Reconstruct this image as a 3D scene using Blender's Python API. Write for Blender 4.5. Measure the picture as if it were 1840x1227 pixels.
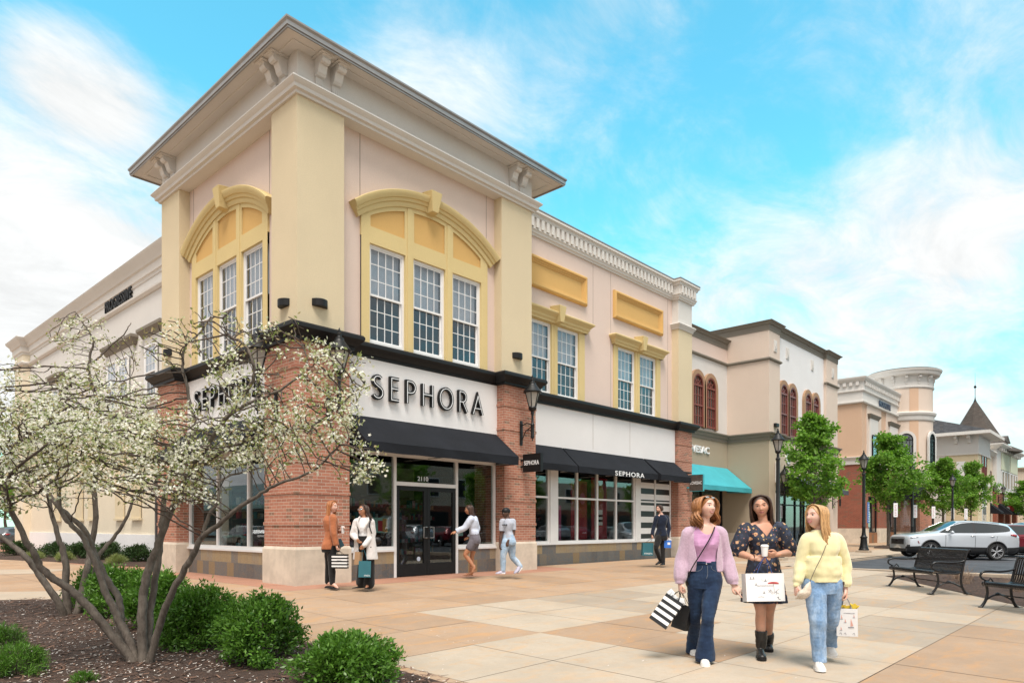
import bpy, bmesh, math, random
import numpy as np
from mathutils import Vector, Matrix, noise
R = math.radians
for _o in list(bpy.data.objects): bpy.data.objects.remove(_o)
SC = bpy.context.scene
COL = SC.collection

# ------------------------------------------------------------------ camera
cam_d = bpy.data.cameras.new('camera'); cam = bpy.data.objects.new('camera', cam_d); COL.objects.link(cam)
cam.location = (-7.28, -12.69, 1.20)
cam.rotation_euler = (R(90), 0, R(42.8 - 90))
cam_d.sensor_width = 36; cam_d.lens = 1245 / 1840 * 36
cam_d.shift_y = 331.5 / 1840
cam_d.clip_start = 0.05; cam_d.clip_end = 3000
SC.camera = cam

# ------------------------------------------------------------------ world
SUN_EL, SUN_AZ = 63, 226  # azimuth of the direction the light comes from, counted from +X
W = bpy.data.worlds.new('World'); SC.world = W; W.use_nodes = True
wt = W.node_tree; wt.nodes.clear()
def wn(t, **k):
    n = wt.nodes.new(t)
    for a, b in k.items(): setattr(n, a, b)
    return n
wo = wn('ShaderNodeOutputWorld'); wb = wn('ShaderNodeBackground'); wt.links.new(wb.outputs[0], wo.inputs[0])
sky=wn('ShaderNodeTexSky',sky_type='NISHITA',sun_disc=False,sun_elevation=R(SUN_EL),sun_rotation=R(90-SUN_AZ),air_density=1.0,dust_density=0.6,ozone_density=1.5)
tint = wn('ShaderNodeMix', data_type='RGBA', blend_type='MULTIPLY'); tint.inputs[0].default_value = 1
wt.links.new(sky.outputs[0], tint.inputs[6]); tint.inputs[7].default_value = (.92, 2.30, 1.90, 1)
tc=wn('ShaderNodeTexCoord');sep=wn('ShaderNodeSeparateXYZ');wt.links.new(tc.outputs['Generated'],sep.inputs[0])
def wmath(op, a, b=None, clamp=False):
    n = wn('ShaderNodeMath', operation=op); n.use_clamp = clamp
    for i, q in enumerate((a, b)):
        if q is None: continue
        if isinstance(q, (int, float)): n.inputs[i].default_value = q
        else: wt.links.new(q, n.inputs[i])
    return n.outputs[0]
zz = wmath('ADD', wmath('MAXIMUM', sep.outputs[2], 0.0), 0.22)
cx_, cy_ = wmath('DIVIDE', sep.outputs[0], zz), wmath('DIVIDE', sep.outputs[1], zz)
cmb=wn('ShaderNodeCombineXYZ');wt.links.new(cx_,cmb.inputs[0]);wt.links.new(cy_,cmb.inputs[1]);cmb.inputs[2].default_value=3.7
def cloud(scale, detail, rough, dist, off):
    m=wn('ShaderNodeMapping');m.inputs['Scale'].default_value=scale;m.inputs['Location'].default_value=off;m.inputs['Rotation'].default_value=(0,0,R(25))
    wt.links.new(cmb.outputs[0], m.inputs[0])
    n=wn('ShaderNodeTexNoise');n.inputs['Scale'].default_value=1;n.inputs['Detail'].default_value=detail;n.inputs['Roughness'].default_value=rough;n.inputs['Distortion'].default_value=dist
    wt.links.new(m.outputs[0], n.inputs['Vector']); return n.outputs[0]
def wdot(d, lo, hi):
    v = Vector(d).normalized()
    n=wn('ShaderNodeVectorMath',operation='DOT_PRODUCT');wt.links.new(tc.outputs['Generated'],n.inputs[0]);n.inputs[1].default_value=v
    r=wn('ShaderNodeMapRange',interpolation_type='SMOOTHSTEP');r.inputs[1].default_value=lo;r.inputs[2].default_value=hi
    wt.links.new(n.outputs['Value'], r.inputs[0]); return r.outputs[0]
def pdir(px, py):  # view direction of a point of the sky
    th = R(42.8); a = (px - 920) / 1245; b = (945 - py) / 1245
    return (math.cos(th) + a * math.sin(th), math.sin(th) - a * math.cos(th), b)
n1 = cloud((1.15, 1.6, 1), 10, 0.60, 0.35, (2.1, 0.4, 0))
n2 = cloud((3.3, 4.6, 1), 9, 0.66, 0.5, (7.3, 3.1, 0))
s = wmath('ADD', wmath('MULTIPLY', n1, 0.62), wmath('MULTIPLY', n2, 0.38))
# where the cloud cover thickens and where it opens
for(px,py),lo,hi,k in(((40,430),.955,.997,.26),((1780,540),.94,.999,.05),((1450,670),.96,.999,.13),((150,118),.9960,.9999,.12),
                            ((1300,230),.92,.995,-.07),((330,90),.96,.997,-.12),((1000,60),.93,.99,.02),((1120,40),.993,.9995,.08),((20,60),.97,.998,-.1),((1830,60),.97,.999,.03)):
    s = wmath('ADD', s, wmath('MULTIPLY', wdot(pdir(px, py), lo, hi), k))
s=wmath('ADD',s,wmath('MULTIPLY',wdot((-.75,-.65,.25),-.15,.6),.38));s=wmath('ADD',s,wmath('MULTIPLY',wdot((-.5,.8,.3),.76,.93),.4))  # unseen cloud added behind and left of camera, whitening fill and side-window reflections
cr=wn('ShaderNodeMapRange',interpolation_type='SMOOTHSTEP');cr.inputs[1].default_value=0.39;cr.inputs[2].default_value=0.70
wt.links.new(s, cr.inputs[0])
hor=wn('ShaderNodeMapRange');hor.inputs[1].default_value=0.0;hor.inputs[2].default_value=0.30;hor.inputs[3].default_value=0.62;hor.inputs[4].default_value=0.0
wt.links.new(sep.outputs[2], hor.inputs[0])
cf = wmath('MAXIMUM', cr.outputs[0], hor.outputs[0])
skm=wn('ShaderNodeMix',data_type='RGBA');wt.links.new(cf,skm.inputs[0]);wt.links.new(tint.outputs[2],skm.inputs[6])
SKY_STRENGTH = 0.10
shade=wn('ShaderNodeMapRange');shade.inputs[1].default_value=.35;shade.inputs[2].default_value=.75;shade.inputs[3].default_value=5.0;shade.inputs[4].default_value=6.6
wt.links.new(n2, shade.inputs[0])
cc=wn('ShaderNodeVectorMath',operation='SCALE');cc.inputs[0].default_value=(0.985,1.0,1.0);wt.links.new(shade.outputs[0],cc.inputs['Scale'])
wt.links.new(cc.outputs[0], skm.inputs[7])
wt.links.new(skm.outputs[2], wb.inputs[0]); wb.inputs[1].default_value = SKY_STRENGTH

# ------------------------------------------------------------------ sun
sd = bpy.data.lights.new('sun', 'SUN'); so = bpy.data.objects.new('sun', sd); COL.objects.link(so)
sd.energy = 2.6; sd.angle = R(26); sd.color = (1, 0.92, 0.83)
_d=Vector((math.cos(R(SUN_AZ))*math.cos(R(SUN_EL)),math.sin(R(SUN_AZ))*math.cos(R(SUN_EL)),math.sin(R(SUN_EL))))
so.rotation_euler = _d.to_track_quat('Z', 'Y').to_euler(); so.location = (0, -30, 30)
SC.view_settings.view_transform = 'Standard'; SC.view_settings.look = 'None'
SC.view_settings.exposure = 0.80; SC.view_settings.gamma = 1

# ------------------------------------------------------------------ materials
class NT:
    def __init__(s, name):
        s.m = bpy.data.materials.new(name); s.m.use_nodes = True; s.t = s.m.node_tree; s.t.nodes.clear()
        s.out=s.n('ShaderNodeOutputMaterial');s.b=s.n('ShaderNodeBsdfPrincipled');s.l(s.b.outputs[0],s.out.inputs[0])
    def n(s, t, **k):
        q = s.t.nodes.new(t)
        for a, b in k.items(): setattr(q, a, b)
        return q
    def l(s, a, b): s.t.links.new(a, b)
    def set(s, node, key, val):
        if isinstance(val, (int, float)): node.inputs[key].default_value = val
        elif isinstance(val, (tuple, list)):
            node.inputs[key].default_value=tuple(val)+((1,)if len(val)==3 and node.inputs[key].type=='RGBA' else())
        else: s.l(val, node.inputs[key])
    def pos(s, obj=False):
        if obj: return s.n('ShaderNodeTexCoord').outputs['Object']
        return s.n('ShaderNodeNewGeometry').outputs['Position']
    def map(s, vec, scale=(1, 1, 1), loc=(0, 0, 0), rot=(0, 0, 0)):
        m=s.n('ShaderNodeMapping');m.inputs['Scale'].default_value=scale;m.inputs['Location'].default_value=loc;m.inputs['Rotation'].default_value=rot
        s.l(vec, m.inputs[0]); return m.outputs[0]
    def noise(s, vec, scale, detail=4, rough=.6, dist=0):
        q=s.n('ShaderNodeTexNoise');q.inputs['Scale'].default_value=scale;q.inputs['Detail'].default_value=detail;q.inputs['Roughness'].default_value=rough;q.inputs['Distortion'].default_value=dist
        s.l(vec, q.inputs['Vector']); return q.outputs[0]
    def math(s, op, a, b=0.0, clamp=False):
        q = s.n('ShaderNodeMath', operation=op); q.use_clamp = clamp
        s.set(q, 0, a); s.set(q, 1, b); return q.outputs[0]
    def ramp(s, fac, lo, hi, a=0.0, b=1.0, smooth=True):
        q = s.n('ShaderNodeMapRange'); q.interpolation_type = 'SMOOTHSTEP' if smooth else 'LINEAR'
        s.set(q,0,fac);q.inputs[1].default_value=lo;q.inputs[2].default_value=hi;q.inputs[3].default_value=a;q.inputs[4].default_value=b
        return q.outputs[0]
    def mix(s, fac, a, b, mode='MIX'):
        q=s.n('ShaderNodeMix',data_type='RGBA',blend_type=mode);s.set(q,0,fac);s.set(q,6,a);s.set(q,7,b);return q.outputs[2]
    def bump(s, h, strength=.3, dist=.02, normal=None):
        q=s.n('ShaderNodeBump');q.inputs['Strength'].default_value=strength;q.inputs['Distance'].default_value=dist;s.l(h,q.inputs['Height'])
        if normal is not None: s.l(normal, q.inputs['Normal'])
        s.l(q.outputs[0], s.b.inputs['Normal']); return q.outputs[0]
    def wallvec(s):  # (along the wall, up, 0) from the world position and the face normal
        g=s.n('ShaderNodeNewGeometry');p=s.n('ShaderNodeSeparateXYZ');s.l(g.outputs['Position'],p.inputs[0])
        q = s.n('ShaderNodeSeparateXYZ'); s.l(g.outputs['True Normal'], q.inputs[0])
        k = s.math('GREATER_THAN', s.math('ABSOLUTE', q.outputs[0]), s.math('ABSOLUTE', q.outputs[1]))
        u=s.n('ShaderNodeMix',data_type='FLOAT');s.l(k,u.inputs[0]);s.l(p.outputs[0],u.inputs[2]);s.l(p.outputs[1],u.inputs[3])
        c=s.n('ShaderNodeCombineXYZ');s.l(u.outputs[0],c.inputs[0]);s.l(p.outputs[2],c.inputs[1]);return c.outputs[0]

def mul(c, k): return tuple(min(1, x * k) for x in c)
def pbr(name,col,rough=.6,metal=0,var=.12,vs=3.0,bs=0,bstr=.15,obj=False,coat=0,spec=.5,sheen=0,island=0,fine=0):
    t = NT(name); p = t.pos(obj)
    c = col
    if var: c = t.mix(t.ramp(t.noise(p, vs, 5, .65), .3, .7), mul(col, 1 - var), mul(col, 1 + var * .7))
    if fine: c = t.mix(t.ramp(t.noise(p, 160, 2, .6), .3, .7), t.mix(1, c, (1 - fine,) * 3, 'MULTIPLY'), c)
    if island:
        r = t.n('ShaderNodeNewGeometry').outputs['Random Per Island']
        c = t.mix(r, t.mix(1, c, (1 - island,) * 3, 'MULTIPLY'), t.mix(1, c, (1 + island,) * 3, 'MULTIPLY'))
    t.set(t.b,'Base Color',c);t.b.inputs['Roughness'].default_value=rough;t.b.inputs['Metallic'].default_value=metal
    t.b.inputs['Specular IOR Level'].default_value = spec
    if coat:t.b.inputs['Coat Weight'].default_value=coat;t.b.inputs['Coat Roughness'].default_value=.06
    if sheen: t.b.inputs['Sheen Weight'].default_value = sheen
    if bs: t.bump(t.noise(p, bs, 4, .7), bstr, .02)
    return t.m
def emis(name, col, k):
    t=NT(name);t.set(t.b,'Base Color',col);t.set(t.b,'Emission Color',col);t.b.inputs['Emission Strength'].default_value=k;return t.m
def stucco(name, col, dirt=.08):
    t = NT(name); p = t.pos(); w = t.wallvec()
    c = t.mix(t.ramp(t.noise(p, .55, 5, .6), .35, .7), mul(col, .955), mul(col, 1.02))
    st = t.noise(t.map(w, (5.0, .35, 1)), 1.0, 6, .7)
    c = t.mix(t.ramp(st, .5, .8, 0, dirt * 3), c, mul(col, .84))
    c = t.mix(t.ramp(t.noise(p, 26, 4, .7), .35, .7, 0, .35), c, mul(col, .93))
    t.set(t.b,'Base Color',c);t.b.inputs['Roughness'].default_value=.9;t.b.inputs['Specular IOR Level'].default_value=.25
    c=t.mix(t.ramp(t.noise(p,48,5,.85),.42,.6,0,.5),c,mul(col,.87));t.set(t.b,'Base Color',c);t.bump(t.noise(p,70,5,.75),.6,.02);return t.m
def brick(name, c1, c2, mort, w=.205, h=.068, moss=(.16, .13, .09)):
    t = NT(name); v = t.wallvec(); p = t.pos()
    b = t.n('ShaderNodeTexBrick'); t.l(v, b.inputs['Vector']); b.offset = .5
    for k,val in(('Scale',1),('Mortar Size',.0052),('Mortar Smooth',.15),('Bias',0),('Brick Width',w),('Row Height',h)):b.inputs[k].default_value=val
    t.set(b, 'Color1', c1); t.set(b, 'Color2', c2); t.set(b, 'Mortar', mort)
    vv=t.n('ShaderNodeVectorMath',operation='DIVIDE');t.l(v,vv.inputs[0]);vv.inputs[1].default_value=(w,h,1)
    # one random value for each brick: snap the coordinates to the bond
    sx = t.n('ShaderNodeSeparateXYZ'); t.l(vv.outputs[0], sx.inputs[0])
    row=t.math('FLOOR',sx.outputs[1]);odd=t.math('MULTIPLY',t.math('MODULO',t.math('ABSOLUTE',row),2.0),.5)
    cell = t.math('FLOOR', t.math('SUBTRACT', sx.outputs[0], odd))
    cb = t.n('ShaderNodeCombineXYZ'); t.l(cell, cb.inputs[0]); t.l(row, cb.inputs[1])
    wnz=t.n('ShaderNodeTexWhiteNoise');wnz.noise_dimensions='2D';t.l(cb.outputs[0],wnz.inputs['Vector'])
    dark=t.math('MULTIPLY',t.ramp(wnz.outputs['Value'],.88,.92),t.math('SUBTRACT',1.0,b.outputs['Fac']))
    c = t.mix(t.math('MULTIPLY', dark, .62), b.outputs['Color'], moss)
    c = t.mix(t.ramp(t.noise(p, 1.2, 5, .6), .35, .7, 0, .35), c, t.mix(1, c, (.72, .72, .74), 'MULTIPLY'))
    c = t.mix(t.ramp(t.noise(p, 60, 3, .7), .4, .7, 0, .4), c, t.mix(1, c, (.75, .72, .7), 'MULTIPLY'))
    t.set(t.b,'Base Color',c);t.b.inputs['Roughness'].default_value=.88;t.b.inputs['Specular IOR Level'].default_value=.25
    h_=t.math('ADD',t.math('MULTIPLY',b.outputs['Fac'],-1.0),t.math('MULTIPLY',t.noise(p,90,3),.25))
    t.bump(h_, .5, .012); return t.m
def glassmat(name, tintc=(.8, .86, .85), base=.10, rough=0.0):
    t = NT(name); t.t.nodes.remove(t.b)
    tr = t.n('ShaderNodeBsdfTransparent'); tr.inputs[0].default_value = tintc + (1,)
    gl=t.n('ShaderNodeBsdfGlossy');gl.inputs['Roughness'].default_value=rough;gl.inputs[0].default_value=(.95,.97,1,1)
    bp=t.n('ShaderNodeBump');bp.inputs['Strength'].default_value=.02;bp.inputs['Distance'].default_value=.02;t.l(t.noise(t.pos(),.9,2),bp.inputs['Height']);t.l(bp.outputs[0],gl.inputs['Normal'])
    ge=t.n('ShaderNodeNewGeometry');dt=t.n('ShaderNodeVectorMath',operation='DOT_PRODUCT');t.l(ge.outputs['Incoming'],dt.inputs[0]);t.l(ge.outputs['Normal'],dt.inputs[1])
    c=t.math('SUBTRACT',1.0,t.math('ABSOLUTE',dt.outputs['Value']),clamp=True);sch=t.math('ADD',t.math('MULTIPLY',t.math('POWER',c,5.0),.94),.05)
    f = t.math('ADD', t.math('MULTIPLY', sch, 1.2), base, clamp=True)
    mx=t.n('ShaderNodeMixShader');t.l(f,mx.inputs[0]);t.l(tr.outputs[0],mx.inputs[1]);t.l(gl.outputs[0],mx.inputs[2]);t.l(mx.outputs[0],t.out.inputs[0])
    return t.m

M = {}
M['cream'] = stucco('cream_stucco', (.69, .585, .405))
M['pink'] = stucco('pale_pink_stucco', (.72, .585, .515))
M['yellow'] = stucco('yellow_stucco', (.69, .55, .275), .04)
M['orange'] = stucco('ochre_stucco', (.68, .43, .16), .04)
M['ivory'] = stucco('ivory_trim_stucco', (.70, .675, .64), .05)
M['white_wall'] = stucco('white_stucco', (.80, .79, .79), .03)
M['greywhite'] = stucco('pale_grey_stucco', (.68, .66, .635))
M['beige'] = stucco('beige_stucco', (.42, .355, .265))
M['cream2'] = stucco('warm_cream_stucco', (.68, .57, .45))
M['peach'] = stucco('peach_stucco', (.70, .58, .49))
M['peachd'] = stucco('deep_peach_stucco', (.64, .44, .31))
M['brown'] = stucco('brown_surround_stucco', (.38, .24, .15), .03)
M['taupe'] = stucco('taupe_cornice_stucco', (.235, .21, .175), .04)
M['cladding'] = stucco('cream_cladding', (.74, .66, .52))
M['sage'] = stucco('sage_stucco', (.60, .62, .47))
M['fascia'] = pbr('grey_metal_fascia', (.33, .32, .31), .35, .6, .08)
M['brick'] = brick('orange_red_brick', (.47, .21, .14), (.37, .155, .105), (.54, .45, .37))
M['brickred'] = brick('dark_red_brick', (.34, .11, .07), (.27, .085, .055), (.30, .22, .17))
M['stone'] = pbr('limestone', (.60, .52, .425), .85, 0, .16, 2.2, 60, .25, spec=.3)
M['black'] = pbr('black_painted_trim', (.009, .009, .010), .5, 0, .2, 4, spec=.3)
M['iron'] = pbr('black_cast_iron', (.012, .013, .014), .42, .3, .25, 12, 90, .1, obj=True)
M['awning'] = pbr('black_canvas', (.010, .0115, .016), .85, 0, .2, 1.5, 500, .15, spec=.25)
M['teal'] = pbr('teal_canvas', (.045, .36, .42), .8, 0, .08, 1.5, 400, .1)
M['greycan'] = pbr('grey_canvas', (.06, .065, .08), .8, 0, .1, 1.5)
M['frame'] = pbr('white_painted_frame', (.76, .76, .76), .4, 0, .04)
M['redframe'] = pbr('red_painted_frame', (.20, .05, .038), .45, 0, .08)
M['glass'] = glassmat('window_glass', (.80, .82, .84), .0)
M['glassd'] = glassmat('tinted_window_glass', (.74, .78, .77), .025)
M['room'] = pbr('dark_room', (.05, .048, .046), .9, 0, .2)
M['blind'] = pbr('pale_window_blind', (.70, .74, .78), .8, 0, .06)
M['curtain'] = pbr('white_window_film', (.74, .74, .76), .6, 0, .05)
M['white'] = pbr('white_paint', (.8, .8, .8), .5, 0, .03)
M['bluewhite'] = pbr('white_sign_paint', (.82, .84, .86), .4, 0, .02)
M['steel'] = pbr('brushed_steel', (.5, .5, .5), .3, 1, .1)
M['asphalt'] = pbr('asphalt', (.060, .065, .075), .8, 0, .3, 1.1, 160, .5)
M['roof']=brick('dark_roof_shingle',(.075,.075,.08),(.045,.046,.05),(.03,.03,.03),.3,.14,(.09,.08,.07))
M['roofb']=brick('brown_roof_shingle',(.095,.082,.072),(.070,.060,.053),(.05,.04,.035),.3,.14,(.10,.08,.07))
def slate_mat():
    t = NT('slate_tile'); v = t.wallvec(); p = t.pos()
    b = t.n('ShaderNodeTexBrick'); t.l(v, b.inputs['Vector']); b.offset = .37
    for k,val in(('Scale',1),('Mortar Size',.004),('Bias',0),('Brick Width',.34),('Row Height',.33)):b.inputs[k].default_value=val
    t.set(b, 'Color1', (0, 0, 0)); t.set(b, 'Color2', (1, 1, 1)); t.set(b, 'Mortar', (.5, .5, .5))
    sz = t.n('ShaderNodeSeparateXYZ'); t.l(p, sz.inputs[0])
    vv=t.n('ShaderNodeVectorMath',operation='DIVIDE');t.l(v,vv.inputs[0]);vv.inputs[1].default_value=(.34,.33,1)
    sx=t.n('ShaderNodeSeparateXYZ');t.l(vv.outputs[0],sx.inputs[0]);row=t.math('FLOOR',sx.outputs[1])
    odd = t.math('MULTIPLY', t.math('MODULO', t.math('ABSOLUTE', row), 2.0), .37)
    cb=t.n('ShaderNodeCombineXYZ');t.l(t.math('FLOOR',t.math('SUBTRACT',sx.outputs[0],odd)),cb.inputs[0]);t.l(row,cb.inputs[1])
    wz = t.n('ShaderNodeTexWhiteNoise'); wz.noise_dimensions = '2D'; t.l(cb.outputs[0], wz.inputs['Vector'])
    up = t.ramp(sz.outputs[2], .325, .335)
    hi = t.mix(t.ramp(wz.outputs['Value'], .2, .8), (.36, .27, .15), (.27, .235, .19))
    hi = t.mix(t.ramp(wz.outputs['Value'], .80, .84), hi, (.13, .135, .14))
    lo=t.mix(wz.outputs['Value'],(.10,.105,.11),(.17,.165,.155));lo=t.mix(t.ramp(wz.outputs['Value'],.9,.93),lo,(.27,.19,.1))
    c = t.mix(up, lo, hi)
    c = t.mix(t.ramp(t.noise(p, 7, 6, .7, 1.5), .4, .68, 0, .8), c, t.mix(.5, c, (.30, .17, .07)))
    c = t.mix(t.ramp(t.noise(p, 30, 4, .7), .3, .7, 0, .4), c, t.mix(1, c, (.6, .6, .6), 'MULTIPLY'))
    c = t.mix(b.outputs['Fac'], c, (.16, .15, .14))
    t.set(t.b,'Base Color',c);t.b.inputs['Roughness'].default_value=.55;t.bump(t.noise(p,18,5,.7),.4,.02);return t.m
M['slate'] = slate_mat()

# ------------------------------------------------------------------ objects
def inv_world(o):
    m = o.matrix_basis.copy(); q = o
    while q.parent: m = q.parent.matrix_basis @ q.matrix_parent_inverse @ m; q = q.parent
    return m.inverted()
LOCAL = set()  # things whose parts are modelled in the thing's own frame
def top_of(o):
    while o.parent: o = o.parent
    return o
def tag(o, label=None, cat=None, group=None, kind=None):
    if label: o['label'] = label
    if cat: o['category'] = cat
    if group: o['group'] = group
    if kind: o['kind'] = kind
    return o
def thing(name, label, cat, loc=(0, 0, 0), rz=0, group=None):
    o = bpy.data.objects.new(name, None); COL.objects.link(o); o.empty_display_size = .2
    o.location = loc; o.rotation_euler = (0, 0, rz); return tag(o, label, cat, group)
def dup(root, loc, rz=0, label=None, group=None, scale=None):
    def cp(o, par):
        c = o.copy(); COL.objects.link(c); c.parent = par
        for ch in o.children: cp(ch, c)
        return c
    c = cp(root, None); c.location = loc; c.rotation_euler = (0, 0, rz)
    if scale: c.scale = scale
    if label: c['label'] = label
    if group: c['group'] = group
    return c
class Fr:  # a facade: origin, direction along it, outward normal
    def __init__(s, o, u, n): s.o = Vector(o); s.u = Vector(u); s.n = Vector(n)
    def p(s, u, d, z): return tuple(s.o + s.u * u + s.n * d + Vector((0, 0, z)))
class MB:
    def __init__(s): s.v = []; s.f = []; s.mi = []
    def add(s, vs, fs, mi=0):
        k=len(s.v);s.v+=[tuple(q)for q in vs];s.f+=[tuple(i+k for i in f)for f in fs];s.mi+=[mi]*len(fs);return s
    def hexa(s,p,mi=0):return s.add(p,[(0,3,2,1),(4,5,6,7),(0,1,5,4),(1,2,6,5),(2,3,7,6),(3,0,4,7)],mi)
    def box(s, a, b, mi=0):
        (x0, y0, z0), (x1, y1, z1) = a, b
        return s.hexa([(x0,y0,z0),(x1,y0,z0),(x1,y1,z0),(x0,y1,z0),(x0,y0,z1),(x1,y0,z1),(x1,y1,z1),(x0,y1,z1)],mi)
    def fbox(s, F, u0, u1, d0, d1, z0, z1, mi=0):
        return s.hexa([F.p(u0,d0,z0),F.p(u1,d0,z0),F.p(u1,d1,z0),F.p(u0,d1,z0),F.p(u0,d0,z1),F.p(u1,d0,z1),F.p(u1,d1,z1),F.p(u0,d1,z1)],mi)
    def prism(s, a, b, mi=0):  # two rings of the same length, capped
        n=len(a);return s.add(list(a)+list(b),[tuple(range(n))[::-1],tuple(range(n,2*n))]+[(i,(i+1)%n,n+(i+1)%n,n+i)for i in range(n)],mi)
    def fpoly(s,F,pts,d0,d1,mi=0):return s.prism([F.p(u,d0,z)for u,z in pts],[F.p(u,d1,z)for u,z in pts],mi)
    def rings(s, rs, cap=True, closed=False, mi=0):
        n = len(rs[0]); vs = [p for r in rs for p in r]; fs = []
        m = len(rs)
        for j in range(m if closed else m - 1):
            a, b = j * n, ((j + 1) % m) * n
            fs += [(a + i, a + (i + 1) % n, b + (i + 1) % n, b + i) for i in range(n)]
        if cap and not closed: fs += [tuple(range(n))[::-1], tuple(range((m - 1) * n, m * n))]
        return s.add(vs, fs, mi)
    def tube(s, pts, r, n=8, mi=0, flat=1.0, cap=True):
        P = [Vector(p) for p in pts]; m = len(P)
        if isinstance(r, (int, float)): r = [r] * m
        rs = []; N = None
        for i in range(m):
            t = (P[min(i + 1, m - 1)] - P[max(i - 1, 0)])
            if t.length < 1e-9: t = Vector((0, 0, 1))
            t.normalize()
            if N is None: N = t.orthogonal().normalized()
            N = (N - t * N.dot(t))
            if N.length < 1e-6: N = t.orthogonal()
            N.normalize(); B = t.cross(N)
            rs.append([P[i]+(N*math.cos(a)+B*math.sin(a)*flat)*r[i]for a in[2*math.pi*k/n for k in range(n)]])
        return s.rings(rs, cap, mi=mi)
    def lathe(s, prof, c=(0, 0, 0), n=16, mi=0):
        c=Vector(c);rs=[[c+Vector((q*math.cos(a),q*math.sin(a),z))for a in[2*math.pi*k/n for k in range(n)]]for q,z in prof]
        return s.rings(rs, True, mi=mi)
    def sweep(s, path, prof, mapf, closed=False, mi=0):
        """path: 2D points, prof: closed loop of (offset to the right of the path, second value), mapf(x, y, second)."""
        n = len(path); rs = []
        for i in range(n):
            def nd(a, b):
                dx, dy = b[0] - a[0], b[1] - a[1]; L = math.hypot(dx, dy) or 1; return (dy / L, -dx / L)
            if closed or 0 < i < n - 1:
                n1 = nd(path[i - 1], path[i]); n2 = nd(path[i], path[(i + 1) % n])
                k = 1 + n1[0] * n2[0] + n1[1] * n2[1]; nn = ((n1[0] + n2[0]) / k, (n1[1] + n2[1]) / k)
            elif i == 0: nn = nd(path[0], path[1])
            else: nn = nd(path[-2], path[-1])
            rs.append([mapf(path[i][0] + nn[0] * a, path[i][1] + nn[1] * a, b) for a, b in prof])
        return s.rings(rs, True, closed, mi)
    def build(s, name, mat, parent=None, smooth=False, bevel=0, auto=None, recalc=True):
        me = bpy.data.meshes.new(name); me.from_pydata(s.v, [], s.f)
        mats = mat if isinstance(mat, (list, tuple)) else [mat]
        for m in mats: me.materials.append(m)
        if len(mats) > 1: me.polygons.foreach_set('material_index', s.mi)
        if recalc:
            bm=bmesh.new();bm.from_mesh(me);bmesh.ops.recalc_face_normals(bm,faces=bm.faces);bm.to_mesh(me);bm.free()
        if smooth: me.polygons.foreach_set('use_smooth', [True] * len(me.polygons))
        if auto is not None:
            me.polygons.foreach_set('use_smooth',[True]*len(me.polygons));me.set_sharp_from_angle(angle=R(auto))
        me.update()
        o = bpy.data.objects.new(name, me); COL.objects.link(o)
        if parent is not None:
            o.parent = parent
            if top_of(parent).name not in LOCAL: o.matrix_parent_inverse = inv_world(parent)
        if bevel:
            b=o.modifiers.new('bevel','BEVEL');b.width=bevel;b.segments=2;b.limit_method='ANGLE';b.angle_limit=R(40);b.harden_normals=False
        return o
def text_mb(body, size, ext, spacing=1.0, offset=0.0, align='LEFT', res=3):
    cu=bpy.data.curves.new('t','FONT');cu.body=body;cu.size=size;cu.extrude=ext;cu.space_character=spacing;cu.offset=offset;cu.align_x=align;cu.resolution_u=res
    o = bpy.data.objects.new('t', cu); COL.objects.link(o)
    me = o.to_mesh(); v = [tuple(q.co) for q in me.vertices]; f = [tuple(p.vertices) for p in me.polygons]
    o.to_mesh_clear(); bpy.data.objects.remove(o); bpy.data.curves.remove(cu)
    return v, f
def add_text(mb, F, body, u0, u1, z0, h, d, ext, offset=0, stretch=True, mi=0, spacing=1.0):
    """text standing on a facade, its face at distance d, cap height h, spread from u0 to u1"""
    v, f = text_mb(body, 1.0, .5, spacing);
    hs = [q[1] for q in v]; xs = [q[0] for q in v]; ch = max(hs); w = max(xs) - min(xs)
    if offset: v, f = text_mb(body, 1.0, .5, spacing, offset)
    x0 = min(xs); sy = h / ch; sx = (u1 - u0) / w
    mb.add([F.p(u0 + (q[0] - x0) * sx, d + (q[2] - .5) * ext, z0 + q[1] * sy) for q in v], f, mi)
def rects_wall(mb, F, u0, u1, z0, z1, d, holes, depth=.12, mi=0):
    us=sorted(set([u0,u1]+[h[0]for h in holes]+[h[1]for h in holes]));zs=sorted(set([z0,z1]+[h[2]for h in holes]+[h[3]for h in holes]))
    us = [u for u in us if u0 <= u <= u1]; zs = [z for z in zs if z0 <= z <= z1]
    for a, b in zip(us, us[1:]):
        for c, e in zip(zs, zs[1:]):
            m = ((a + b) / 2, (c + e) / 2)
            if any(h[0] < m[0] < h[1] and h[2] < m[1] < h[3] for h in holes): continue
            mb.add([F.p(a, d, c), F.p(b, d, c), F.p(b, d, e), F.p(a, d, e)], [(0, 1, 2, 3)], mi)
    for h in holes:
        a, b, c, e = h
        for q in (((a, c), (a, e)), ((b, c), (b, e)), ((a, c), (b, c)), ((a, e), (b, e))):
            (p0, q0), (p1, q1) = q
            mb.add([F.p(p0,d,q0),F.p(p1,d,q1),F.p(p1,d-depth,q1),F.p(p0,d-depth,q0)],[(0,1,2,3)],mi)
    return mb
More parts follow.
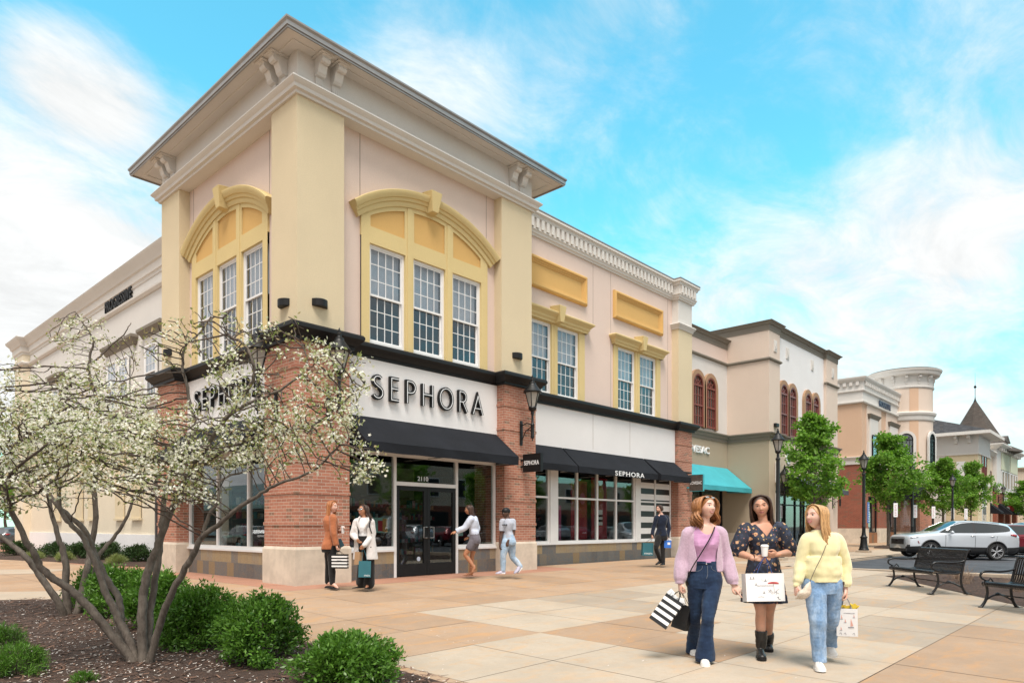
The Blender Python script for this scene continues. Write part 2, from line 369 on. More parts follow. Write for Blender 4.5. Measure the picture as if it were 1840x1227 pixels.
def sash_window(F,u0,u1,z0,z1,d,parent,cols=4,rows=3,fm='frame',label=None,blind=True,upper_blind='blind',gm='glass',fw=.055,flush=False):
    """double-hung window whose frame face lies at distance d"""
    zm = (z0 + z1) / 2; m = MB()
    for a,b,c,e in((u0,u0+fw,z0,z1),(u1-fw,u1,z0,z1),(u0+fw,u1-fw,z1-fw,z1),(u0+fw,u1-fw,z0,z0+fw*1.6)):m.fbox(F,a,b,d-.07,d,c,e)
    def sash(c, e, dd):
        a, b = u0 + fw, u1 - fw; w = .035
        for q in((a,a+w,c,e),(b-w,b,c,e),(a+w,b-w,e-w,e),(a+w,b-w,c,c+w*1.3)):m.fbox(F,q[0],q[1],dd-.03,dd,q[2],q[3])
        for i in range(1, cols):
            u=a+w+(b-a-2*w)*i/cols;m.fbox(F,u-.009,u+.009,dd-.025,dd-.006,c+w*1.3,e-w)
        for i in range(1, rows):
            z = c + (e - c) * i / rows; m.fbox(F, a + w, b - w, dd - .022, dd - .009, z - .009, z + .009)
    sash(zm - .02, z1 - fw, d - .02); sash(z0 + fw * 1.6, zm + .02, d - .06)
    w = m.build('window', M[fm], parent)
    if label: w['label'] = label
    g=MB();g.fbox(F,u0+fw,u1-fw,d-.038,d-.034,zm,z1-fw);g.fbox(F,u0+fw,u1-fw,d-.078,d-.074,z0+fw,zm)
    g.build('pane', M[gm], w)
    if flush:  # applied to a solid wall: shade and dark backing just behind the panes
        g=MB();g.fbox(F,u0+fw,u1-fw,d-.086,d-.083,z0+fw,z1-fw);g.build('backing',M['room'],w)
        g=MB();g.fbox(F,u0+fw,u1-fw,d-.046,d-.043,zm,z1-fw);g.build('blind',M[upper_blind],w);return w
    if blind:
        g = MB(); n = 16
        for i in range(n):
            z=zm+(z1-zm)*(i+.5)/n;g.fbox(F,u0+fw,u1-fw,d-.15,d-.14,z-(z1-zm)/n/2+.002,z+(z1-zm)/n/2)
        g.build('blind', M[upper_blind], w)
    return w
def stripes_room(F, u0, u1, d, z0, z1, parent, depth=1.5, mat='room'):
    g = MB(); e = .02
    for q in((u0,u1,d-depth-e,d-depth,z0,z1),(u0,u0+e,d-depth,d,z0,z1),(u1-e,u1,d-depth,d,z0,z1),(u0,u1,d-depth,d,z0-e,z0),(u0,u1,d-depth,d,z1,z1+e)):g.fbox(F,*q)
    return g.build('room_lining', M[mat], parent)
# ------------------------------------------------------------------ ground
def G(x, y): return -0.022 * min(16, math.hypot(min(0, x), min(0, y)))
KERB_Y, KERB_X = -4.1, 15.65
def conc_mat(name, col, stain=.5, stainc=(.50, .27, .11), ang=0):
    t = NT(name); p = t.pos()
    n=t.noise(t.map(p,(.9,.9,.9)),1.0,6,.7);c=t.mix(t.ramp(n,.3,.7),mul(col,.86),mul(col,1.1))
    c = t.mix(t.ramp(t.noise(p, 300, 3, .8), .35, .65, 0, .6), c, mul(col, .74))
    c = t.mix(t.ramp(t.noise(p, 14, 5, .75), .40, .75, 0, .45), c, mul(col, .80))
    s1 = t.noise(t.map(p, (1.1, 3.4, 1), rot=(0, 0, R(ang))), 1.0, 8, .72, 1.2)
    c=t.mix(t.ramp(s1,.47,.66,0,stain),c,stainc);s2=t.noise(t.map(p,(4,1.2,1),rot=(0,0,R(ang+35))),1.0,9,.75,2.0);c=t.mix(t.ramp(s2,.56,.64,0,stain*.7),c,mul(stainc,.8))
    c = t.mix(t.ramp(t.noise(p, .25, 4, .6), .5, .8, 0, .45), c, mul(col, .68))
    c = t.mix(t.ramp(t.noise(p, 900, 2, .8), .66, .74, 0, .5), c, (.75, .72, .66))
    t.set(t.b,'Base Color',c);t.b.inputs['Roughness'].default_value=.82;t.b.inputs['Specular IOR Level'].default_value=.3
    t.bump(t.noise(p, 220, 4, .8), .35, .006); return t.m
M['tan'] = conc_mat('tan_concrete', (.425, .300, .205), .55, (.50, .27, .11))
M['tan2'] = conc_mat('rusty_tan_concrete', (.385, .268, .180), .6, (.46, .25, .11), 60)
M['light'] = conc_mat('pale_concrete', (.465, .390, .305), .45, (.52, .33, .18), 20)
M['grey'] = conc_mat('grey_concrete', (.385, .320, .250), .45, (.50, .28, .12), 75)
M['rosy'] = conc_mat('rosy_concrete', (.42, .22, .15), .3, (.4, .18, .1))
M['kerb'] = conc_mat('kerb_concrete', (.44, .36, .28), .15)
M['groove'] = pbr('dirt_in_joint', (.12, .095, .07), .95, 0, .3, 8)
M['soil'] = pbr('dark_soil', (.05, .035, .028), .95, 0, .3, 4, 80, .6)
tag(MB().box((-900,-900,-1.2),(1500,900,-.62)).build('terrain',pbr('distant_ground',(.10,.10,.08),.9)),kind='structure')
GX=[-40,-36]+[-32+2.6*i for i in range(9)]+[-8.2,-6.9,-5.6,-4.3,-3.02,-1.75,-.56,.74,2.06,3.34,4.62,5.9,7.2,8.5,9.8,11.1,12.4,13.7,15.0]+[16.3+1.4*i for i in range(80)]
GY=[-40,-30,-22,-18.2,-15.8,-13.3,-12.0,-10.70,-9.39,-8.14,-6.96,-5.72,-4.46,-3.2,-1.95,-.72,.5,1.8,3.1,4.4,5.7,7.0,8.3,9.6,10.9,12.2,13.5,14.8,17,20,23,26,30,34,40,60]
def panel_kind(x, y, rnd):
    if x < -3 and y > -2: pass
    if y > -.72 and x > -.7 or (x > -.7 and x < 0 and 0 < y < 8): return 4 if x < 9 else 0
    if x > 15 and y > -4.2: return 0 if y > -2.2 else (3 if rnd < .3 else 2)
    if y > -4.46: return 0 if rnd < .7 else 1
    if x < -.56 and y > -6.96: return 0 if rnd < .6 else 1
    if -3.02 < x < -.56: return 2
    if x < -3: return 0
    if -.56 < x < .74 and -9.39 < y < -6.96: return 1
    if .74 < x < 2.06 and -8.14 < y < -6.96: return 1
    if y > -6.96 and x > -.56: return 3 if (2.06 < x < 3.34 or 3.34 < x < 4.62) and rnd < .55 else 2
    if y < -10.70: return 1 if x < 4.62 else 3
    if x > 2.06: return 3 if rnd < .62 else 2
    return 2
random.seed(5)
m = MB(); gm = MB(); gp = .0038
for i in range(len(GX) - 1):
    for j in range(len(GY) - 1):
        x0, x1, y0, y1 = GX[i], GX[i + 1], GY[j], GY[j + 1]; cx0, cy0 = (x0 + x1) / 2, (y0 + y1) / 2
        if cx0 > KERB_X and cy0 < KERB_Y:
            if cx0 > KERB_X + 1.4 and cy0 < KERB_Y - 1.4: continue
            if x1 > KERB_X and x0 < KERB_X: pass
        x1c = min(x1, KERB_X) if (x0 < KERB_X < x1 and y0 < KERB_Y) else x1
        segs = [(x0, x1, y0, y1)]
        if x1 > KERB_X and y0 < KERB_Y:
            segs = []
            if x0<KERB_X:segs.append((x0,KERB_X-.15,y0,min(y1,KERB_Y))if y1>KERB_Y else(x0,KERB_X-.15,y0,y1))
            if y1 > KERB_Y: segs.append((x0, x1, KERB_Y + .15, y1))
        k = panel_kind(cx0, cy0, random.random()); dz = random.uniform(-.0015, .0015)
        for a, b, c, e in segs:
            if b - a < .05 or e - c < .05: continue
            P = [(a + gp, c + gp), (b - gp, c + gp), (b - gp, e - gp), (a + gp, e - gp)]
            m.add([(x, y, G(x, y) + dz) for x, y in P], [(0, 1, 2, 3)], k)
            gm.add([(x, y, G(x, y) - .009) for x, y in ((a, c), (b, c), (b, e), (a, e))], [(0, 1, 2, 3)])
tag(m.build('plaza_pavement', [M['tan'], M['tan2'], M['light'], M['grey'], M['rosy']]), kind='structure')
tag(gm.build('pavement_joint', M['groove']), kind='structure')
# asphalt of the street and the car park
m = MB()
tag(MB().add([(KERB_X-.02,-80,-.34),(400,-80,-.34),(400,-12,-.235),(KERB_X-.02,-12,-.255),(400,KERB_Y+.02,-.14),(KERB_X-.02,KERB_Y+.02,-.155)],[(0,1,2,3),(3,2,4,5)]).build('street',M['asphalt']),kind='structure')
m = MB()
m.sweep([(KERB_X,-60),(KERB_X,-5.6),(KERB_X+.4,-4.75),(KERB_X+1.4,-4.2),(KERB_X+3,KERB_Y),(24,KERB_Y),(400,KERB_Y)][::-1],[(-.0,-.4),(.0,-.10),(-.02,-.085),(-.155,-.083),(-.155,-.4)],lambda x,y,z:(x,y,z if z<-.3 else z+(-.02 if x<17 else 0)))
m.add([(KERB_X-.15,-5.9,-.145),(KERB_X,-5.6,-.105),(KERB_X+.4,-4.75,-.105),(KERB_X+1.4,-4.2,-.1),(KERB_X+3,KERB_Y,-.085),(KERB_X+3,KERB_Y+.2,-.085),(KERB_X-.15,KERB_Y+.2,-.09)],[tuple(range(7))])
tag(m.build('kerb', M['kerb']), kind='structure')
M['roadpaint'] = pbr('worn_road_paint', (.62, .62, .6), .7, 0, .3, 6)
m = MB()
for i in range(9):
    x=24.6+2.75*i;m.add([(x,-4.6,-.152),(x+.1,-4.6,-.152),(x+4.6,-9.2,-.2),(x+4.48,-9.2,-.2)],[(0,1,2,3)])
tag(m.build('parking_line', M['roadpaint']), kind='structure')
# pale walkway strips crossing the left-hand plaza
VX, VY = math.cos(R(42.8)), math.sin(R(42.8))
def strip(d0, d1, l0, l1, name, mat, dz=.004):
    P = []
    n=12;top=[(-7.28+d1*VX+(l0+(l1-l0)*i/n)*VY,-12.69+d1*VY-(l0+(l1-l0)*i/n)*VX)for i in range(n+1)]
    bot=[(-7.28+d0*VX+(l0+(l1-l0)*i/n)*VY,-12.69+d0*VY-(l0+(l1-l0)*i/n)*VX)for i in range(n+1)]
    m=MB();m.add([(x,y,G(x,y)+dz)for x,y in bot+top],[(i,i+1,n+2+i,n+1+i)for i in range(n)]);return tag(m.build(name,mat),kind='structure')
strip(18.2,20.0,-22,-12.6,'pale_pavement_strip',M['light']);strip(12.05,13.6,-16,-7.2,'pale_pavement_strip',M['light'])
# planting beds: bark mulch
def mulch_mat():
    t = NT('bark_mulch'); p = t.pos()
    v=t.n('ShaderNodeTexVoronoi');v.inputs['Scale'].default_value=45;t.l(t.map(p,(1,1.7,1),rot=(0,0,R(30))),v.inputs['Vector'])
    c = t.mix(t.math('MULTIPLY', v.outputs['Color'], 1.0), (.036, .020, .014), (.125, .068, .044))
    c = t.mix(t.ramp(t.noise(p, 3, 4, .6), .35, .7, 0, .5), c, (.06, .042, .034))
    t.set(t.b, 'Base Color', c); t.b.inputs['Roughness'].default_value = .9
    t.bump(t.math('ADD', v.outputs['Distance'], t.noise(p, 60, 4, .7)), .9, .03); return t.m
M['mulch'] = mulch_mat()
def bed(name, poly, h=.05, cell=.25):
    """a low mound of mulch inside a polygon"""
    xs = [p[0] for p in poly]; ys = [p[1] for p in poly]; bm = bmesh.new()
    vs = [bm.verts.new((x, y, 0)) for x, y in poly]; f = bm.faces.new(vs)
    def inside(x, y):
        r = False; j = len(poly) - 1
        for i in range(len(poly)):
            xi, yi = poly[i]; xj, yj = poly[j]
            if (yi > y) != (yj > y) and x < (xj - xi) * (y - yi) / (yj - yi) + xi: r = not r
            j = i
        return r
    def edge_d(x, y):
        best = 9
        for i in range(len(poly)):
            a=Vector(poly[i]);b=Vector(poly[(i+1)%len(poly)]);p_=Vector((x,y));t_=max(0,min(1,(p_-a).dot(b-a)/(b-a).length_squared));best=min(best,(p_-a-(b-a)*t_).length)
        return best
    bmesh.ops.triangulate(bm, faces=bm.faces)
    for _ in range(7):
        long = [e for e in bm.edges if e.calc_length() > cell * 1.6]
        if not long: break
        bmesh.ops.subdivide_edges(bm, edges=long, cuts=1); bmesh.ops.triangulate(bm, faces=bm.faces)
    for v in bm.verts:
        d=edge_d(v.co.x,v.co.y);v.co.z=G(v.co.x,v.co.y)+.006+h*min(1,d/.3)+(.02*noise.noise(Vector((v.co.x*2.3,v.co.y*2.3,0)))if d>.05 else 0)
    me=bpy.data.meshes.new(name);bm.to_mesh(me);bm.free();me.materials.append(M['mulch']);me.polygons.foreach_set('use_smooth',[True]*len(me.polygons))
    o = bpy.data.objects.new(name, me); COL.objects.link(o); tag(o, kind='structure'); return inside, edge_d
def DL(d, l): return (-7.28 + d * VX + l * VY, -12.69 + d * VY - l * VX)
BED_A=[DL(12.0,-9.6),DL(12.05,-7.2),(-3.35,1.0),(-3.05,-1.5),(-3.0,-5.2),(-3.15,-7.2),(-3.25,-10.5),(-4.2,-13.6),(-9.0,-16.0),(-16.5,-6.0)]
inA, edA = bed('mulch_bed', BED_A)
BED_B = [(13.55, -7.30), (8.02, -10.99), (3.5, -14.3), (15.3, -14.3), (15.3, -8.3)]
inB, edB = bed('mulch_bed', BED_B)
BED_C = [(2.0, 7.6), (.6, 8.4), (-.2, 11.0), (-.6, 15), (-1.6, 19.5), (-1.9, 26), (2.0, 26)]
inC, edC = bed('mulch_bed', BED_C)
BED_D = [(34.6, -3.6), (34.9, -1.2), (37.2, -.6), (39.6, -1.2), (40.2, -3.6)]
inD, edD = bed('mulch_bed', BED_D, .10, .4)
# fallen petals and bark chips
def litter(name, n, box, inside, size, mat, seed, lift=.06, elong=2.2, dens=None, kind='stuff'):
    rg = np.random.default_rng(seed); m = MB(); k = 0
    while k < n:
        x = rg.uniform(box[0], box[1]); y = rg.uniform(box[2], box[3])
        if not inside(x, y) or (dens and rg.random() > dens(x, y)): continue
        a=rg.uniform(0,6.28);s_=size*rg.uniform(.6,1.3);l=s_*rg.uniform(1,elong);z=G(x,y)+lift+rg.uniform(-.012,.012)
        c, q = math.cos(a), math.sin(a); tz = rg.uniform(-.5, .5) * s_
        m.add([(x+c*l-q*s_*.4,y+q*l+c*s_*.4,z+tz),(x+c*l+q*s_*.4,y+q*l-c*s_*.4,z+tz*.6),(x-c*l+q*s_*.4,y-q*l-c*s_*.4,z-tz),(x-c*l-q*s_*.4,y-q*l+c*s_*.4,z-tz*.4)],[(0,1,2,3)]);k+=1
    o = m.build(name, mat, recalc=False); tag(o, kind=kind); return o
M['petal'] = pbr('fallen_petal', (.66, .60, .55), .6, 0, .1, island=.18)
M['chip'] = pbr('bark_chip', (.13, .072, .048), .9, 0, .2, island=.6)
nearA = lambda x, y: inA(x, y) and x > -9 and y > -11
litter('fallen_petals',6500,(-8.5,-3,-11,1.5),nearA,.0095,M['petal'],3,.066,1.8,lambda x,y:.25+.75*math.exp(-((x+4.7)**2+(y+5.2)**2)/5))
litter('bark_chips', 16000, (-8.5, -3, -11, 1.5), nearA, .016, M['chip'], 4, .062, 3.2)
litter('bark_chips', 7000, (5, 15, -14, -7), inB, .014, M['chip'], 6, .062, 2.5)
litter('fallen_petals',260,(-3,4,-11,-2),lambda x,y:not inA(x,y),.008,M['petal'],7,.004,1.3,lambda x,y:.15+math.exp(-((x+2.2)**2+(y+6)**2)/6))
# ------------------------------------------------------------------ the corner store (tower, wing)
store=thing('shop_building','two-storey corner store with cream pilasters, pink walls, arched yellow windows and black awnings','building',(3.6,3.6,0))
TX, TY = 7.46, 7.30  # footprint of the tower
FS = Fr((0, 0, 0), (1, 0, 0), (0, -1, 0))  # street facade, u = x
FW = Fr((0, 0, 0), (0, 1, 0), (-1, 0, 0))  # side facade, u = y
RE = -.35  # recess of the walls between the piers
SQ = [(0, 0), (TX, 0), (TX, TY), (0, TY)]

def tower_facade(F, L, name):
    pw = 1.33; c = L / 2 + .06
    # piers: limestone foot, brick shaft with projecting courses
    for a, b in ((0, pw), (L - pw, L)):
        pass
    # upper wall with three window openings
    wins = [(c - 1.77, c - .75), (c - .51, c + .51), (c + .75, c + 1.77)]
    zs0, zs1 = 5.33, 7.60
    m = MB(); rects_wall(m, F, .9, L - .9, 5.2, 10.05, RE, [(c - 1.99, c + 1.99, 5.2, 8.3)], .05)
    m.build('upper_wall', M['pink'], store)
    # expansion joints as thin grooves of shade
    g = MB()
    for u in (c - 2.0, c + 2.0):
        g.fbox(F, u - .008, u + .008, RE + .0005, RE + .004, 8.5 if u < c else 8.5, 10.0)
    g.build('wall_joint', M['joint'], store)
    # yellow surround
    m=MB();rects_wall(m,F,c-2.0,c+2.0,5.3,7.72,RE+.05,[(a,b,zs0-.02,zs1)for a,b in wins],.14)
    Ri, zc = 3.32, 5.48 + .02
    def arc(Rr, x): return zc + math.sqrt(max(0, Rr * Rr - x * x))
    # tympanum: strips up to the arch, leaving three ochre panels
    N = 44; pan = [(a + .02, b - .02) for a, b in wins]; zb = 7.98
    for i in range(N):
        x0 = -2.0 + 4.0 * i / N; x1 = x0 + 4.0 / N
        m.fpoly(F, [(c + x0, 7.72), (c + x1, 7.72), (c + x1, zb - .06), (c + x0, zb - .06)], RE, RE + .05)
    def colm(a, b, z0f, z1f, d0, d1, n=14, mb=m):
        for i in range(n):
            x0 = a + (b - a) * i / n; x1 = a + (b - a) * (i + 1) / n
            mb.fpoly(F, [(x0, z0f(x0)), (x1, z0f(x1)), (x1, z1f(x1)), (x0, z1f(x0))], d0, d1)
    top = lambda u: arc(Ri, u - c) + .08
    lo = lambda u: zb - .06
    edges = [c - 2.0] + [q for p in pan for q in (p[0] - .0, p[1] + .0)] + [c + 2.0]
    for a,b in((edges[0],edges[1]),(edges[2],edges[3]),(edges[4],edges[5]),(edges[6],edges[7])):colm(a,b,lo,top,RE,RE+.05,6)
    for a, b in pan:
        colm(a,b,lo,lambda u:zb,RE,RE+.05,1);colm(a,b,lambda u:arc(Ri,u-c)-.10,top,RE,RE+.05,10)
    # mullion strips a little proud
    for u in (wins[0][1] + .12, wins[1][1] + .12):
        m.fbox(F, u - .07, u + .07, RE + .05, RE + .065, 5.31, arc(Ri, u - c) - .02)
    m.build('window_surround', M['yellow'], store)
    m = MB()
    for a,b in pan:colm(a-.005,b+.005,lambda u:zb-.01,lambda u:arc(Ri,u-c)-.09,RE-.02,RE+.012,10,m)
    m.build('arch_panel', M['orange'], store)
    # moulded hood following the arch
    m=MB();th=math.asin(2.09/Ri);path=[(c+Ri*math.sin(t),zc+Ri*math.cos(t))for t in[-th+2*th*i/36 for i in range(37)]]
    prof=[(-.0,RE-.02),(0,RE+.08),(-.05,RE+.10),(-.11,RE+.10),(-.115,RE+.135),(-.18,RE+.155),(-.19,RE+.19),(-.24,RE+.22),(-.30,RE+.245),(-.33,RE+.245),(-.345,RE+.22),(-.345,RE-.02)]
    m.sweep(path, prof, lambda x, y, d: F.p(x, d, y)); m.build('arch_hood', M['yellow'], store, auto=35)
    k=MB();k.prism([F.p(c-.13,RE,8.78),F.p(c+.13,RE,8.78),F.p(c+.21,RE,9.30),F.p(c-.21,RE,9.30)],[F.p(c-.09,RE+.27,8.80),F.p(c+.09,RE+.27,8.80),F.p(c+.17,RE+.33,9.28),F.p(c-.17,RE+.33,9.28)])
    k.build('keystone', M['yellow'], store, bevel=.012)
    for a, b in wins: sash_window(F, a, b, zs0, zs1, RE - .01, store)
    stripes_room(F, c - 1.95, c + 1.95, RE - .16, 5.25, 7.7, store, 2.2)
    # white sign band
    m=MB();m.fbox(F,pw-.05,L-pw+.05,RE-.2,RE+.04,3.62,5.06);m.build('sign_band',M['white_wall'],store)

M['joint'] = pbr('shadow_joint', (.30, .24, .20), .9)
tower_facade(FS, TX, 'street'); tower_facade(FW, TY, 'side')

# piers: the corner pier is shared by both facades
def pier(x0, y0, x1, y1, ztop=5.02, courses=(4.42, 3.78, 3.14, 2.50, 1.86, 1.22)):
    m = MB(); m.box((x0 + .03, y0 + .03, .75), (x1 - .03, y1 - .03, ztop))
    for z in courses: m.box((x0 + .012, y0 + .012, z), (x1 - .012, y1 - .012, z + .068))
    m.build('brick_pier', M['brick'], store)
    s=MB();s.box((x0,y0,-.3),(x1,y1,.72));s.prism([(x0,y0,.72),(x1,y0,.72),(x1,y1,.72),(x0,y1,.72)],[(x0+.028,y0+.028,.78),(x1-.028,y0+.028,.78),(x1-.028,y1-.028,.78),(x0+.028,y1-.028,.78)])
    s.build('stone_base', M['stone'], store)
pier(0, 0, 1.33, 1.36); pier(6.13, 0, TX, 1.2); pier(0, 5.97, 1.2, TY)
# upper pilasters
for (x0, y0, x1, y1) in ((.08, .08, 1.2, 1.12), (6.10, .08, 7.32, 1.2), (.08, 5.95, 1.2, 7.12)):
    m = MB(); m.box((x0, y0, 5.2), (x1, y1, 10.03)); m.build('pilaster', M['cream'], store)
# back walls of the tower so that nothing is hollow
m=MB();m.box((7.0,1.2,5.2),(7.30,7.0,10.1));m.box((1.2,6.8,5.2),(7.2,7.10,10.1));m.build('rear_wall',M['pink'],store)

# black cornice round the tower at first-floor level: follows piers and recesses
BLK=[(-.02,4.98),(.05,4.98),(.06,5.04),(.10,5.06),(.13,5.12),(.17,5.15),(.21,5.20),(.21,5.26),(.18,5.30),(-.35,5.34),(-.35,4.98)]
def plan(x, y, z): return (x, y, z)
p = .33
path=[(p,TY+.6),(p,TY),(0,TY),(0,TY-1.33),(-RE,TY-1.33),(-RE,1.36),(0,1.36),(0,0),(1.33,0),(1.33,-RE),(TX-1.33,-RE),(TX-1.33,0),(TX,0),(TX,1.05)]
m = MB(); m.sweep(path[1:], BLK, plan); m.build('black_cornice', M['black'], store, auto=30)

# frieze, moulding, soffit and eave
IV=[(-.3,9.98),(.03,9.98),(.04,10.03),(.10,10.05),(.11,10.12),(.16,10.16),(.19,10.20),(.17,10.24),(.05,10.27),(-.3,10.27)]
rect = [(.06, TY - .12), (.06, .06), (TX - .08, .06), (TX - .08, TY - .12)]
m = MB(); m.sweep(rect, IV, plan, closed=True); m.build('frieze_moulding', M['ivory'], store, auto=35)
m=MB();m.sweep([(.10,TY-.16),(.10,.10),(TX-.12,.10),(TX-.12,TY-.16)],[(-.2,10.2),(0,10.2),(0,10.93),(-.2,10.93)],plan,closed=True);m.build('frieze',M['ivory'],store)
EX0, EY0, EX1, EY1 = -.42, -.42, 8.22, 8.08
m = MB(); m.box((EX0 + .05, EY0 + .05, 10.90), (EX1 - .05, EY1 - .05, 10.98))
m.sweep([(EX0+.32,EY1-.32),(EX0+.32,EY0+.32),(EX1-.32,EY0+.32),(EX1-.32,EY1-.32)],[(-.03,10.885),(.03,10.885),(.03,10.91),(-.03,10.91)],plan,closed=True)
m.build('soffit', M['ivory'], store)
m=MB();m.sweep([(EX0,EY1),(EX0,EY0),(EX1,EY0),(EX1,EY1)],[(-.05,10.86),(-.02,10.86),(-.02,10.90),(.0,10.90),(.0,10.98),(.03,11.02),(.03,11.055),(-.05,11.06)],plan,closed=True)
m.build('eave_gutter', M['fascia'], store, auto=35)
m = MB(); q = [(EX0, EY0), (EX1, EY0), (EX1, EY1), (EX0, EY1)]
m.prism([(x,y,11.03)for x,y in q],[(3.9+(x-3.9)*.1,3.8+(y-3.8)*.1,12.0)for x,y in q]);m.build('roof',M['roof'],store)
def bracket(F, u, z1=10.90, w=.20, dd=-.10):
    m = MB(); k = [(0, 0)]
    cr=[(.36,0),(.36,-.05),(.31,-.075),(.33,-.11),(.30,-.165),(.245,-.185),(.22,-.165),(.20,-.21),(.17,-.27),(.155,-.33),(.11,-.375),(.055,-.385),(0,-.37)]
    prof = [(0, 0)] + cr
    m.prism([F.p(u-w/2,dd+a,z1+b)for a,b in prof],[F.p(u+w/2,dd+a,z1+b)for a,b in prof])
    m.fbox(F, u - w / 2 - .05, u + w / 2 + .05, dd, dd + .40, z1 - .035, z1 - .002)
    m.fbox(F, u - w / 2 + .02, u + w / 2 - .02, dd, dd + .05, z1 - .60, z1 - .37)
    for e in (-.045, 0, .045): m.fbox(F, u + e - .012, u + e + .012, dd + .05, dd + .06, z1 - .54, z1 - .40)
    m.fbox(F, u - w / 2, u + w / 2, dd, dd + .075, z1 - .63, z1 - .60)
    m.build('bracket', M['ivory'], store, bevel=.006)
for u in (.58, .97, TX - .97, TX - .58): bracket(FS, u)
for u in (.58, .97, TY - .97, TY - .58): bracket(FW, u)

# ---- glazing of the shop front
def shopfront(F, u0, u1, z0, z1, d, muls, trans=None, skip=None, fm='frame', parent=None, wide=()):
    """one framed field of shop window; returns the part"""
    parent = parent or store; m = MB(); fw = .07
    m.fbox(F, u0, u1, d - .08, d + .02, z0, z0 + fw); m.fbox(F, u0, u1, d - .08, d + .02, z1 - fw, z1)
    us = [u0 + fw / 2] + list(muls) + [u1 - fw / 2]
    for u in us: m.fbox(F, u - fw / 2, u + fw / 2, d - .08, d + .018, z0 + fw, z1 - fw)
    if trans:
        for a,b in zip(us,us[1:]):m.fbox(F,a+fw/2,b-fw/2,d-.08,d+.015,trans-.03,trans+.03)
    w = m.build('shop_window', M[fm], parent)
    for a, b in zip(us, us[1:]):
        zz_ = [z0 + fw, z1 - fw] if not trans else [z0 + fw, trans - .03, trans + .03, z1 - fw]
        for c, e in zip(zz_[::2], zz_[1::2]):
            g=MB();g.fbox(F,a+fw/2,b-fw/2,d-.04,d-.03,c,e);g.build('pane',M['glassd'],w)
    return w
def sill_wall(F, u0, u1, d, parent=None, mat='slate', z1=.66):
    m=MB();m.fbox(F,u0,u1,d-.3,d+.02,-.3,z1-.05);m.build('tiled_sill_wall',M[mat],parent or store)
    m=MB();m.fbox(F,u0,u1,d-.12,d+.06,z1-.05,z1);m.build('window_sill',M['frame'],parent or store)
# street side: window, double door, window
sill_wall(FS, 1.33, 2.72, RE); sill_wall(FS, 4.76, 6.13, RE)
shopfront(FS, 1.33, 2.80, .66, 2.90, RE, []); shopfront(FS, 4.69, 6.13, .66, 2.90, RE, [])
m=MB();m.fbox(FS,2.72,2.80,RE-.08,RE+.02,-.1,.66);m.fbox(FS,4.69,4.77,RE-.08,RE+.02,-.1,.66);m.fbox(FS,2.80,4.69,RE-.08,RE+.02,2.16,2.25);m.fbox(FS,2.80,4.69,RE-.08,RE+.02,2.83,2.90)
tw = m.build('transom_window', M['frame'], store)
g = MB(); g.fbox(FS, 2.80, 4.69, RE - .04, RE - .03, 2.25, 2.83); g.build('pane', M['glassd'], tw)
m=MB();m.fbox(FS,2.72,4.77,RE-.16,RE+.03,2.90,3.64);m.fbox(FS,1.33,2.72,RE-.16,RE+.03,2.90,3.64);m.fbox(FS,4.77,6.13,RE-.16,RE+.03,2.90,3.64);m.build('awning_backing',M['frame'],store)
for a, b, hs in ((2.80, 3.745, 1), (3.745, 4.69, -1)):
    m = MB(); st = .10
    m.fbox(FS,a+.004,a+st,RE-.06,RE,.01,2.16);m.fbox(FS,b-st,b-.004,RE-.06,RE,.01,2.16)
    m.fbox(FS, a + st, b - st, RE - .06, RE, .01, .30); m.fbox(FS, a + st, b - st, RE - .06, RE, 2.05, 2.16)
    d = m.build('door', M['black'], store, bevel=.004)
    g = MB(); g.fbox(FS, a + st, b - st, RE - .035, RE - .027, .30, 2.05); g.build('pane', M['glassd'], d)
    hu = (b - .05) if hs > 0 else (a + .05); e = -.11 * hs
    h=MB();h.tube([FS.p(hu,RE,.92),FS.p(hu,RE+.06,.92),FS.p(hu+e,RE+.07,.92),FS.p(hu+e,RE+.07,1.18),FS.p(hu,RE+.06,1.18),FS.p(hu,RE,1.18)],.013,8);h.build('handle',M['steel'],d)
g = MB(); g.fbox(FS, 3.32, 3.46, RE + .001, RE + .004, .36, .37)
g=MB();g.prism([FS.p(3.50+.055*math.cos(t),RE-.026,.41+.055*math.sin(t))for t in[i*math.pi/8 for i in range(16)]],[FS.p(3.50+.055*math.cos(t),RE-.022,.41+.055*math.sin(t))for t in[i*math.pi/8 for i in range(16)]])
g.build('door_sticker',M['sticker']if 'sticker' in M else pbr('round_sticker',(.55,.62,.75),.5),store)
m=MB();add_text(m,FS,'2110',3.47,3.80,2.30,.105,RE-.024,.004,.012);m.build('house_number',M['bluewhite'],store)
# side: three bays of glass with a slate foot
sill_wall(FW,1.36,5.97,RE);shopfront(FW,1.36,5.97,.66,2.90,RE,[2.70,4.30]);m=MB();m.fbox(FW,1.36,5.97,RE-.16,RE+.03,2.90,3.64);m.build('awning_backing',M['frame'],store)

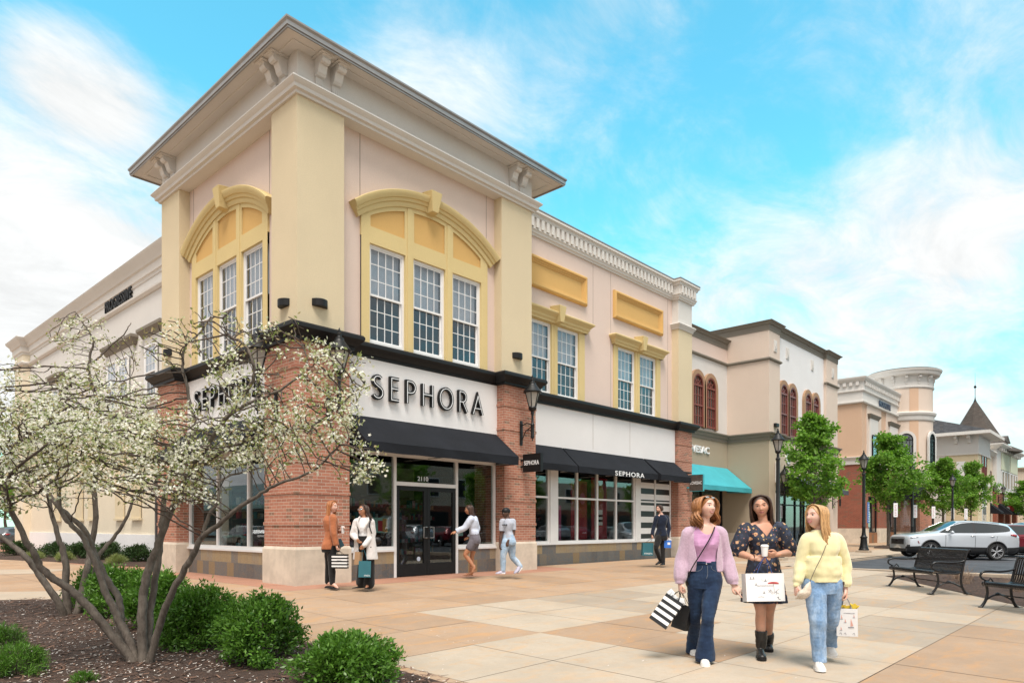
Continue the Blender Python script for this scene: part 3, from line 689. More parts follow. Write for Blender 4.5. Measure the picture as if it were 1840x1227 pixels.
# awnings
def awning(F, u0, u1, d0, z_top, d1, z_front, val, mat, parent, ribs=True, sag=.0):
    n = max(2, int((u1 - u0) / .45)); m = MB(); t = .012
    top, fr, bt = [], [], []
    for i in range(n + 1):
        u = u0 + (u1 - u0) * i / n; w = .012 * math.sin(i * 2.1)
        top.append(F.p(u,d0,z_top));fr.append(F.p(u,d1,z_front+w*.4));bt.append(F.p(u,d1+.012*math.sin(i*1.7),z_front-val+.006*math.sin(i*2.7)))
    md=[tuple(np.array(a)*.5+np.array(b)*.5+np.array((0,0,-.012-.006*math.sin(j*1.3))))for j,(a,b)in enumerate(zip(top,fr))]
    for A, B in ((top, md), (md, fr), (fr, bt)):
        k = len(m.v); m.v += [tuple(p) for p in A + B]
        for i in range(n): m.f.append((k + i, k + i + 1, k + n + 2 + i, k + n + 1 + i)); m.mi.append(0)
    # side gussets
    for u, e in ((u0, 0), (u1, -1)):
        m.add([F.p(u, d0, z_top), fr[e], bt[e], F.p(u, d0, z_front - val + .03)], [(0, 1, 2, 3)])
    o=m.build('awning',M[mat],parent,recalc=False);s=o.modifiers.new('thick','SOLIDIFY');s.thickness=.012;s.offset=0
    f = MB()
    for u in (u0 + .04, (u0 + u1) / 2, u1 - .04):
        f.tube([F.p(u,d0,z_top-.05),F.p(u,d1-.02,z_front-.04)],.014,6);f.tube([F.p(u,d0,z_front-val+.05),F.p(u,d1-.02,z_front-val+.05)],.014,6)
    f.tube([F.p(u0 + .04, d1 - .02, z_front - .04), F.p(u1 - .04, d1 - .02, z_front - .04)], .014, 6)
    f.build('awning_frame', M['steel'], o)
    return o
awning(FS, 1.36, 6.12, RE + .05, 3.66, .52, 3.0, .21, 'awning', store)
awning(FW, 1.42, 5.94, RE + .05, 3.66, .52, 3.0, .21, 'awning', store)

# ---- wing
WY=1.35;FG=Fr((0,WY,0),(1,0,0),(0,-1,0));WP=.30  # wing wall at y=1.35, last pier .30 proud
wing_w = [(8.55, 9.68), (9.98, 11.11), (13.39, 14.52), (14.82, 15.99)]
m=MB();rects_wall(m,FG,7.2,17.4,5.1,10.3,0,[(8.50,11.16,5.35,7.62),(13.34,16.04,5.35,7.62)],.12);m.build('upper_wall',M['pink'],store)
g = MB()
for u in (11.95, 13.0, 16.9): g.fbox(FG, u - .007, u + .007, .0005, .004, 8.0 if u < 13 else 5.35, 10.1)
for u in (8.30, 11.75, 14.0): g.fbox(FG, u - .006, u + .006, .1455, .149, 3.8, 5.0)
g.build('wall_joint', M['joint'], store)
for a, b in ((8.30, 11.42), (13.14, 16.28)):
    ws = [w for w in wing_w if a < w[0] < b]; c = (a + b) / 2
    m = MB(); rects_wall(m, FG, a, b, 5.3, 7.66, .05, [(w[0], w[1], 5.33, 7.60) for w in ws], .14)
    for e in(a,b):m.add([FG.p(e,0,5.3),FG.p(e,.05,5.3),FG.p(e,.05,7.66),FG.p(e,0,7.66)],[(0,1,2,3)])
    m.fbox(FG, c - .07, c + .07, .05, .065, 5.31, 7.6); m.build('window_surround', M['yellow'], store)
    m=MB();prof=[(-.30,7.62),(.07,7.62),(.08,7.68),(.12,7.72),(.13,7.78),(.19,7.84),(.24,7.88),(.25,7.92),(.22,7.95),(-.3,7.97)]
    m.sweep([(a,0.0),(a,-.06),(b,-.06),(b,0.0)],prof,lambda x,y,z:(x,WY+y,z));m.build('window_hood',M['yellow'],store,auto=35)
    k=MB();k.prism([FG.p(c-.12,0,7.62),FG.p(c+.12,0,7.62),FG.p(c+.21,0,8.17),FG.p(c-.21,0,8.17)],[FG.p(c-.09,.34,7.64),FG.p(c+.09,.34,7.64),FG.p(c+.17,.38,8.15),FG.p(c-.17,.38,8.15)]);k.build('keystone',M['yellow'],store,bevel=.01)
    for w in ws:sash_window(FG,w[0],w[1],5.33,7.60,-.01,store,upper_blind='curtain' if a<10 else 'blind')
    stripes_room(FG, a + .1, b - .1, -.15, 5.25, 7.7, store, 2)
for a, b in ((8.26, 11.49), (13.16, 16.39)):
    m = MB(); pth = [(a + .06, 8.66), (b - .06, 8.66), (b - .06, 9.46), (a + .06, 9.46)]
    m.sweep(pth,[(.09,0),(.09,.07),(.07,.11),(.03,.13),(-.01,.12),(-.03,.08),(-.07,.075),(-.08,.05),(-.12,.045),(-.13,.02),(-.13,0)],lambda x,y,d:FG.p(x,d-.005,y),closed=True)
    m.build('panel_frame', M['orange'], store, auto=35)
    m = MB(); m.fbox(FG, a + .1, b - .1, -.02, .018, 8.7, 9.42); m.build('wall_panel', M['orange'], store)
# parapet band with dentils
DN=[(-.3,10.14),(.04,10.14),(.05,10.19),(.09,10.22),(.10,10.28),(.13,10.31),(.13,10.34),(.10,10.345),(.10,10.66),(.14,10.67),(.16,10.74),(.22,10.79),(.22,10.85),(-.3,10.87)]
pth = [(TX - .3, WY), (17.22, WY), (17.22, WY - WP), (18.38, WY - WP), (18.38, WY + .8)]
m = MB(); m.sweep(pth, DN, plan)
m.build('parapet_cornice', M['ivory'], store, auto=30)
m = MB(); x = TX - .1
while x < 17.0: m.box((x, WY - .165, 10.36), (x + .12, WY - .099, 10.65)); x += .245
x = 17.22
while x < 18.3: m.box((x, WY - WP - .165, 10.36), (x + .12, WY - WP - .099, 10.65)); x += .245
m.build('dentil_row', M['ivory'], store)
m=MB();m.sweep(pth,[(-.32,10.87),(.20,10.855),(.225,10.88),(.225,10.91),(-.32,10.93)],plan);m.build('metal_coping',M['fascia'],store)
m = MB(); m.box((17.22, WY - WP, 5.1), (18.31, WY + .6, 9.0)); m.build('pilaster', M['cream'], store)
m=MB();m.box((17.24,WY-WP+.02,9.0),(18.33,WY+.6,10.2));m.sweep([(17.22,WY+.1),(17.22,WY-WP),(18.31,WY-WP),(18.31,WY+.6)],[(-.2,8.98),(.03,8.98),(.05,9.06),(.11,9.12),(.13,9.17),(.11,9.20),(-.2,9.22)],plan);m.build('pilaster_cap',M['ivory'],store,auto=35)
# wing roof and rear so that it closes
m=MB();m.box((7.3,WY+.3,10.0),(18.3,16,10.2));m.box((18.0,WY+.3,0),(18.3,16,10.0));m.box((2.5,15.8,0),(18,16.1,10));m.build('flat_roof',M['greywhite'],store)
# black cornice, white band, brick pier
m=MB();m.sweep([(TX,WY-.15),(17.22,WY-.15),(17.22,WY-WP),(18.38,WY-WP),(18.38,WY+.5)],BLK,plan);m.build('black_cornice',M['black'],store,auto=30)
m = MB(); m.fbox(FG, TX - .2, 17.22, -.2, .145, 3.70, 5.08); m.build('sign_band', M['white_wall'], store)
pier(17.22, WY - WP, 18.38, WY + .6)
# storefront of the wing
FD = Fr((0, 1.40, 0), (1, 0, 0), (0, -1, 0))
sill_wall(FD, TX - .1, 17.22, 0)
shopfront(FD,7.3,9.67,.66,3.2,0,[8.4],2.12);shopfront(FD,10.04,14.60,.66,3.2,0,[11.13,12.27,13.41],2.12)
w = shopfront(FD, 14.94, 17.22, .66, 3.2, 0, [16.05], 2.12)
m=MB();m.fbox(FD,9.67,10.04,-.1,.06,.66,3.7);m.fbox(FD,14.60,14.94,-.1,.06,.66,3.7);m.fbox(FD,7.3,9.67,-.1,.03,3.2,3.72);m.fbox(FD,10.04,14.6,-.1,.03,3.2,3.72);m.fbox(FD,14.94,17.22,-.1,.03,3.2,3.72);m.build('window_post',M['frame'],store)
M['film'] = pbr('black_and_white_film', (.02, .02, .02), .35)
for mt, ph in (('film', 0), ('white', 1)):
    m = MB(); z = .70; k = 0
    while z < 3.1:
        if k % 2 == ph:
            for a,b in((15.01,16.01),(16.09,17.15)):m.fbox(FD,a,b,-.029,-.020,z,min(z+.215,3.1))
        z += .215; k += 1
    m.build('striped_film', M[mt], w)
awning(FG, TX + .02, 10.05, .15, 3.70, .80, 3.08, .20, 'awning', store)
o_b = awning(FG, 10.12, 14.85, .15, 3.70, .80, 3.08, .20, 'awning', store)
awning(FG, 14.93, 17.14, .15, 3.70, .88, 3.08, .20, 'awning', store)
m=MB();add_text(m,FG,'SEPHORA',12.1,13.9,2.905,.155,.815,.006,.008,spacing=1.15);m.build('awning_lettering',M['bluewhite'],o_b)

# ---- interior behind the glass
m = MB()
m.box((1.0,.9,-.02),(18.0,12.0,.01));mm=m.build('shop_floor',pbr('dark_polished_floor',(.07,.07,.07),.15),store)
m=MB();m.box((.8,.9,3.3),(18,12,3.36));m.build('shop_ceiling',pbr('black_ceiling',(.02,.02,.02),.9),store)
m=MB();m.box((.8,9.5,0),(18,9.6,3.3));m.box((11.0,1.9,0),(11.1,1.95,0.01));m.build('shop_rear_wall',pbr('charcoal_wall',(.06,.055,.055),.8),store)
M['strip'] = emis('strip_light', (1, .96, .9), 3.2)
pr=thing('ceiling_strip_light','white strip light on the shop ceiling above the entrance, nearest row to the glass','ceiling light',(2.0,2.2,3.2),0,'strip lights on the shop ceiling')
m = MB(); m.box((2.0, 2.2, 3.17), (5.2, 2.235, 3.2)); m.build('diffuser', M['strip'], pr)
m = MB(); m.box((1.98, 2.19, 3.2), (5.22, 2.245, 3.24)); m.build('housing', M['black'], pr)
for i in range(7):dup(pr,(2.0+.15*(i%2),2.2+.85*(i+1),3.2),0,'white strip light on the shop ceiling above the entrance, %s row from the glass'%('second','third','fourth','fifth','sixth','seventh','eighth')[i])
for i in range(4):dup(pr,(6.6+.2*(i%2),2.6+1.1*i,3.2),0,'white strip light over the middle of the shop, %s from the wing windows'%('nearest','second','third','farthest')[i])
# ------------------------------------------------------------------ the building beyond: cream, with a projecting bay
def arch_pts(u0, u1, z0, zt, n=10):
    """outline of an arched opening: springs so that its crown is at zt"""
    r = (u1 - u0) / 2; c = (u0 + u1) / 2; zs = zt - r
    return[(u0,z0)]+[(c-r*math.cos(t),zs+r*math.sin(t))for t in[math.pi*i/n for i in range(n+1)]]+[(u1,z0)]
def ring_frame(mb, F, outer, inner, d0, d1):
    n = len(outer)
    for i in range(n - 1):
        a, b, c, e = outer[i], outer[i + 1], inner[i + 1], inner[i]
        mb.prism([F.p(q[0], d0, q[1]) for q in (a, b, c, e)], [F.p(q[0], d1, q[1]) for q in (a, b, c, e)])
def arched_window(F, u0, u1, z0, zt, parent, mat='redframe', sur='brown', d=.085, bars=True):
    s = MB(); w = .20
    ring_frame(s,F,arch_pts(u0-w,u1+w,z0-.05,zt+w),arch_pts(u0,u1,z0-.05,zt),d-.09,d+.03);s.build('window_surround',M[sur],parent)
    m=MB();ring_frame(m,F,arch_pts(u0,u1,z0,zt),arch_pts(u0+.07,u1-.07,z0,zt-.07),d-.06,d+.02)
    r = (u1 - u0) / 2; zs = zt - r; c = (u0 + u1) / 2; zm = (z0 + zs) / 2
    for z in (z0 + .03, zm, zs - .04): m.fbox(F, u0 + .07, u1 - .07, d - .05, d + .01, z - .035, z + .035)
    if bars:
        for i in (1, 2, 3):
            u = u0 + (u1 - u0) * i / 4; m.fbox(F, u - .02, u + .02, d - .045, d - .015, z0, zs)
        for z in((z0+zm)/2,(zm+zs)/2):m.fbox(F,u0+.07,u1-.07,d-.045,d-.018,z-.018,z+.018)
        for a in(40,90,140):m.tube([F.p(c,d-.03,zs),F.p(c+(r-.08)*math.cos(R(a)),d-.03,zs+(r-.08)*math.sin(R(a)))],.02,4)
        m.tube([F.p(c+r*.45*math.cos(t),d-.03,zs+r*.45*math.sin(t))for t in[math.pi*i/8 for i in range(9)]],.02,4)
    w_ = m.build('window', M[mat], parent)
    g=MB();g.fpoly(F,arch_pts(u0+.05,u1-.05,z0,zt-.05),d-.055,d-.05);g.build('pane',M['glassd'],w_)
    g=MB();g.fpoly(F,arch_pts(u0+.05,u1-.05,z0,zt-.05),d-.072,d-.068);g.build('curtain',M['darkcurtain'],w_)
    return w_
M['darkcurtain'] = pbr('dim_drape', (.16, .15, .145), .9, 0, .1)
B=thing('shop_building','building with a projecting cream bay, red arched windows, taupe cornices and a turquoise awning','building',(27,5,0))
FB1 = Fr((0, 2.42, 0), (1, 0, 0), (0, -1, 0)); FB2 = Fr((0, .37, 0), (1, 0, 0), (0, -1, 0))
TP=lambda z,k=1:[(-.3,z-.42*k),(.02,z-.42*k),(.03,z-.16*k),(.08,z-.14*k),(.12,z-.07*k),(.20,z-.03*k),(.22,z),(-.3,z+.02)]
STR=lambda z:[(-.05,z-.08),(.04,z-.07),(.09,z-.02),(.09,z+.03),(.04,z+.07),(-.05,z+.08)]
LOW=lambda z:[(-.05,z-.33),(.04,z-.33),(.05,z-.2),(.10,z-.17),(.12,z-.08),(.20,z-.02),(.20,z+.03),(-.05,z+.05)]
m = MB(); m.fbox(FB1, 18.40, 24.33, -.4, 0, 9.0, 9.7); m.build('upper_wall', M['pink'], B)
m = MB(); m.fbox(FB1, 18.40, 24.33, -.4, -.01, 5.2, 9.0); m.build('upper_wall', M['greywhite'], B)
m = MB(); m.fbox(FB1, 18.40, 24.33, -.4, 0, 2.9, 5.3); m.build('shopfront_wall', M['beige'], B)
m = MB(); m.box((24.33, .37, 5.2), (25.60, 9, 10.3)); m.build('upper_wall', M['peach'], B)
m=MB();m.box((24.335,.375,0),(25.60,9,5.25));m.box((24.5,3,3.2),(34,9,3.4));m.build('shopfront_wall',M['beige'],B)
m=MB();m.box((25.6,.40,3.35),(34.0,1.2,5.25));m.box((24.36,.362,.9),(25.62,.374,5.2));m.build('shopfront_wall',M['cream2'],B)
m = MB(); m.box((24.30, .34, -.3), (25.62, 9, .88)); m.build('stone_base', M['stone'], B)
m = MB(); m.fbox(FB2, 25.60, 32.0, -.6, -.13, 5.2, 10.4); m.build('upper_wall', M['white_wall'], B)
m=MB();m.fbox(FB2,31.95,33.75,-.8,.02,0,10.5);m.box((33.6,1.0,0),(33.75,9,10.5));m.build('pilaster',M['peach'],B)
m=MB();m.fbox(FB2,32.0,33.7,-.9,.0,5.2,5.3);m.sweep([(33.75,9),(33.75,.35),(31.93,.35),(31.93,.50),(25.62,.50),(25.62,.37),(24.33,.37),(24.33,2.42),(18.4,2.42)][::-1],LOW(5.52),plan);m.build('lower_cornice',M['taupe'],B,auto=30)
m=MB();m.sweep([(33.75,9),(33.75,.35),(31.93,.35),(31.93,.50),(25.62,.50),(25.62,.37),(24.33,.37),(24.33,9)][::-1],TP(10.70),plan);m.sweep([(18.4,2.42),(24.33,2.42)],TP(10.10),plan);m.build('parapet_cornice',M['taupe'],B,auto=30)
m=MB();m.sweep([(18.4,2.42),(24.33,2.42),(24.33,.37),(25.60,.37),(25.60,.45)],STR(8.97),plan);m.sweep([(31.95,.45),(31.95,.35),(33.75,.35),(33.75,2)],STR(8.97),plan);m.build('string_course',M['taupe'],B,auto=30)
m=MB();m.box((18.4,2.8,9.8),(24.4,16,9.9));m.box((24.4,1,10.4),(33.7,16,10.5));m.build('flat_roof',M['fascia'],B)
for a, b in ((20.80, 21.75), (22.03, 22.97)): arched_window(FB1, a, b, 5.72, 8.05, B)
for a,b in((25.80,26.66),(26.90,27.76),(29.00,29.84),(30.12,30.96)):arched_window(Fr((0,.50,0),(1,0,0),(0,-1,0)),a,b,5.60,8.05,B)
for u, dd in ((25.01, 0), (26.85, -.13), (30.2, -.13), (32.9, .02)):
    m=MB();m.fbox(FB2,u-.17,u+.17,dd-.02,dd+.04,9.38,9.92);m.fbox(FB2,u-.11,u+.11,dd+.04,dd+.055,9.45,9.85)
    for a in range(4):m.fbox(FB2,u-.05+.04*math.cos(a*1.57),u+.05+.04*math.cos(a*1.57),dd+.055,dd+.075,9.6+.08*math.sin(a*1.57),9.7+.08*math.sin(a*1.57))
    m.build('relief_panel', M['ivory'], B, bevel=.01)
m = MB()
m.box((18.4, 4.5, 0), (24.3, 4.6, 3)); m.build('entrance_recess', M['black'], B)
shopfront(FB1, 18.45, 24.3, .05, 2.95, -.25, [20.2, 22.2], 2.2, parent=B, fm='black')
awning(FB1, 19.2, 24.28, .02, 3.97, 1.25, 2.95, .20, 'teal', B)
m=MB();m.box((25.6,1.1,0),(25.7,8,3.4));m.box((33.9,1.2,0),(34,8,3.4));m.box((25.6,7,0),(34,7.1,3.4));m.box((25.6,.9,-.3),(34,8,.02));m.build('shop_interior',M['room'],B)
shopfront(FB2, 25.70, 31.9, .05, 3.35, -.25, [26.9, 28.2, 29.4, 30.7], 2.25, parent=B, fm='black')
awning(FB2,25.75,28.6,-.0,3.75,1.2,3.05,.2,'greycan',B);awning(FB2,28.75,31.8,0,3.75,1.2,3.05,.2,'greycan',B)
# tall pale grey wall panel beside the entrance
m=MB();m.fbox(FB2,24.95,25.4,.03,.09,.9,2.75);m.fbox(FB2,24.95,25.4,.03,.09,3.25,4.2);m.build('wall_panel',M['greywhite'],B)

# ------------------------------------------------------------------ third building: stepped white parapet and a round tower
C3=thing('shop_building','peach building with a tall white parapet and a round corner tower under a flared cornice','building',(49,6,0))
FC = Fr((0, 1.97, 0), (1, 0, 0), (0, -1, 0)); FCS = Fr((43.8, 0, 0), (0, 1, 0), (-1, 0, 0))
m = MB(); m.box((43.8, 1.97, 5.9), (54.2, 14, 9.7)); m.build('upper_wall', M['peachd'], C3)
m = MB()
for a, b in ((44.75, 48.2), (49.45, 53.0)): m.fbox(FC, a, b, 0, .06, 5.95, 9.68)
m.build('upper_wall', M['peach'], C3)
m = MB(); m.box((43.72, 1.89, 9.68), (54.25, 14, 10.45)); m.box((43.72, 1.85, 10.5), (54.25, 14, 11.15))
m.sweep([(43.72,14),(43.72,1.87),(54.3,1.87)],[(-.1,9.62),(.06,9.64),(.10,9.70),(.10,9.76),(-.1,9.78)],plan)
m.sweep([(43.72,14),(43.72,1.87),(54.3,1.87)],[(-.1,10.40),(.05,10.42),(.10,10.48),(.10,10.54),(-.1,10.56)],plan)
m.sweep([(43.72,14),(43.72,1.85),(54.3,1.85)],[(-.1,11.1),(.05,11.1),(.12,11.2),(.20,11.30),(.22,11.38),(.22,11.43),(-.1,11.45)],plan);m.build('parapet',M['ivory'],C3,auto=30)
m = MB(); y = 2.1
while y < 12: m.box((43.60, y, 10.85), (43.73, y + .2, 11.1)); y += .42
x = 44.0
while x < 54: m.box((x, 1.72, 10.85), (x + .2, 1.86, 11.1)); x += .42
m.build('dentil_row', M['ivory'], C3)
m=MB();m.sweep([(43.78,14),(43.78,1.95),(54.3,1.95)],[(-.1,5.45),(.05,5.45),(.06,5.75),(.14,5.85),(.18,5.95),(-.1,6.0)],plan);m.build('lower_cornice',M['ivory'],C3,auto=30)
for a, b in ((45.15, 47.1), (50.2, 52.3)):
    m = MB(); m.fbox(FC, a, b, .06, .16, 5.98, 8.72); m.build('window_surround', M['ivory'], C3)
    m=MB();m.sweep([(a-.1,-.0),(a-.1,-.1),(b+.1,-.1),(b+.1,0)],[(-.1,8.7),(.04,8.7),(.10,8.85),(.18,8.95),(.20,9.02),(-.1,9.05)],lambda x,y,z:(x,1.97+y,z));m.build('window_hood',M['taupe'],C3,auto=30)
    sash_window(FC, a + .3, b - .3, 5.99, 7.6, .27, C3, 3, 2, fm='black', upper_blind='room', flush=True)
for i, (a, b) in enumerate(((43.8, 45.25), (47.58, 49.94), (52.66, 55.3))):
    m = MB(); m.fbox(FC, a, b, -.5 if i else -12, .0, .75, 5.45); m.build('brick_pier', M['brickred'], C3)
    m=MB();m.fbox(FC,a-.04,b+.04,-.5 if i else-12,.04,-.3,1.05);m.build('stone_base',M['stone'],C3)
m = MB(); m.fbox(FC, 45.2, 54.0, -.5, -.05, 3.3, 5.45); m.build('brick_wall', M['brickred'], C3)
m=MB();m.fbox(FC,45.25,53,-.5,-.04,0,.75);m.build('tiled_sill_wall',M['woodtile']if 'woodtile' in M else brick('rusty_tile',(.33,.15,.07),(.25,.12,.06),(.2,.15,.1),.25,.6),C3)
for a,b in((45.25,47.58),(49.94,52.66)):shopfront(FC,a,b,.75,3.3,-.1,[(a+b)/2],parent=C3,fm='black')
m = MB(); m.fbox(FC, 45, 60, -4, -3.9, 0, 5.4); m.build('shop_interior', M['room'], C3)
# round tower
tcx, tcy, tr = 54.6, 2.0, 2.05
def ringprof(z0, z1, r): return [(r - .3, z0), (r, z0), (r, z1), (r - .3, z1)]
def cyl(name, mat, prof, a0=0, a1=360, n=48, parent=C3):
    """a ring or part of a ring round the tower axis"""
    m = MB(); full = a1 - a0 >= 360; k = n if full else n + 1
    rs=[[(tcx+q*math.cos(R(a)),tcy+q*math.sin(R(a)),z)for q,z in prof]for a in[a0+(a1-a0)*i/n for i in range(k)]]
    m.rings(rs, True, full); return m.build(name, mat, parent, auto=30)
cyl('tower_wall', M['peach'], ringprof(0, 12.2, tr))
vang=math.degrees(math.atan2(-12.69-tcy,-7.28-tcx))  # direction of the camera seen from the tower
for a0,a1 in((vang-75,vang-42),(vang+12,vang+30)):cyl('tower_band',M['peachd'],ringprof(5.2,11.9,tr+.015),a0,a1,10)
cyl('tower_cornice',M['ivory'],[(tr-.3,11.85),(tr+.05,11.85),(tr+.10,11.95),(tr+.06,12.0),(tr+.06,12.8),(tr+.45,12.86),(tr+.50,12.95),(tr+.52,13.08),(tr+.60,13.15),(tr+.64,13.28),(tr-.3,13.36)])
cyl('tower_belt',M['ivory'],[(tr-.3,9.35),(tr+.06,9.35),(tr+.10,9.42),(tr+.10,9.7),(tr+.2,9.8),(tr+.24,9.95),(tr+.16,10.02),(tr-.3,10.04)])
cyl('tower_belt',M['ivory'],[(tr-.3,5.2),(tr+.10,5.2),(tr+.14,5.4),(tr+.2,5.5),(tr-.3,5.52)])
cyl('tower_roof', M['fascia'], [(0.01, 13.30), (tr + .5, 13.34), (tr + .5, 13.36), (.01, 13.4)])
for k in range(-3, 4):
    a=R(vang+k*24+6);F=Fr((tcx+tr*math.cos(a),tcy+tr*math.sin(a),0),(-math.sin(a),math.cos(a),0),(math.cos(a),math.sin(a),0))
    m=MB();m.fbox(F,-.09,.09,0.05,.34,12.62,12.79);m.fbox(F,-.09,.09,0.05,.16,12.35,12.62);m.fbox(F,-.06,.06,0.05,.10,12.15,12.35);m.build('bracket',M['ivory'],C3,bevel=.02)
for k in (16, 76, 140):
    a = R(vang + k - 12.0) if k > 20 else R(vang + 12.0 * 0 - 0.0 + 6.0)
for k in (-5.5, 66):
    a = R(vang - k * 1.0 + 0) if k < 0 else R(vang + k)
    F=Fr((tcx+(tr+.0)*math.cos(a),tcy+(tr+.0)*math.sin(a),0),(-math.sin(a),math.cos(a),0),(math.cos(a),math.sin(a),0))
    arched_window(F, -.48, .48, 5.75, 8.35, C3, 'black', 'greywhite', .10)
cyl('tower_base', M['brick'], ringprof(.8, 3.4, tr + .03), vang - 110, vang + 110, 40);
awt = MB(); rs = []
for i in range(13):
    a = R(vang - 40 + 80 * i / 12); rs.append(a)
for a, b in zip(rs, rs[1:]):
    for (r0, z0), (r1, z1) in (((tr + .05, 4.4), (tr + .35, 3.9)), ((tr + .35, 3.9), (tr + .35, 3.2))):
        awt.add([(tcx+r0*math.cos(a),tcy+r0*math.sin(a),z0),(tcx+r0*math.cos(b),tcy+r0*math.sin(b),z0),(tcx+r1*math.cos(b),tcy+r1*math.sin(b),z1),(tcx+r1*math.cos(a),tcy+r1*math.sin(a),z1)],[(0,1,2,3)])
o = awt.build('awning', M['awning'], C3); q = o.modifiers.new('thick', 'SOLIDIFY'); q.thickness = .02
wl = cyl('shop_window', M['glassd'], ringprof(.75, 3.25, tr + .05), vang - 35, vang + 32, 12)
# wing right of the tower
m = MB(); m.box((56.5, 2.9, 5.4), (66.3, 14, 9.2)); m.build('upper_wall', M['greywhite'], C3)
m = MB(); m.box((56.5, 2.7, 3.3), (66.3, 3.2, 5.4));
for x in (57.0, 60.0, 63.0, 65.5): m.box((x, 2.65, 0), (x + .8, 3.2, 3.3))
m.build('brick_wall', M['brickred'], C3)
m = MB(); m.box((56.5, 3.3, 0), (66.3, 3.4, 3.3)); m.build('shop_window', M['glassd'], C3)

# ------------------------------------------------------------------ fourth building: hipped slate roof
D4=thing('shop_building','cream and white building under a low hipped slate roof with wide white eaves','building',(70,4,0))
dx0, dx1, dy0, dz = 66.4, 72.2, -1.15, 9.35
m = MB(); m.box((dx0, dy0, 0), (dx1, 18, dz)); m.build('upper_wall', M['white_wall'], D4)
m=MB();m.box((dx0-.05,dy0-.05,0),(dx0+1.9,dy0+2.4,dz-1.6));m.box((dx1-1.2,dy0-.08,0),(dx1+.05,dy0+.3,dz));m.build('pilaster',M['cream'],D4)
m = MB(); m.box((dx0 - .1, dy0 - .1, dz - 1.6), (dx1 + .1, 18, dz)); m.build('frieze', M['greywhite'], D4)
m=MB();m.box((dx0-.16,dy0-.16,dz-1.72),(dx1+.12,18,dz-1.58));m.box((dx0-.12,dy0-.12,4.9),(dx1+.12,18,5.2));m.build('string_course',M['ivory'],D4)
m = MB(); m.box((dx0 - 1.1, dy0 - 1.1, dz), (dx1 + 1.0, 19, dz + .28)); m.build('eave', M['ivory'], D4)
m=MB();q=[(dx0-1.05,dy0-1.05,dz+.281),(dx1+.95,dy0-1.05,dz+.281),(dx1+.95,18.9,dz+.281),(dx0-1.05,18.9,dz+.281)]
m.add(q+[(dx0+3.2,dy0+5.6,dz+2.6),(dx0+3.2,13,dz+2.6)],[(0,1,4),(1,2,5,4),(2,3,5),(3,0,4,5),(3,2,1,0)]);m.build('roof',M['roof'],D4)
for yy in(dy0+.6,dy0+1.6):m=MB();m.box((dx0-.75,yy-.12,dz-.3),(dx0-.1,yy+.12,dz));m.box((dx0-.35,yy-.12,dz-.7),(dx0-.1,yy+.12,dz-.3));m.build('bracket',M['ivory'],D4,bevel=.02)
m=MB();m.box((dx0-.08,dy0+.9,5.3),(dx0-.04,dy0+1.6,dz-2.3));m.build('wall_panel',M['white_wall'],D4)
FD4 = Fr((0, dy0, 0), (1, 0, 0), (0, -1, 0))
for a in(68.0,69.4):sash_window(FD4,a,a+.9,5.6,7.8,.13,D4,2,2,fm='redframe',upper_blind='darkcurtain',flush=True)
FD4S = Fr((dx0, 0, 0), (0, 1, 0), (-1, 0, 0))
sash_window(FD4S, 2.2, 3.6, 4.9, 7.0, .13, D4, 3, 2, upper_blind='blind', flush=True)
m=MB();m.box((dx0+2.4,dy0-.02,0),(dx1-1.3,dy0+.1,3.0));m.build('shop_window',M['glassd'],D4)

# ------------------------------------------------------------------ fifth: sage panels above brick, conical turret behind
E5=thing('shop_building','brick-footed building with pale green panels and a white bracketed cornice','building',(80,2,0))
ey = -1.2
m = MB(); m.box((72.3, ey + .3, 0), (76.0, 16, 8.3)); m.build('upper_wall', M['cream2'], E5)
m = MB(); m.box((76.0, ey - .05, 4.95), (90.5, 16, 9.0)); m.build('upper_wall', M['greywhite'], E5)
m = MB()
for a, b in ((78.6, 84.0), (84.6, 89.9)): m.box((a, ey - .12, 7.0), (b, ey, 8.75))
m.build('sage_panel', M['sage'], E5)
for k in range(6):
    a=78.9+1.85*k+(.3 if k>2 else 0);w_=MB();FE=Fr((0,ey-.06,0),(1,0,0),(0,-1,0));w_.fbox(FE,a,a+1.1,0,.06,5.1,6.9);f=w_.build('window',M['frame'],E5)
    g=MB();g.fbox(FE,a+.12,a+.98,.06,.075,5.2,6.8);g.build('pane',M['carglass']if 'carglass' in M else pbr('dark_pane',(.04,.07,.07),.1),f)
m=MB();m.sweep([(76.0,9),(76.0,ey-.05),(90.5,ey-.05),(90.5,9)],[(-.1,8.9),(.1,8.9),(.15,9.0),(.5,9.15),(.62,9.3),(.62,9.4),(-.1,9.42)],plan);m.sweep([(72.3,9),(72.3,ey+.3),(76.0,ey+.3)],[(-.1,8.1),(.1,8.1),(.3,8.3),(.45,8.4),(.45,8.5),(-.1,8.5)],plan);m.build('parapet_cornice',M['ivory'],E5,auto=30)
m = MB(); x = 76.5
while x < 90: m.box((x, ey - .45, 8.75), (x + .3, ey - .06, 9.05)); x += 1.3
m.build('bracket_row', M['ivory'], E5)
m = MB(); m.box((76.0, ey - .1, 4.6), (90.6, ey, 4.98)); m.build('string_course', M['ivory'], E5)
m = MB(); m.box((76.05, ey - .03, 2.9), (90.5, ey + .4, 4.65))
for x in (76.05, 80.2, 84.6, 89.5): m.box((x, ey - .03, 0), (x + 1.0, ey + .4, 2.9))
m.build('brick_wall', M['brickred'], E5)
m = MB(); m.box((76, ey + .5, 0), (90.4, ey + .6, 2.9)); m.build('shop_window', M['glassd'], E5)
FE = Fr((0, ey, 0), (1, 0, 0), (0, -1, 0))
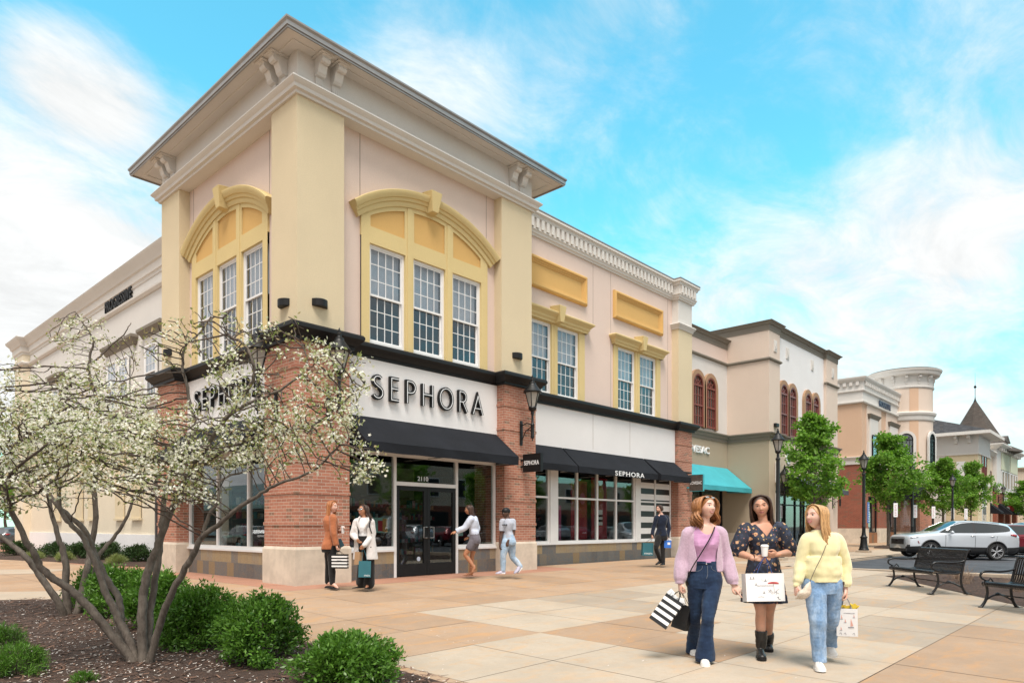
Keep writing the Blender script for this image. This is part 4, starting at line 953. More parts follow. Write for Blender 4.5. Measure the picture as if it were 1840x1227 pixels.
for a,b in((73.0,74.9),(77.0,80.1),(81.2,84.4),(85.8,89.2)):awning(FE if a>76 else Fr((0,ey+.3,0),(1,0,0),(0,-1,0)),a,b,.04,3.5,1.1,2.55,.15,'awning',E5)
sash_window(Fr((0,ey+.3,0),(1,0,0),(0,-1,0)),73.4,74.6,4.6,6.6,.13,E5,2,2,fm='redframe',upper_blind='darkcurtain',flush=True)
# turret
tw_=thing('turret','steep brown-shingled conical turret roof with a thin finial rod, rising behind the white cornice','turret',(81.9,1.5,0))
m=MB();m.lathe([(4.3,8.95),(4.1,9.15),(2.95,9.75),(2.55,10.3),(.02,14.9)],(81.9,1.5,0),8);m.build('roof',M['roofb'],tw_)
m = MB(); m.lathe([(2.3, 0), (2.3, 9.9)], (81.9, 1.5, 0), 16); m.build('wall', M['greywhite'], tw_)
m=MB();m.lathe([(.01,14.6),(.16,14.65),(.06,14.95),(.03,15.2),(.03,16.1),(.12,16.2),(.14,16.3),(.05,16.42),(.02,16.5),(.01,17.8)],(81.9,1.5,0),10);m.build('finial',M['black'],tw_)
m = MB(); m.box((84.0, -.6, 8.9), (86.7, 2.2, 10.35)); m.build('dormer_wall', M['greywhite'], tw_)
m=MB();m.prism([(83.6,-1.0,10.35),(87.1,-1.0,10.35),(87.1,-1.0,10.45),(85.35,-1.0,11.1),(83.6,-1.0,10.45)],[(83.6,2.4,10.35),(87.1,2.4,10.35),(87.1,2.4,10.45),(85.35,2.4,11.1),(83.6,2.4,10.45)]);m.build('dormer_roof',M['roofb'],tw_)
F6=thing('shop_building','long plain beige building at the far end of the street, beyond the brick-footed one','building',(110,6,0))
m = MB(); m.box((98, -6, 0), (150, 20, 8.2)); m.build('wall', M['cream2'], F6)
m=MB();m.sweep([(98,20),(98,-6),(150,-6)],[(-.1,8.0),(.1,8.0),(.3,8.3),(.3,8.45),(-.1,8.45)],plan);m.sweep([(98,20),(98,-6),(150,-6)],[(-.1,5.6),(.1,5.6),(.1,5.8),(-.1,5.8)],plan);m.build('cornice',M['beige'],F6)

# ------------------------------------------------------------------ left-hand building
L2=thing('shop_building','long pale grey building with a stepped cornice, receding left behind the blossom trees','building',(8,20,0))
FL = Fr((2.0, 0, 0), (0, -1, 0), (-1, 0, 0))  # u = -y
FLy = Fr((2.0, 0, 0), (0, 1, 0), (-1, 0, 0))
m = MB(); m.box((2.0, 7.3, 5.1), (9, 31.3, 10.2)); m.build('upper_wall', M['greywhite'], L2)
m = MB(); m.box((2.03, 7.3, .9), (9, 31.2, 5.1)); m.build('lower_wall', M['cladding'], L2)
m = MB(); m.box((1.97, 7.3, -.3), (9, 31.3, .9)); m.build('base_course', M['white_wall'], L2)
CL=[(-.2,9.95),(.03,9.95),(.04,10.05),(.09,10.08),(.10,10.34),(.16,10.38),(.20,10.52),(.33,10.66),(.36,10.76),(.30,10.80),(-.2,10.82)]
m=MB();m.sweep([(9,31.3),(1.7,31.3),(1.7,29.6),(2.0,29.6),(2.0,7.3)],CL,plan);m.build('parapet_cornice',M['ivory'],L2,auto=30)
m=MB();m.sweep([(9,31.3),(1.7,31.3),(1.7,29.6),(2.0,29.6),(2.0,7.3)],[(-.1,9.4),(.05,9.4),(.12,9.48),(.13,9.55),(.05,9.60),(-.1,9.62)],plan);m.build('string_course',M['ivory'],L2,auto=30)
m = MB(); m.box((1.7, 29.6, 0), (2.4, 31.3, 10)); m.build('corner_pilaster', M['cladding'], L2)
for y0 in (12.3, 15.0, 24.0):
    m=MB();m.fbox(FLy,y0-.25,y0+1.35+(1.2 if y0==15 else 0),.0,.08,5.5,7.9);m.build('window_surround',M['ivory'],L2)
    m=MB();e=1.35+(1.2 if y0==15 else 0);m.sweep([(2.0,y0+e+.1),(1.93,y0+e+.1),(1.93,y0-.35),(2.0,y0-.35)],[(-.1,7.85),(.04,7.85),(.1,7.98),(.2,8.08),(.2,8.18),(-.1,8.2)],plan);m.build('window_hood',M['taupe'],L2,auto=30)
    for k in range(2 if y0==15 else 1):sash_window(FLy,y0+1.25*k,y0+1.05+1.25*k,5.6,7.5,.20,L2,3,3,upper_blind='curtain',flush=True)
for y0 in (10.8, 14.2, 15.9, 19.2, 20.9, 24.2):
    m=MB();m.fbox(FLy,y0,y0+.9,.0,.05,1.5,4.4);m.fbox(FLy,y0-.06,y0+.96,.0,.09,1.42,1.5);m.build('wall_panel',M['cream'],L2)

# ------------------------------------------------------------------ across the street, seen only as reflections and from the side
O7=thing('shop_building','long brick-footed cream building across the car park, mirrored in the shop windows','building',(60,-50,0))
m=MB();m.box((18,-62,3.6),(62,-48,9.0));m.box((62,-62,3.6),(125,-49,7.6));m.build('upper_wall',M['cream2'],O7)
m = MB(); m.box((17.9, -62, -.4), (125.1, -47.9, 3.6)); m.build('brick_wall', M['brickred'], O7)
m=MB();m.sweep([(62,-62),(62,-48),(18,-48),(18,-62)],[(-.1,8.8),(.1,8.8),(.4,9.1),(.4,9.3),(-.1,9.3)],plan);m.build('cornice',M['ivory'],O7)
FO = Fr((0, -47.9, 0), (1, 0, 0), (0, 1, 0))
for i in range(24):
    a=19.5+4.2*i;m=MB();m.fbox(FO,a,a+1.7,-.1 if i<10 else-1.1,.06 if i<10 else-.94,4.6,6.8);w_=m.build('window',M['frame'],O7);g=MB();g.fbox(FO,a+.1,a+1.6,.06 if i<10 else-.94,.08 if i<10 else-.92,4.7,6.7);g.build('pane',M['black'],w_)
    m = MB(); m.fbox(FO, a, a + 3.1, .0, .08, .3, 2.9); m.build('shop_window', M['black'], O7)
O8=thing('shop_building','grey flat-roofed building across the side plaza, mirrored in the side windows','building',(-45,80,0))
m = MB(); m.box((-66, 45, -.3), (-42, 130, 7.5)); m.build('wall', M['greywhite'], O8)
m = MB(); m.box((-42.05, 47, .4), (-41.95, 128, 3.4)); m.build('shop_window', M['black'], O8)
m = MB(); m.box((-43, 46, 3.7), (-39.5, 129, 4.3)); m.build('canopy', M['fascia'], O8)
# ------------------------------------------------------------------ lettering and signs on the buildings
def letters(name,label,F,body,u0,u1,z0,h,d,ext=.09,inline=True,mat='black',sp=1.0,off=.012,group=None):
    t = thing(name, label, 'sign', F.p((u0 + u1) / 2, d, z0), 0, group)
    m=MB();add_text(m,F,body,u0,u1,z0,h,d+ext/2,ext,off,spacing=sp);m.build('lettering',M[mat],t)
    if inline:
        m=MB();add_text(m,F,body,u0+.012,u1-.012,z0+.012,h-.024,d+ext/2+.003,.004,-.045,spacing=sp);m.build('white_inline',M['bluewhite'],t)
    return t
FWt = Fr((0, 0, 0), (0, -1, 0), (-1, 0, 0))
letters('shop_sign','dark raised letters high on the pale grey left-hand wall',FL,'PROGRESSIVE',-17.9,-15.0,9.64,.42,.02,.12,inline=False,mat='darkblue' if 'darkblue' in M else 'black')
M['darkblue'] = pbr('dark_blue_sign', (.03, .05, .10), .4)
letters('shop_sign','white raised letters on the beige wall over the turquoise awning',FB1,'LOVESAC',20.1,22.42,4.53,.30,.03,.06,inline=False,mat='bluewhite')
letters('shop_sign','small dark blue letters on the tall white parapet down the street',Fr((0,1.85,0),(1,0,0),(0,-1,0)),'PROGRESSIVE',47.4,50.3,9.86,.42,.03,.06,inline=False,mat='darkblue')
def blade(label, x, y0, y1, z0, z1, body, mat, edge, th=.09):
    F=Fr((x,0,0),(0,-1,0),(-1,0,0));t=thing('blade_sign',label,'sign',(x,y0,(z0+z1)/2))
    m = MB(); m.box((x, y1, z0), (x + th, y0 - .10, z1)); m.build('sign_panel', M[mat], t, bevel=.004)
    m=MB();m.box((x-.006,y1-.012,z0-.012),(x+th+.006,y1,z1+.012));m.box((x-.006,y1,z1+.001),(x+th+.006,y0-.1,z1+.012));m.box((x-.006,y1,z0-.012),(x+th+.006,y0-.1,z0-.001));m.box((x+.02,y0-.1,z0+.12),(x+th-.02,y0+.06,z0+.17));m.box((x+.02,y0-.1,z1-.17),(x+th-.02,y0+.06,z1-.12));m.build('sign_frame',M[edge],t)
    m=MB();h=(y0-.1-y1);add_text(m,F,body,-(y0-.1)+h*.08,-y1-h*.08,(z0+z1)/2-.055,.115,.004,.006,.008);m.build('lettering',M['bluewhite'],t)
M['darkwood'] = pbr('dark_wood_panel', (.075, .06, .05), .6, 0, .3, 9)
blade('small black blade sign with white letters, projecting from the brick pier right of the entrance',6.78,.03,-.70,2.68,3.14,'SEPHORA','black','black')
blade('dark wooden blade sign edged in turquoise, projecting from the far brick pier',17.9,1.05,.36,2.60,3.24,'LOVESAC','darkwood','teal')
t = thing('round_sign', 'round white disc sign behind the first street tree', 'sign', (26.6, .5, 4.5))
m=MB();F=FB2;c=[(26.65+.30*math.cos(a),4.52+.30*math.sin(a))for a in[i*math.pi/12 for i in range(24)]];m.fpoly(F,c,-.12,.02);m.build('disc',M['bluewhite'],t)
m=MB();c=[(26.65+.18*math.cos(a),4.52+.18*math.sin(a))for a in[i*math.pi/12 for i in range(24)]];m.fpoly(F,c,.021,.03);m.build('emblem',M['black'],t)
t = thing('projecting_sign', 'small white wall sign on the far brick shopfront', 'sign', (82, -1.3, 3.8))
m=MB();m.fbox(FE if False else Fr((0,-1.2,0),(1,0,0),(0,-1,0)),80.6,82.6,.05,.1,3.75,4.2);m.build('panel',M['bluewhite'],t)
m = MB(); m.box((81.0, -1.32, 4.25), (81.5, -1.25, 4.4)); m.build('sign_lamp', M['bluewhite'], t)
t=thing('projecting_sign','round red and white blade sign over the far shop entrance','sign',(79,-1.8,2.9));M['red']=pbr('red_paint',(.5,.03,.03),.4)
c0=(79.4,-1.9,2.95);m=MB();ring=[(c0[1]+.36*math.cos(a),c0[2]+.36*math.sin(a))for a in[i*math.pi/12 for i in range(24)]];m.prism([(c0[0],a,b)for a,b in ring],[(c0[0]+.08,a,b)for a,b in ring]);m.box((c0[0]+.02,c0[1],c0[2]+.1),(c0[0]+.06,-1.1,c0[2]+.14));m.build('disc',M['red'],t)
ring=[(c0[1]+.2+.2*math.cos(a),c0[2]+.26*math.sin(a))for a in[i*math.pi/12 for i in range(24)]];m=MB();m.prism([(c0[0]-.02,a,b)for a,b in ring],[(c0[0]-.001,a,b)for a,b in ring]);m.build('emblem',M['bluewhite'],t)

# wall-washer lights: curved black shells
def washer(label, F, u, z, w=.36):
    m = MB(); k = [(u - w / 2 + w * i / 8, .02 + .13 * math.sin(math.pi * i / 8) ** .6) for i in range(9)]
    a = [F.p(q, d, z) for q, d in k] + [F.p(u + w / 2, -.01, z), F.p(u - w / 2, -.01, z)]
    b = [F.p(q, d, z + .15) for q, d in k] + [F.p(u + w / 2, -.01, z + .15), F.p(u - w / 2, -.01, z + .15)]
    m.prism(a,b);return tag(m.build('wall_light',M['black'],bevel=.006),label,'wall light','curved black wall lights on the cream pilasters')
FP = Fr((0, .08, 0), (1, 0, 0), (0, -1, 0)); FPW = Fr((.08, 0, 0), (0, 1, 0), (-1, 0, 0))
washer('curved black wall light on the street side of the corner pilaster', FP, .60, 5.76)
washer('curved black wall light on the left side of the corner pilaster', FPW, .55, 5.74)
washer('curved black wall light on the pilaster at the right end of the tower', FP, 6.70, 5.76)
washer('curved black wall light on the far left pilaster behind the branches', FPW, 6.60, 5.74)
m=MB();m.fbox(FB2,24.85,25.2,0,.14,5.85,6.02);tag(m.build('wall_light',M['black'],bevel=.02),'boxy dark wall light on the cream bay above the first street lamp','wall light','curved black wall lights on the cream pilasters')

# ------------------------------------------------------------------ lanterns
M['milk'] = pbr('frosted_lamp_glass', (.36, .35, .32), .25, 0, .1, 20, obj=True)
def lantern_parts(root, z, k=1.0):
    """a six-sided tapered lantern; z is the height of its cup"""
    m=MB();m.lathe([(.035*k,z-.16*k),(.05*k,z-.1*k),(.04*k,z-.07*k),(.095*k,z-.03*k),(.115*k,z+.03*k),(.10*k,z+.06*k)],n=12)
    n = 6
    for i in range(n):
        a, b = 2 * math.pi * (i + .5) / n, 2 * math.pi * (i + 1.5) / n
        m.tube([(.095*k*math.cos(a),.095*k*math.sin(a),z+.04*k),(.20*k*math.cos(a),.20*k*math.sin(a),z+.44*k)],.011*k,4)
        m.tube([(.20*k*math.cos(a),.20*k*math.sin(a),z+.44*k),(.20*k*math.cos(b),.20*k*math.sin(b),z+.44*k)],.014*k,4)
    m.build('lantern_frame', M['iron'], root, auto=40)
    g=MB();g.lathe([(.088*k,z+.05*k),(.19*k,z+.43*k)],n=6);g.v=[(v.x*math.cos(math.pi/6)-v.y*math.sin(math.pi/6),v.x*math.sin(math.pi/6)+v.y*math.cos(math.pi/6),v.z)for v in map(Vector,g.v)];g.build('lamp_glass',M['milk'],root)
    r=MB();r.lathe([(.24*k,z+.43*k),(.255*k,z+.46*k),(.22*k,z+.50*k),(.17*k,z+.57*k),(.125*k,z+.63*k),(.10*k,z+.66*k),(.10*k,z+.70*k),(.06*k,z+.72*k),(.045*k,z+.76*k),(.055*k,z+.79*k),(.025*k,z+.82*k),(.03*k,z+.86*k),(.001,z+.93*k)],n=12);r.build('lantern_roof',M['iron'],root,auto=40)
def wall_lantern(label, F, u, zc, group='black lanterns on the walls'):
    t = thing('wall_lantern', label, 'wall lamp', (0, 0, 0), 0, group)
    dd = .42
    m=MB();m.box((-.045,-dd,-.95),(.045,-dd+.03,-.28));m.box((-.03,-dd+.03,-.9),(.03,-dd+.05,-.33));m.build('wall_plate',M['iron'],t,bevel=.006)
    m=MB();m.lathe([(.02,-.86),(.012,-.80),(.05,-.78),(.055,-.74),(.045,-.70),(.05,-.45),(.06,-.42),(.035,-.38),(.03,-.2),(.036,-.14)],n=10);m.build('stem',M['iron'],t,auto=40)
    m=MB();m.tube([(0,-dd,-.42),(0,-.2,-.36),(0,-.03,-.42)],.016,6);m.tube([(0,-dd+.02,-.85),(0,-.25,-.58),(0,-.04,-.47)],.014,6)
    for c,r,s in(((0,-.13,-.60),.075,1),((0,-.27,-.72),.05,1)):m.tube([(c[0],c[1]+(r-.0085*i)*math.cos(i*.62),c[2]+(r-.0085*i)*math.sin(i*.62))for i in range(int(r/.0105))],.010,5)
    m.build('scroll_bracket', M['iron'], t)
    lantern_parts(t, 0)
    p=F.p(u,dd,zc);t.location=p;t.rotation_euler=(0,0,math.atan2(F.n.y,F.n.x)+math.pi/2+math.pi)
    # local -y must point at the wall, +y away from it
    t.rotation_euler = (0, 0, math.atan2(F.n.y, F.n.x) - math.pi / 2)
    return t
L1 = wall_lantern('black scrolled wall lantern on the street face of the corner brick pier', FS, .75, 4.35)
def wl(label, F, u, zc):
    p = F.p(u, .42, zc); return dup(L1, p, math.atan2(F.n.y, F.n.x) - math.pi / 2, label)
wl('black scrolled wall lantern on the side face of the corner brick pier', FW, .75, 4.35)
wl('black scrolled wall lantern on the brick pier above the small black blade sign', FS, 6.78, 4.35)
wl('black wall lantern left of the grey awning down the street', FB2, 25.1, 3.15)
wl('black wall lantern at the right end of the grey awning down the street', FB2, 32.9, 3.1)
wl('left one of two far wall lanterns on the white building with the brick foot',Fr((0,-.9,0),(1,0,0),(0,-1,0)),74.6,4.6)
wl('right one of two far wall lanterns on the white building with the brick foot',Fr((0,-1.25,0),(1,0,0),(0,-1,0)),76.9,4.5)
def street_lamp():
    t = thing('street_lamp', '', 'street lamp', (0, 0, 0), 0, 'black street lamps along the kerb')
    m = MB(); m.box((-.28, -.28, -.3), (.28, .28, .10)); m.build('plinth', M['kerb'], t, bevel=.015)
    m=MB();m.lathe([(.23,.10),(.23,.16),(.20,.20),(.20,.24),(.175,.28),(.15,.50),(.14,.68),(.165,.70),(.165,.74),(.12,.78),(.10,.84),(.085,.95)],n=16);m.build('post_base',M['iron'],t,auto=35)
    m=MB();m.lathe([(.082,.9),(.078,1.2),(.09,1.21),(.09,1.24),(.076,1.26),(.066,3.7),(.085,3.72),(.085,3.76),(.05,3.80),(.045,3.92)],n=14);m.build('post',M['iron'],t,auto=35)
    lantern_parts(t, 4.0, .98); return t
s1=street_lamp();s1.location=(18.27,-2.47,G(18,-2.47));s1['label']='tall black street lamp rising behind the woman in the floral dress'
dup(s1,(28.57,-2.49,G(28,-2.5)),0,'black street lamp with a small blue banner, between the first two street trees')
dup(s1, (37.6, -2.5, G(37, -2.5)), 0, 'black street lamp in front of the round-towered building')
dup(s1, (48.5, -2.5, G(37, -2.5)), 0, 'black street lamp post half hidden behind the third street tree')
t=thing('banner','small blue and white banner strapped to the second street lamp','banner',(28.57,-2.6,1.7))
m=MB();m.box((28.62,-2.68,1.35),(28.80,-2.62,2.35));m.build('banner_cloth',pbr('blue_banner',(.12,.24,.55),.6,0,.3,9),t,bevel=.01)
m = MB()
for i in range(8): m.box((28.65, -2.685, 1.42 + i * .11), (28.77 - .03 * (i % 2), -2.681, 1.47 + i * .11))
m.build('print', M['bluewhite'], t)
def signpost():
    t=thing('sign_post','','sign post',(0,0,0),0,'black sign posts with narrow white signs along the kerb')
    m = MB(); m.box((-.05, -.05, -.1), (.05, .05, 2.62)); m.build('post', M['iron'], t, bevel=.008)
    m=MB();m.box((-.11,-.075,1.75),(.11,-.055,2.5));m.build('sign_panel',M['bluewhite'],t,bevel=.004)
    m = MB(); F = Fr((0, -.076, 0), (1, 0, 0), (0, -1, 0))
    for i in range(7): m.fbox(F, -.06, .055 - .02 * (i % 3), .0, .002, 1.84 + i * .085, 1.88 + i * .085)
    m.build('sign_print', pbr('faded_rose_print', (.55, .35, .38), .5), t); return t
p1=signpost();p1.location=(34.4,-2.4,G(34,-2.4));p1.rotation_euler=(0,0,R(-50));p1['label']='black sign post with a narrow white sign, right of the second street tree'
for(x,y,l)in((38.6,-2.4,'black sign post with a narrow white sign in front of the curved tower awning'),(43.2,-2.4,'sign post standing right of the third street lamp'),(48.9,-2.4,'narrow white sign on a post under the third street tree'),(50.6,-2.9,'sign post farthest to the right, behind the silver car roof')):
    dup(p1, (x, y, G(30, y)), R(-50), l)

# ------------------------------------------------------------------ benches
M['strap'] = pbr('black_powder_coated_steel', (.013, .013, .014), .27, .2, .2, 15, 60, .1, obj=True)
def crom(P, k=4):
    P = [np.array(p, float) for p in P]; out = []
    for i in range(len(P) - 1):
        p0, p1, p2, p3 = P[max(i - 1, 0)], P[i], P[i + 1], P[min(i + 2, len(P) - 1)]
        for j in range(k):t=j/k;out.append(.5*((2*p1)+(-p0+p2)*t+(2*p0-5*p1+4*p2-p3)*t*t+(-p0+3*p1-3*p2+p3)*t**3))
    out.append(P[-1]); return out
def st_(m, pts, rr):
    Q=crom([tuple(p)+(r,)for p,r in zip(pts,rr)],4);m.tube([q[:3]for q in Q],[float(q[3])for q in Q],8)
def bench(label):
    t=thing('park_bench',label,'bench',(0,0,0),0,'black slatted steel benches beside the mulch bed')
    W_ = 1.78; n = 36
    seat=[(-.085,.40),(-.11,.43),(-.10,.465),(-.06,.478),(.02,.468),(.15,.448),(.30,.438),(.40,.443)]
    back=[(.40,.443),(.455,.465),(.485,.52),(.53,.70),(.575,.86),(.595,.90),(.635,.915),(.665,.895),(.665,.865)]
    for nm, prof in (('seat', seat), ('backrest', back)):
        m = MB()
        for i in range(n):
            x = -W_ / 2 + .03 + (W_ - .06) * i / (n - 1); w = .0165; th = .006
            rs = []
            for j, (y, z) in enumerate(prof):
                a,b=prof[max(0,j-1)],prof[min(len(prof)-1,j+1)];ty,tz=b[0]-a[0],b[1]-a[1];L=math.hypot(ty,tz);ny,nz=-tz/L*th,ty/L*th
                rs.append([(x - w, y, z), (x + w, y, z), (x + w, y + ny, z + nz), (x - w, y + ny, z + nz)])
            m.rings(rs, True)
        if nm=='seat':m.tube([(-W_/2,.0,.43),(W_/2,.0,.43)],.016,8);m.tube([(-W_/2,.40,.42),(W_/2,.40,.42)],.016,8)
        else:m.tube([(-W_/2,.61,.88),(W_/2,.61,.88)],.018,8);m.tube([(-W_/2,.51,.60),(W_/2,.51,.60)],.012,8)
        m.build(nm, M['strap'], t)
    for s in (-1, 1):
        x = s * (W_ / 2 - .01)
        m=MB();st_(m,[(x,-.16,.012),(x,-.11,.03),(x,-.03,.14),(x,.005,.28),(x,-.02,.43)],[.022,.026,.024,.022,.024]);m.box((x-.035,-.21,0),(x+.035,-.09,.016));m.build('leg',M['strap'],t,auto=50)
        m=MB();st_(m,[(x,.60,.012),(x,.555,.03),(x,.49,.14),(x,.46,.30),(x,.475,.45)],[.022,.026,.024,.024,.026]);m.box((x-.035,.53,0),(x+.035,.66,.016));m.build('leg',M['strap'],t,auto=50)
        m=MB();st_(m,[(x,.475,.45),(x,.50,.56),(x,.56,.78),(x,.60,.89),(x,.65,.91)],[.026,.024,.022,.02,.018]);m.tube([(x,-.03,.43),(x,.15,.425),(x,.35,.42),(x,.475,.45)],.018,8);m.build('end_frame',M['strap'],t)
        m=MB();st_(m,[(x,.545,.70),(x,.45,.665),(x,.25,.645),(x,.05,.655),(x,-.07,.645),(x,-.125,.60),(x,-.12,.545),(x,-.06,.505),(x,.02,.47)],[.017,.018,.02,.021,.021,.019,.017,.016,.014]);m.tube([(x,.0,.475),(x,.04,.50),(x,.06,.53),(x,.09,.50),(x,.12,.46)],.012,6);m.build('armrest',M['strap'],t,auto=50)
        m=MB();st_(m,[(x,-.04,.13),(x,.08,.21),(x,.20,.235),(x,.32,.22),(x,.50,.13)],[.016]*5);m.tube([(x,.17,.245),(x,.21,.262),(x,.25,.245)],.02,6);m.build('stretcher',M['strap'],t)
    m=MB();m.tube([(-W_/2,.21,.235),(W_/2,.21,.235)],.012,6);m.build('cross_bar',M['strap'],t)
    return t
b1=bench('whole black slatted steel bench in front of the silver car');b1.location=(9.75,-8.87,G(9.75,-8.87));b1.rotation_euler=(0,0,R(220.7))
b2=dup(b1,(6.80,-11.20,G(6.8,-11.2)),R(229),'black slatted steel bench cut off by the right edge of the picture')

# ------------------------------------------------------------------ cars
M['tyre'] = pbr('tyre_rubber', (.018, .018, .018), .85, 0, .2, 30, obj=True)
M['rim'] = pbr('machined_alloy', (.62, .62, .63), .25, .9, .05)
M['darkplastic'] = pbr('dark_car_plastic', (.02, .021, .023), .5)
M['carglass'] = pbr('car_window_glass', (.022, .028, .030), .05, 0, 0, coat=.6)
M['chrome'] = pbr('chrome', (.7, .7, .7), .12, 1, 0)
M['tail'] = pbr('red_tail_lamp', (.35, .01, .012), .15, 0, 0, coat=1)
M['lampclear'] = pbr('clear_head_lamp', (.35, .37, .40), .12, .3, .2, 30, coat=1, obj=True)
def carpaint(name, col): return pbr(name, col, .30, .45, .02, 2, coat=1, obj=True)
def make_car(name, label, paint, L=4.65, Wd=1.84, Hh=1.66, wb=2.73, wr=.355, low=0.0, tailcut=0):
    t = thing(name, label, 'car', (0, 0, 0), 0, 'cars parked nose-in along the kerb')
    k = L / 4.65; kz = Hh / 1.66; kw = Wd / 1.84
    # x, then (y, z) for the nine rows
    S = [
     (2.325,[(.45,.30),(.60,.34),(.66,.48),(.66,.68),(.62,.80),(.56,.86),(.45,.875),(.30,.88),(0,.885)]),
     (2.26,[(.62,.24),(.78,.30),(.82,.48),(.82,.70),(.78,.85),(.70,.92),(.58,.935),(.38,.945),(0,.955)]),
     (2.08,[(.70,.22),(.875,.30),(.905,.50),(.90,.74),(.86,.90),(.78,.97),(.64,.985),(.42,1.0),(0,1.01)]),
     (1.75,[(.72,.22),(.905,.30),(.925,.52),(.92,.76),(.885,.94),(.82,1.01),(.66,1.035),(.45,1.05),(0,1.065)]),
     (1.30,[(.72,.22),(.905,.30),(.925,.52),(.925,.78),(.895,.97),(.845,1.045),(.68,1.08),(.48,1.10),(0,1.12)]),
     (0.98,[(.72,.22),(.895,.30),(.915,.52),(.92,.78),(.90,.985),(.865,1.065),(.70,1.12),(.62,1.14),(0,1.165)]),
     (0.58,[(.72,.22),(.89,.30),(.91,.52),(.915,.78),(.905,.99),(.875,1.075),(.735,1.33),(.68,1.36),(0,1.42)]),
     (0.12,[(.72,.22),(.89,.30),(.91,.52),(.915,.78),(.91,.995),(.88,1.085),(.70,1.52),(.63,1.575),(0,1.625)]),
     (-.38,[(.72,.22),(.89,.30),(.91,.52),(.915,.78),(.915,1.00),(.885,1.095),(.70,1.555),(.62,1.615),(0,1.66)]),
     (-.46,[(.72,.22),(.89,.30),(.91,.52),(.915,.78),(.915,1.00),(.885,1.095),(.70,1.555),(.62,1.615),(0,1.66)]),
     (-1.05,[(.72,.22),(.89,.30),(.91,.52),(.92,.78),(.92,1.01),(.885,1.115),(.70,1.535),(.61,1.60),(0,1.65)]),
     (-1.52,[(.72,.22),(.90,.30),(.92,.52),(.925,.79),(.92,1.03),(.875,1.16),(.695,1.49),(.60,1.57),(0,1.63)]),
     (-1.95,[(.72,.25),(.90,.34),(.915,.54),(.92,.80),(.905,1.05),(.85,1.20),(.68,1.42),(.58,1.52),(0,1.59)]),
     (-2.17,[(.70,.28),(.87,.37),(.885,.56),(.89,.80),(.87,1.04),(.80,1.17),(.62,1.27),(.50,1.32),(0,1.37)]),
     (-2.30,[(.60,.32),(.78,.40),(.81,.57),(.81,.80),(.78,.99),(.70,1.06),(.52,1.10),(.38,1.12),(0,1.14)])]
    nr = 9; bm = bmesh.new(); G_ = []
    for x, row in S:
        full = [(y, z) for y, z in row] + [(-y, z) for y, z in row[-2::-1]]
        G_.append([bm.verts.new((x * k, y * kw, z * kz if z > .5 else z)) for y, z in full])
    m_ = len(G_[0]); lay = {}
    cre = bm.edges.layers.float.new('crease_edge')
    for i in range(len(G_) - 1):
        for j in range(m_ - 1):
            f = bm.faces.new((G_[i][j], G_[i + 1][j], G_[i + 1][j + 1], G_[i][j + 1]))
            jj = min(j, m_ - 2 - j); mt = 0
            if jj == 0: mt = 3
            if jj == 1: mt = 3 if .30 <= .5 else 0
            if jj == 5 and 5 <= i <= 11 and i != 8: mt = 1  # side glass
            if jj == 5 and i == 8: mt = 3
            if jj == 7 and 5 <= i <= 6: mt = 2  # windscreen
            if jj in (6,) and 5 <= i <= 6: mt = 0
            if jj == 7 and i == 12: mt = 4  # rear window
            if jj == 5 and i == 12 : mt = 0
            f.material_index = mt
    f = bm.faces.new(G_[0][::-1]); f.material_index = 0; f = bm.faces.new(G_[-1]); f.material_index = 0
    bm.faces.new([G_[i][0]for i in range(len(G_))]+[G_[i][-1]for i in range(len(G_)-1,-1,-1)]).material_index=3
    bm.normal_update()
    for e in bm.edges:
        ms = {f.material_index for f in e.link_faces}
        if len(ms) > 1: e[cre] = .85
    for i in range(2, len(G_) - 1):
        for j in (4, m_ - 5):
            e = bm.edges.get((G_[i][j], G_[i - 1][j]))
            if e: e[cre] = max(e[cre], .35)
    me=bpy.data.meshes.new('tmp');bm.to_mesh(me);bm.free();o=bpy.data.objects.new('tmp',me);COL.objects.link(o)
    sb = o.modifiers.new('s', 'SUBSURF'); sb.levels = 2; sb.render_levels = 2
    for sx in (1, -1):
        pass
    cuts = []
    for cxx in (wb / 2 + .04, -wb / 2 + .04):
        c=MB();c.tube([(cxx,-1.1,wr),(cxx,1.1,wr)],wr+.055,32);co=c.build('cut',paint);co.hide_render=True;cuts.append(co)
        b = o.modifiers.new('b', 'BOOLEAN'); b.operation = 'DIFFERENCE'; b.object = co; b.solver = 'EXACT'
    dg=bpy.context.evaluated_depsgraph_get();ev=o.evaluated_get(dg);me2=bpy.data.meshes.new_from_object(ev)
    groups = {}
    for p in me2.polygons:
        c = p.center; key = p.material_index
        if key==1:key=('side_window',c.y>0,0 if c.x>-.42*k else(1 if c.x>-1.06*k else(2 if c.x>-1.50*k else 3)))
        elif key == 2: key = 'windscreen'
        elif key == 4: key = 'rear_window'
        elif key == 3: key = 'lower_cladding'
        else: key = 'body'
        groups.setdefault(key, []).append(p)
    for key, ps in groups.items():
        ix = {}; mb = MB()
        for p in ps:
            fc = []
            for v in p.vertices:
                if v not in ix: ix[v] = len(mb.v); mb.v.append(tuple(me2.vertices[v].co))
                fc.append(ix[v])
            mb.f.append(tuple(fc)); mb.mi.append(0)
        nm = key if isinstance(key, str) else key[0]
        mt = {'body': paint, 'lower_cladding': M['darkplastic']}.get(nm, M['carglass'])
        if nm == 'side_window' and key[2] == 3: nm = 'rear_quarter_window'
        mb.build(nm, mt, t, auto=38, recalc=False)
    for c in cuts: bpy.data.objects.remove(c)
    bpy.data.objects.remove(o)
    # cabin: dark seats and floor seen through the glass
    c = MB(); c.box((-1.9 * k, -.72 * kw, .45), (.9 * k, .72 * kw, .92 * kz));
    for x in (.0, -.85):
        for y in (-.38, .38): c.box((x - .55, y - .24, .8), (x - .38, y + .24, 1.32 * kz))
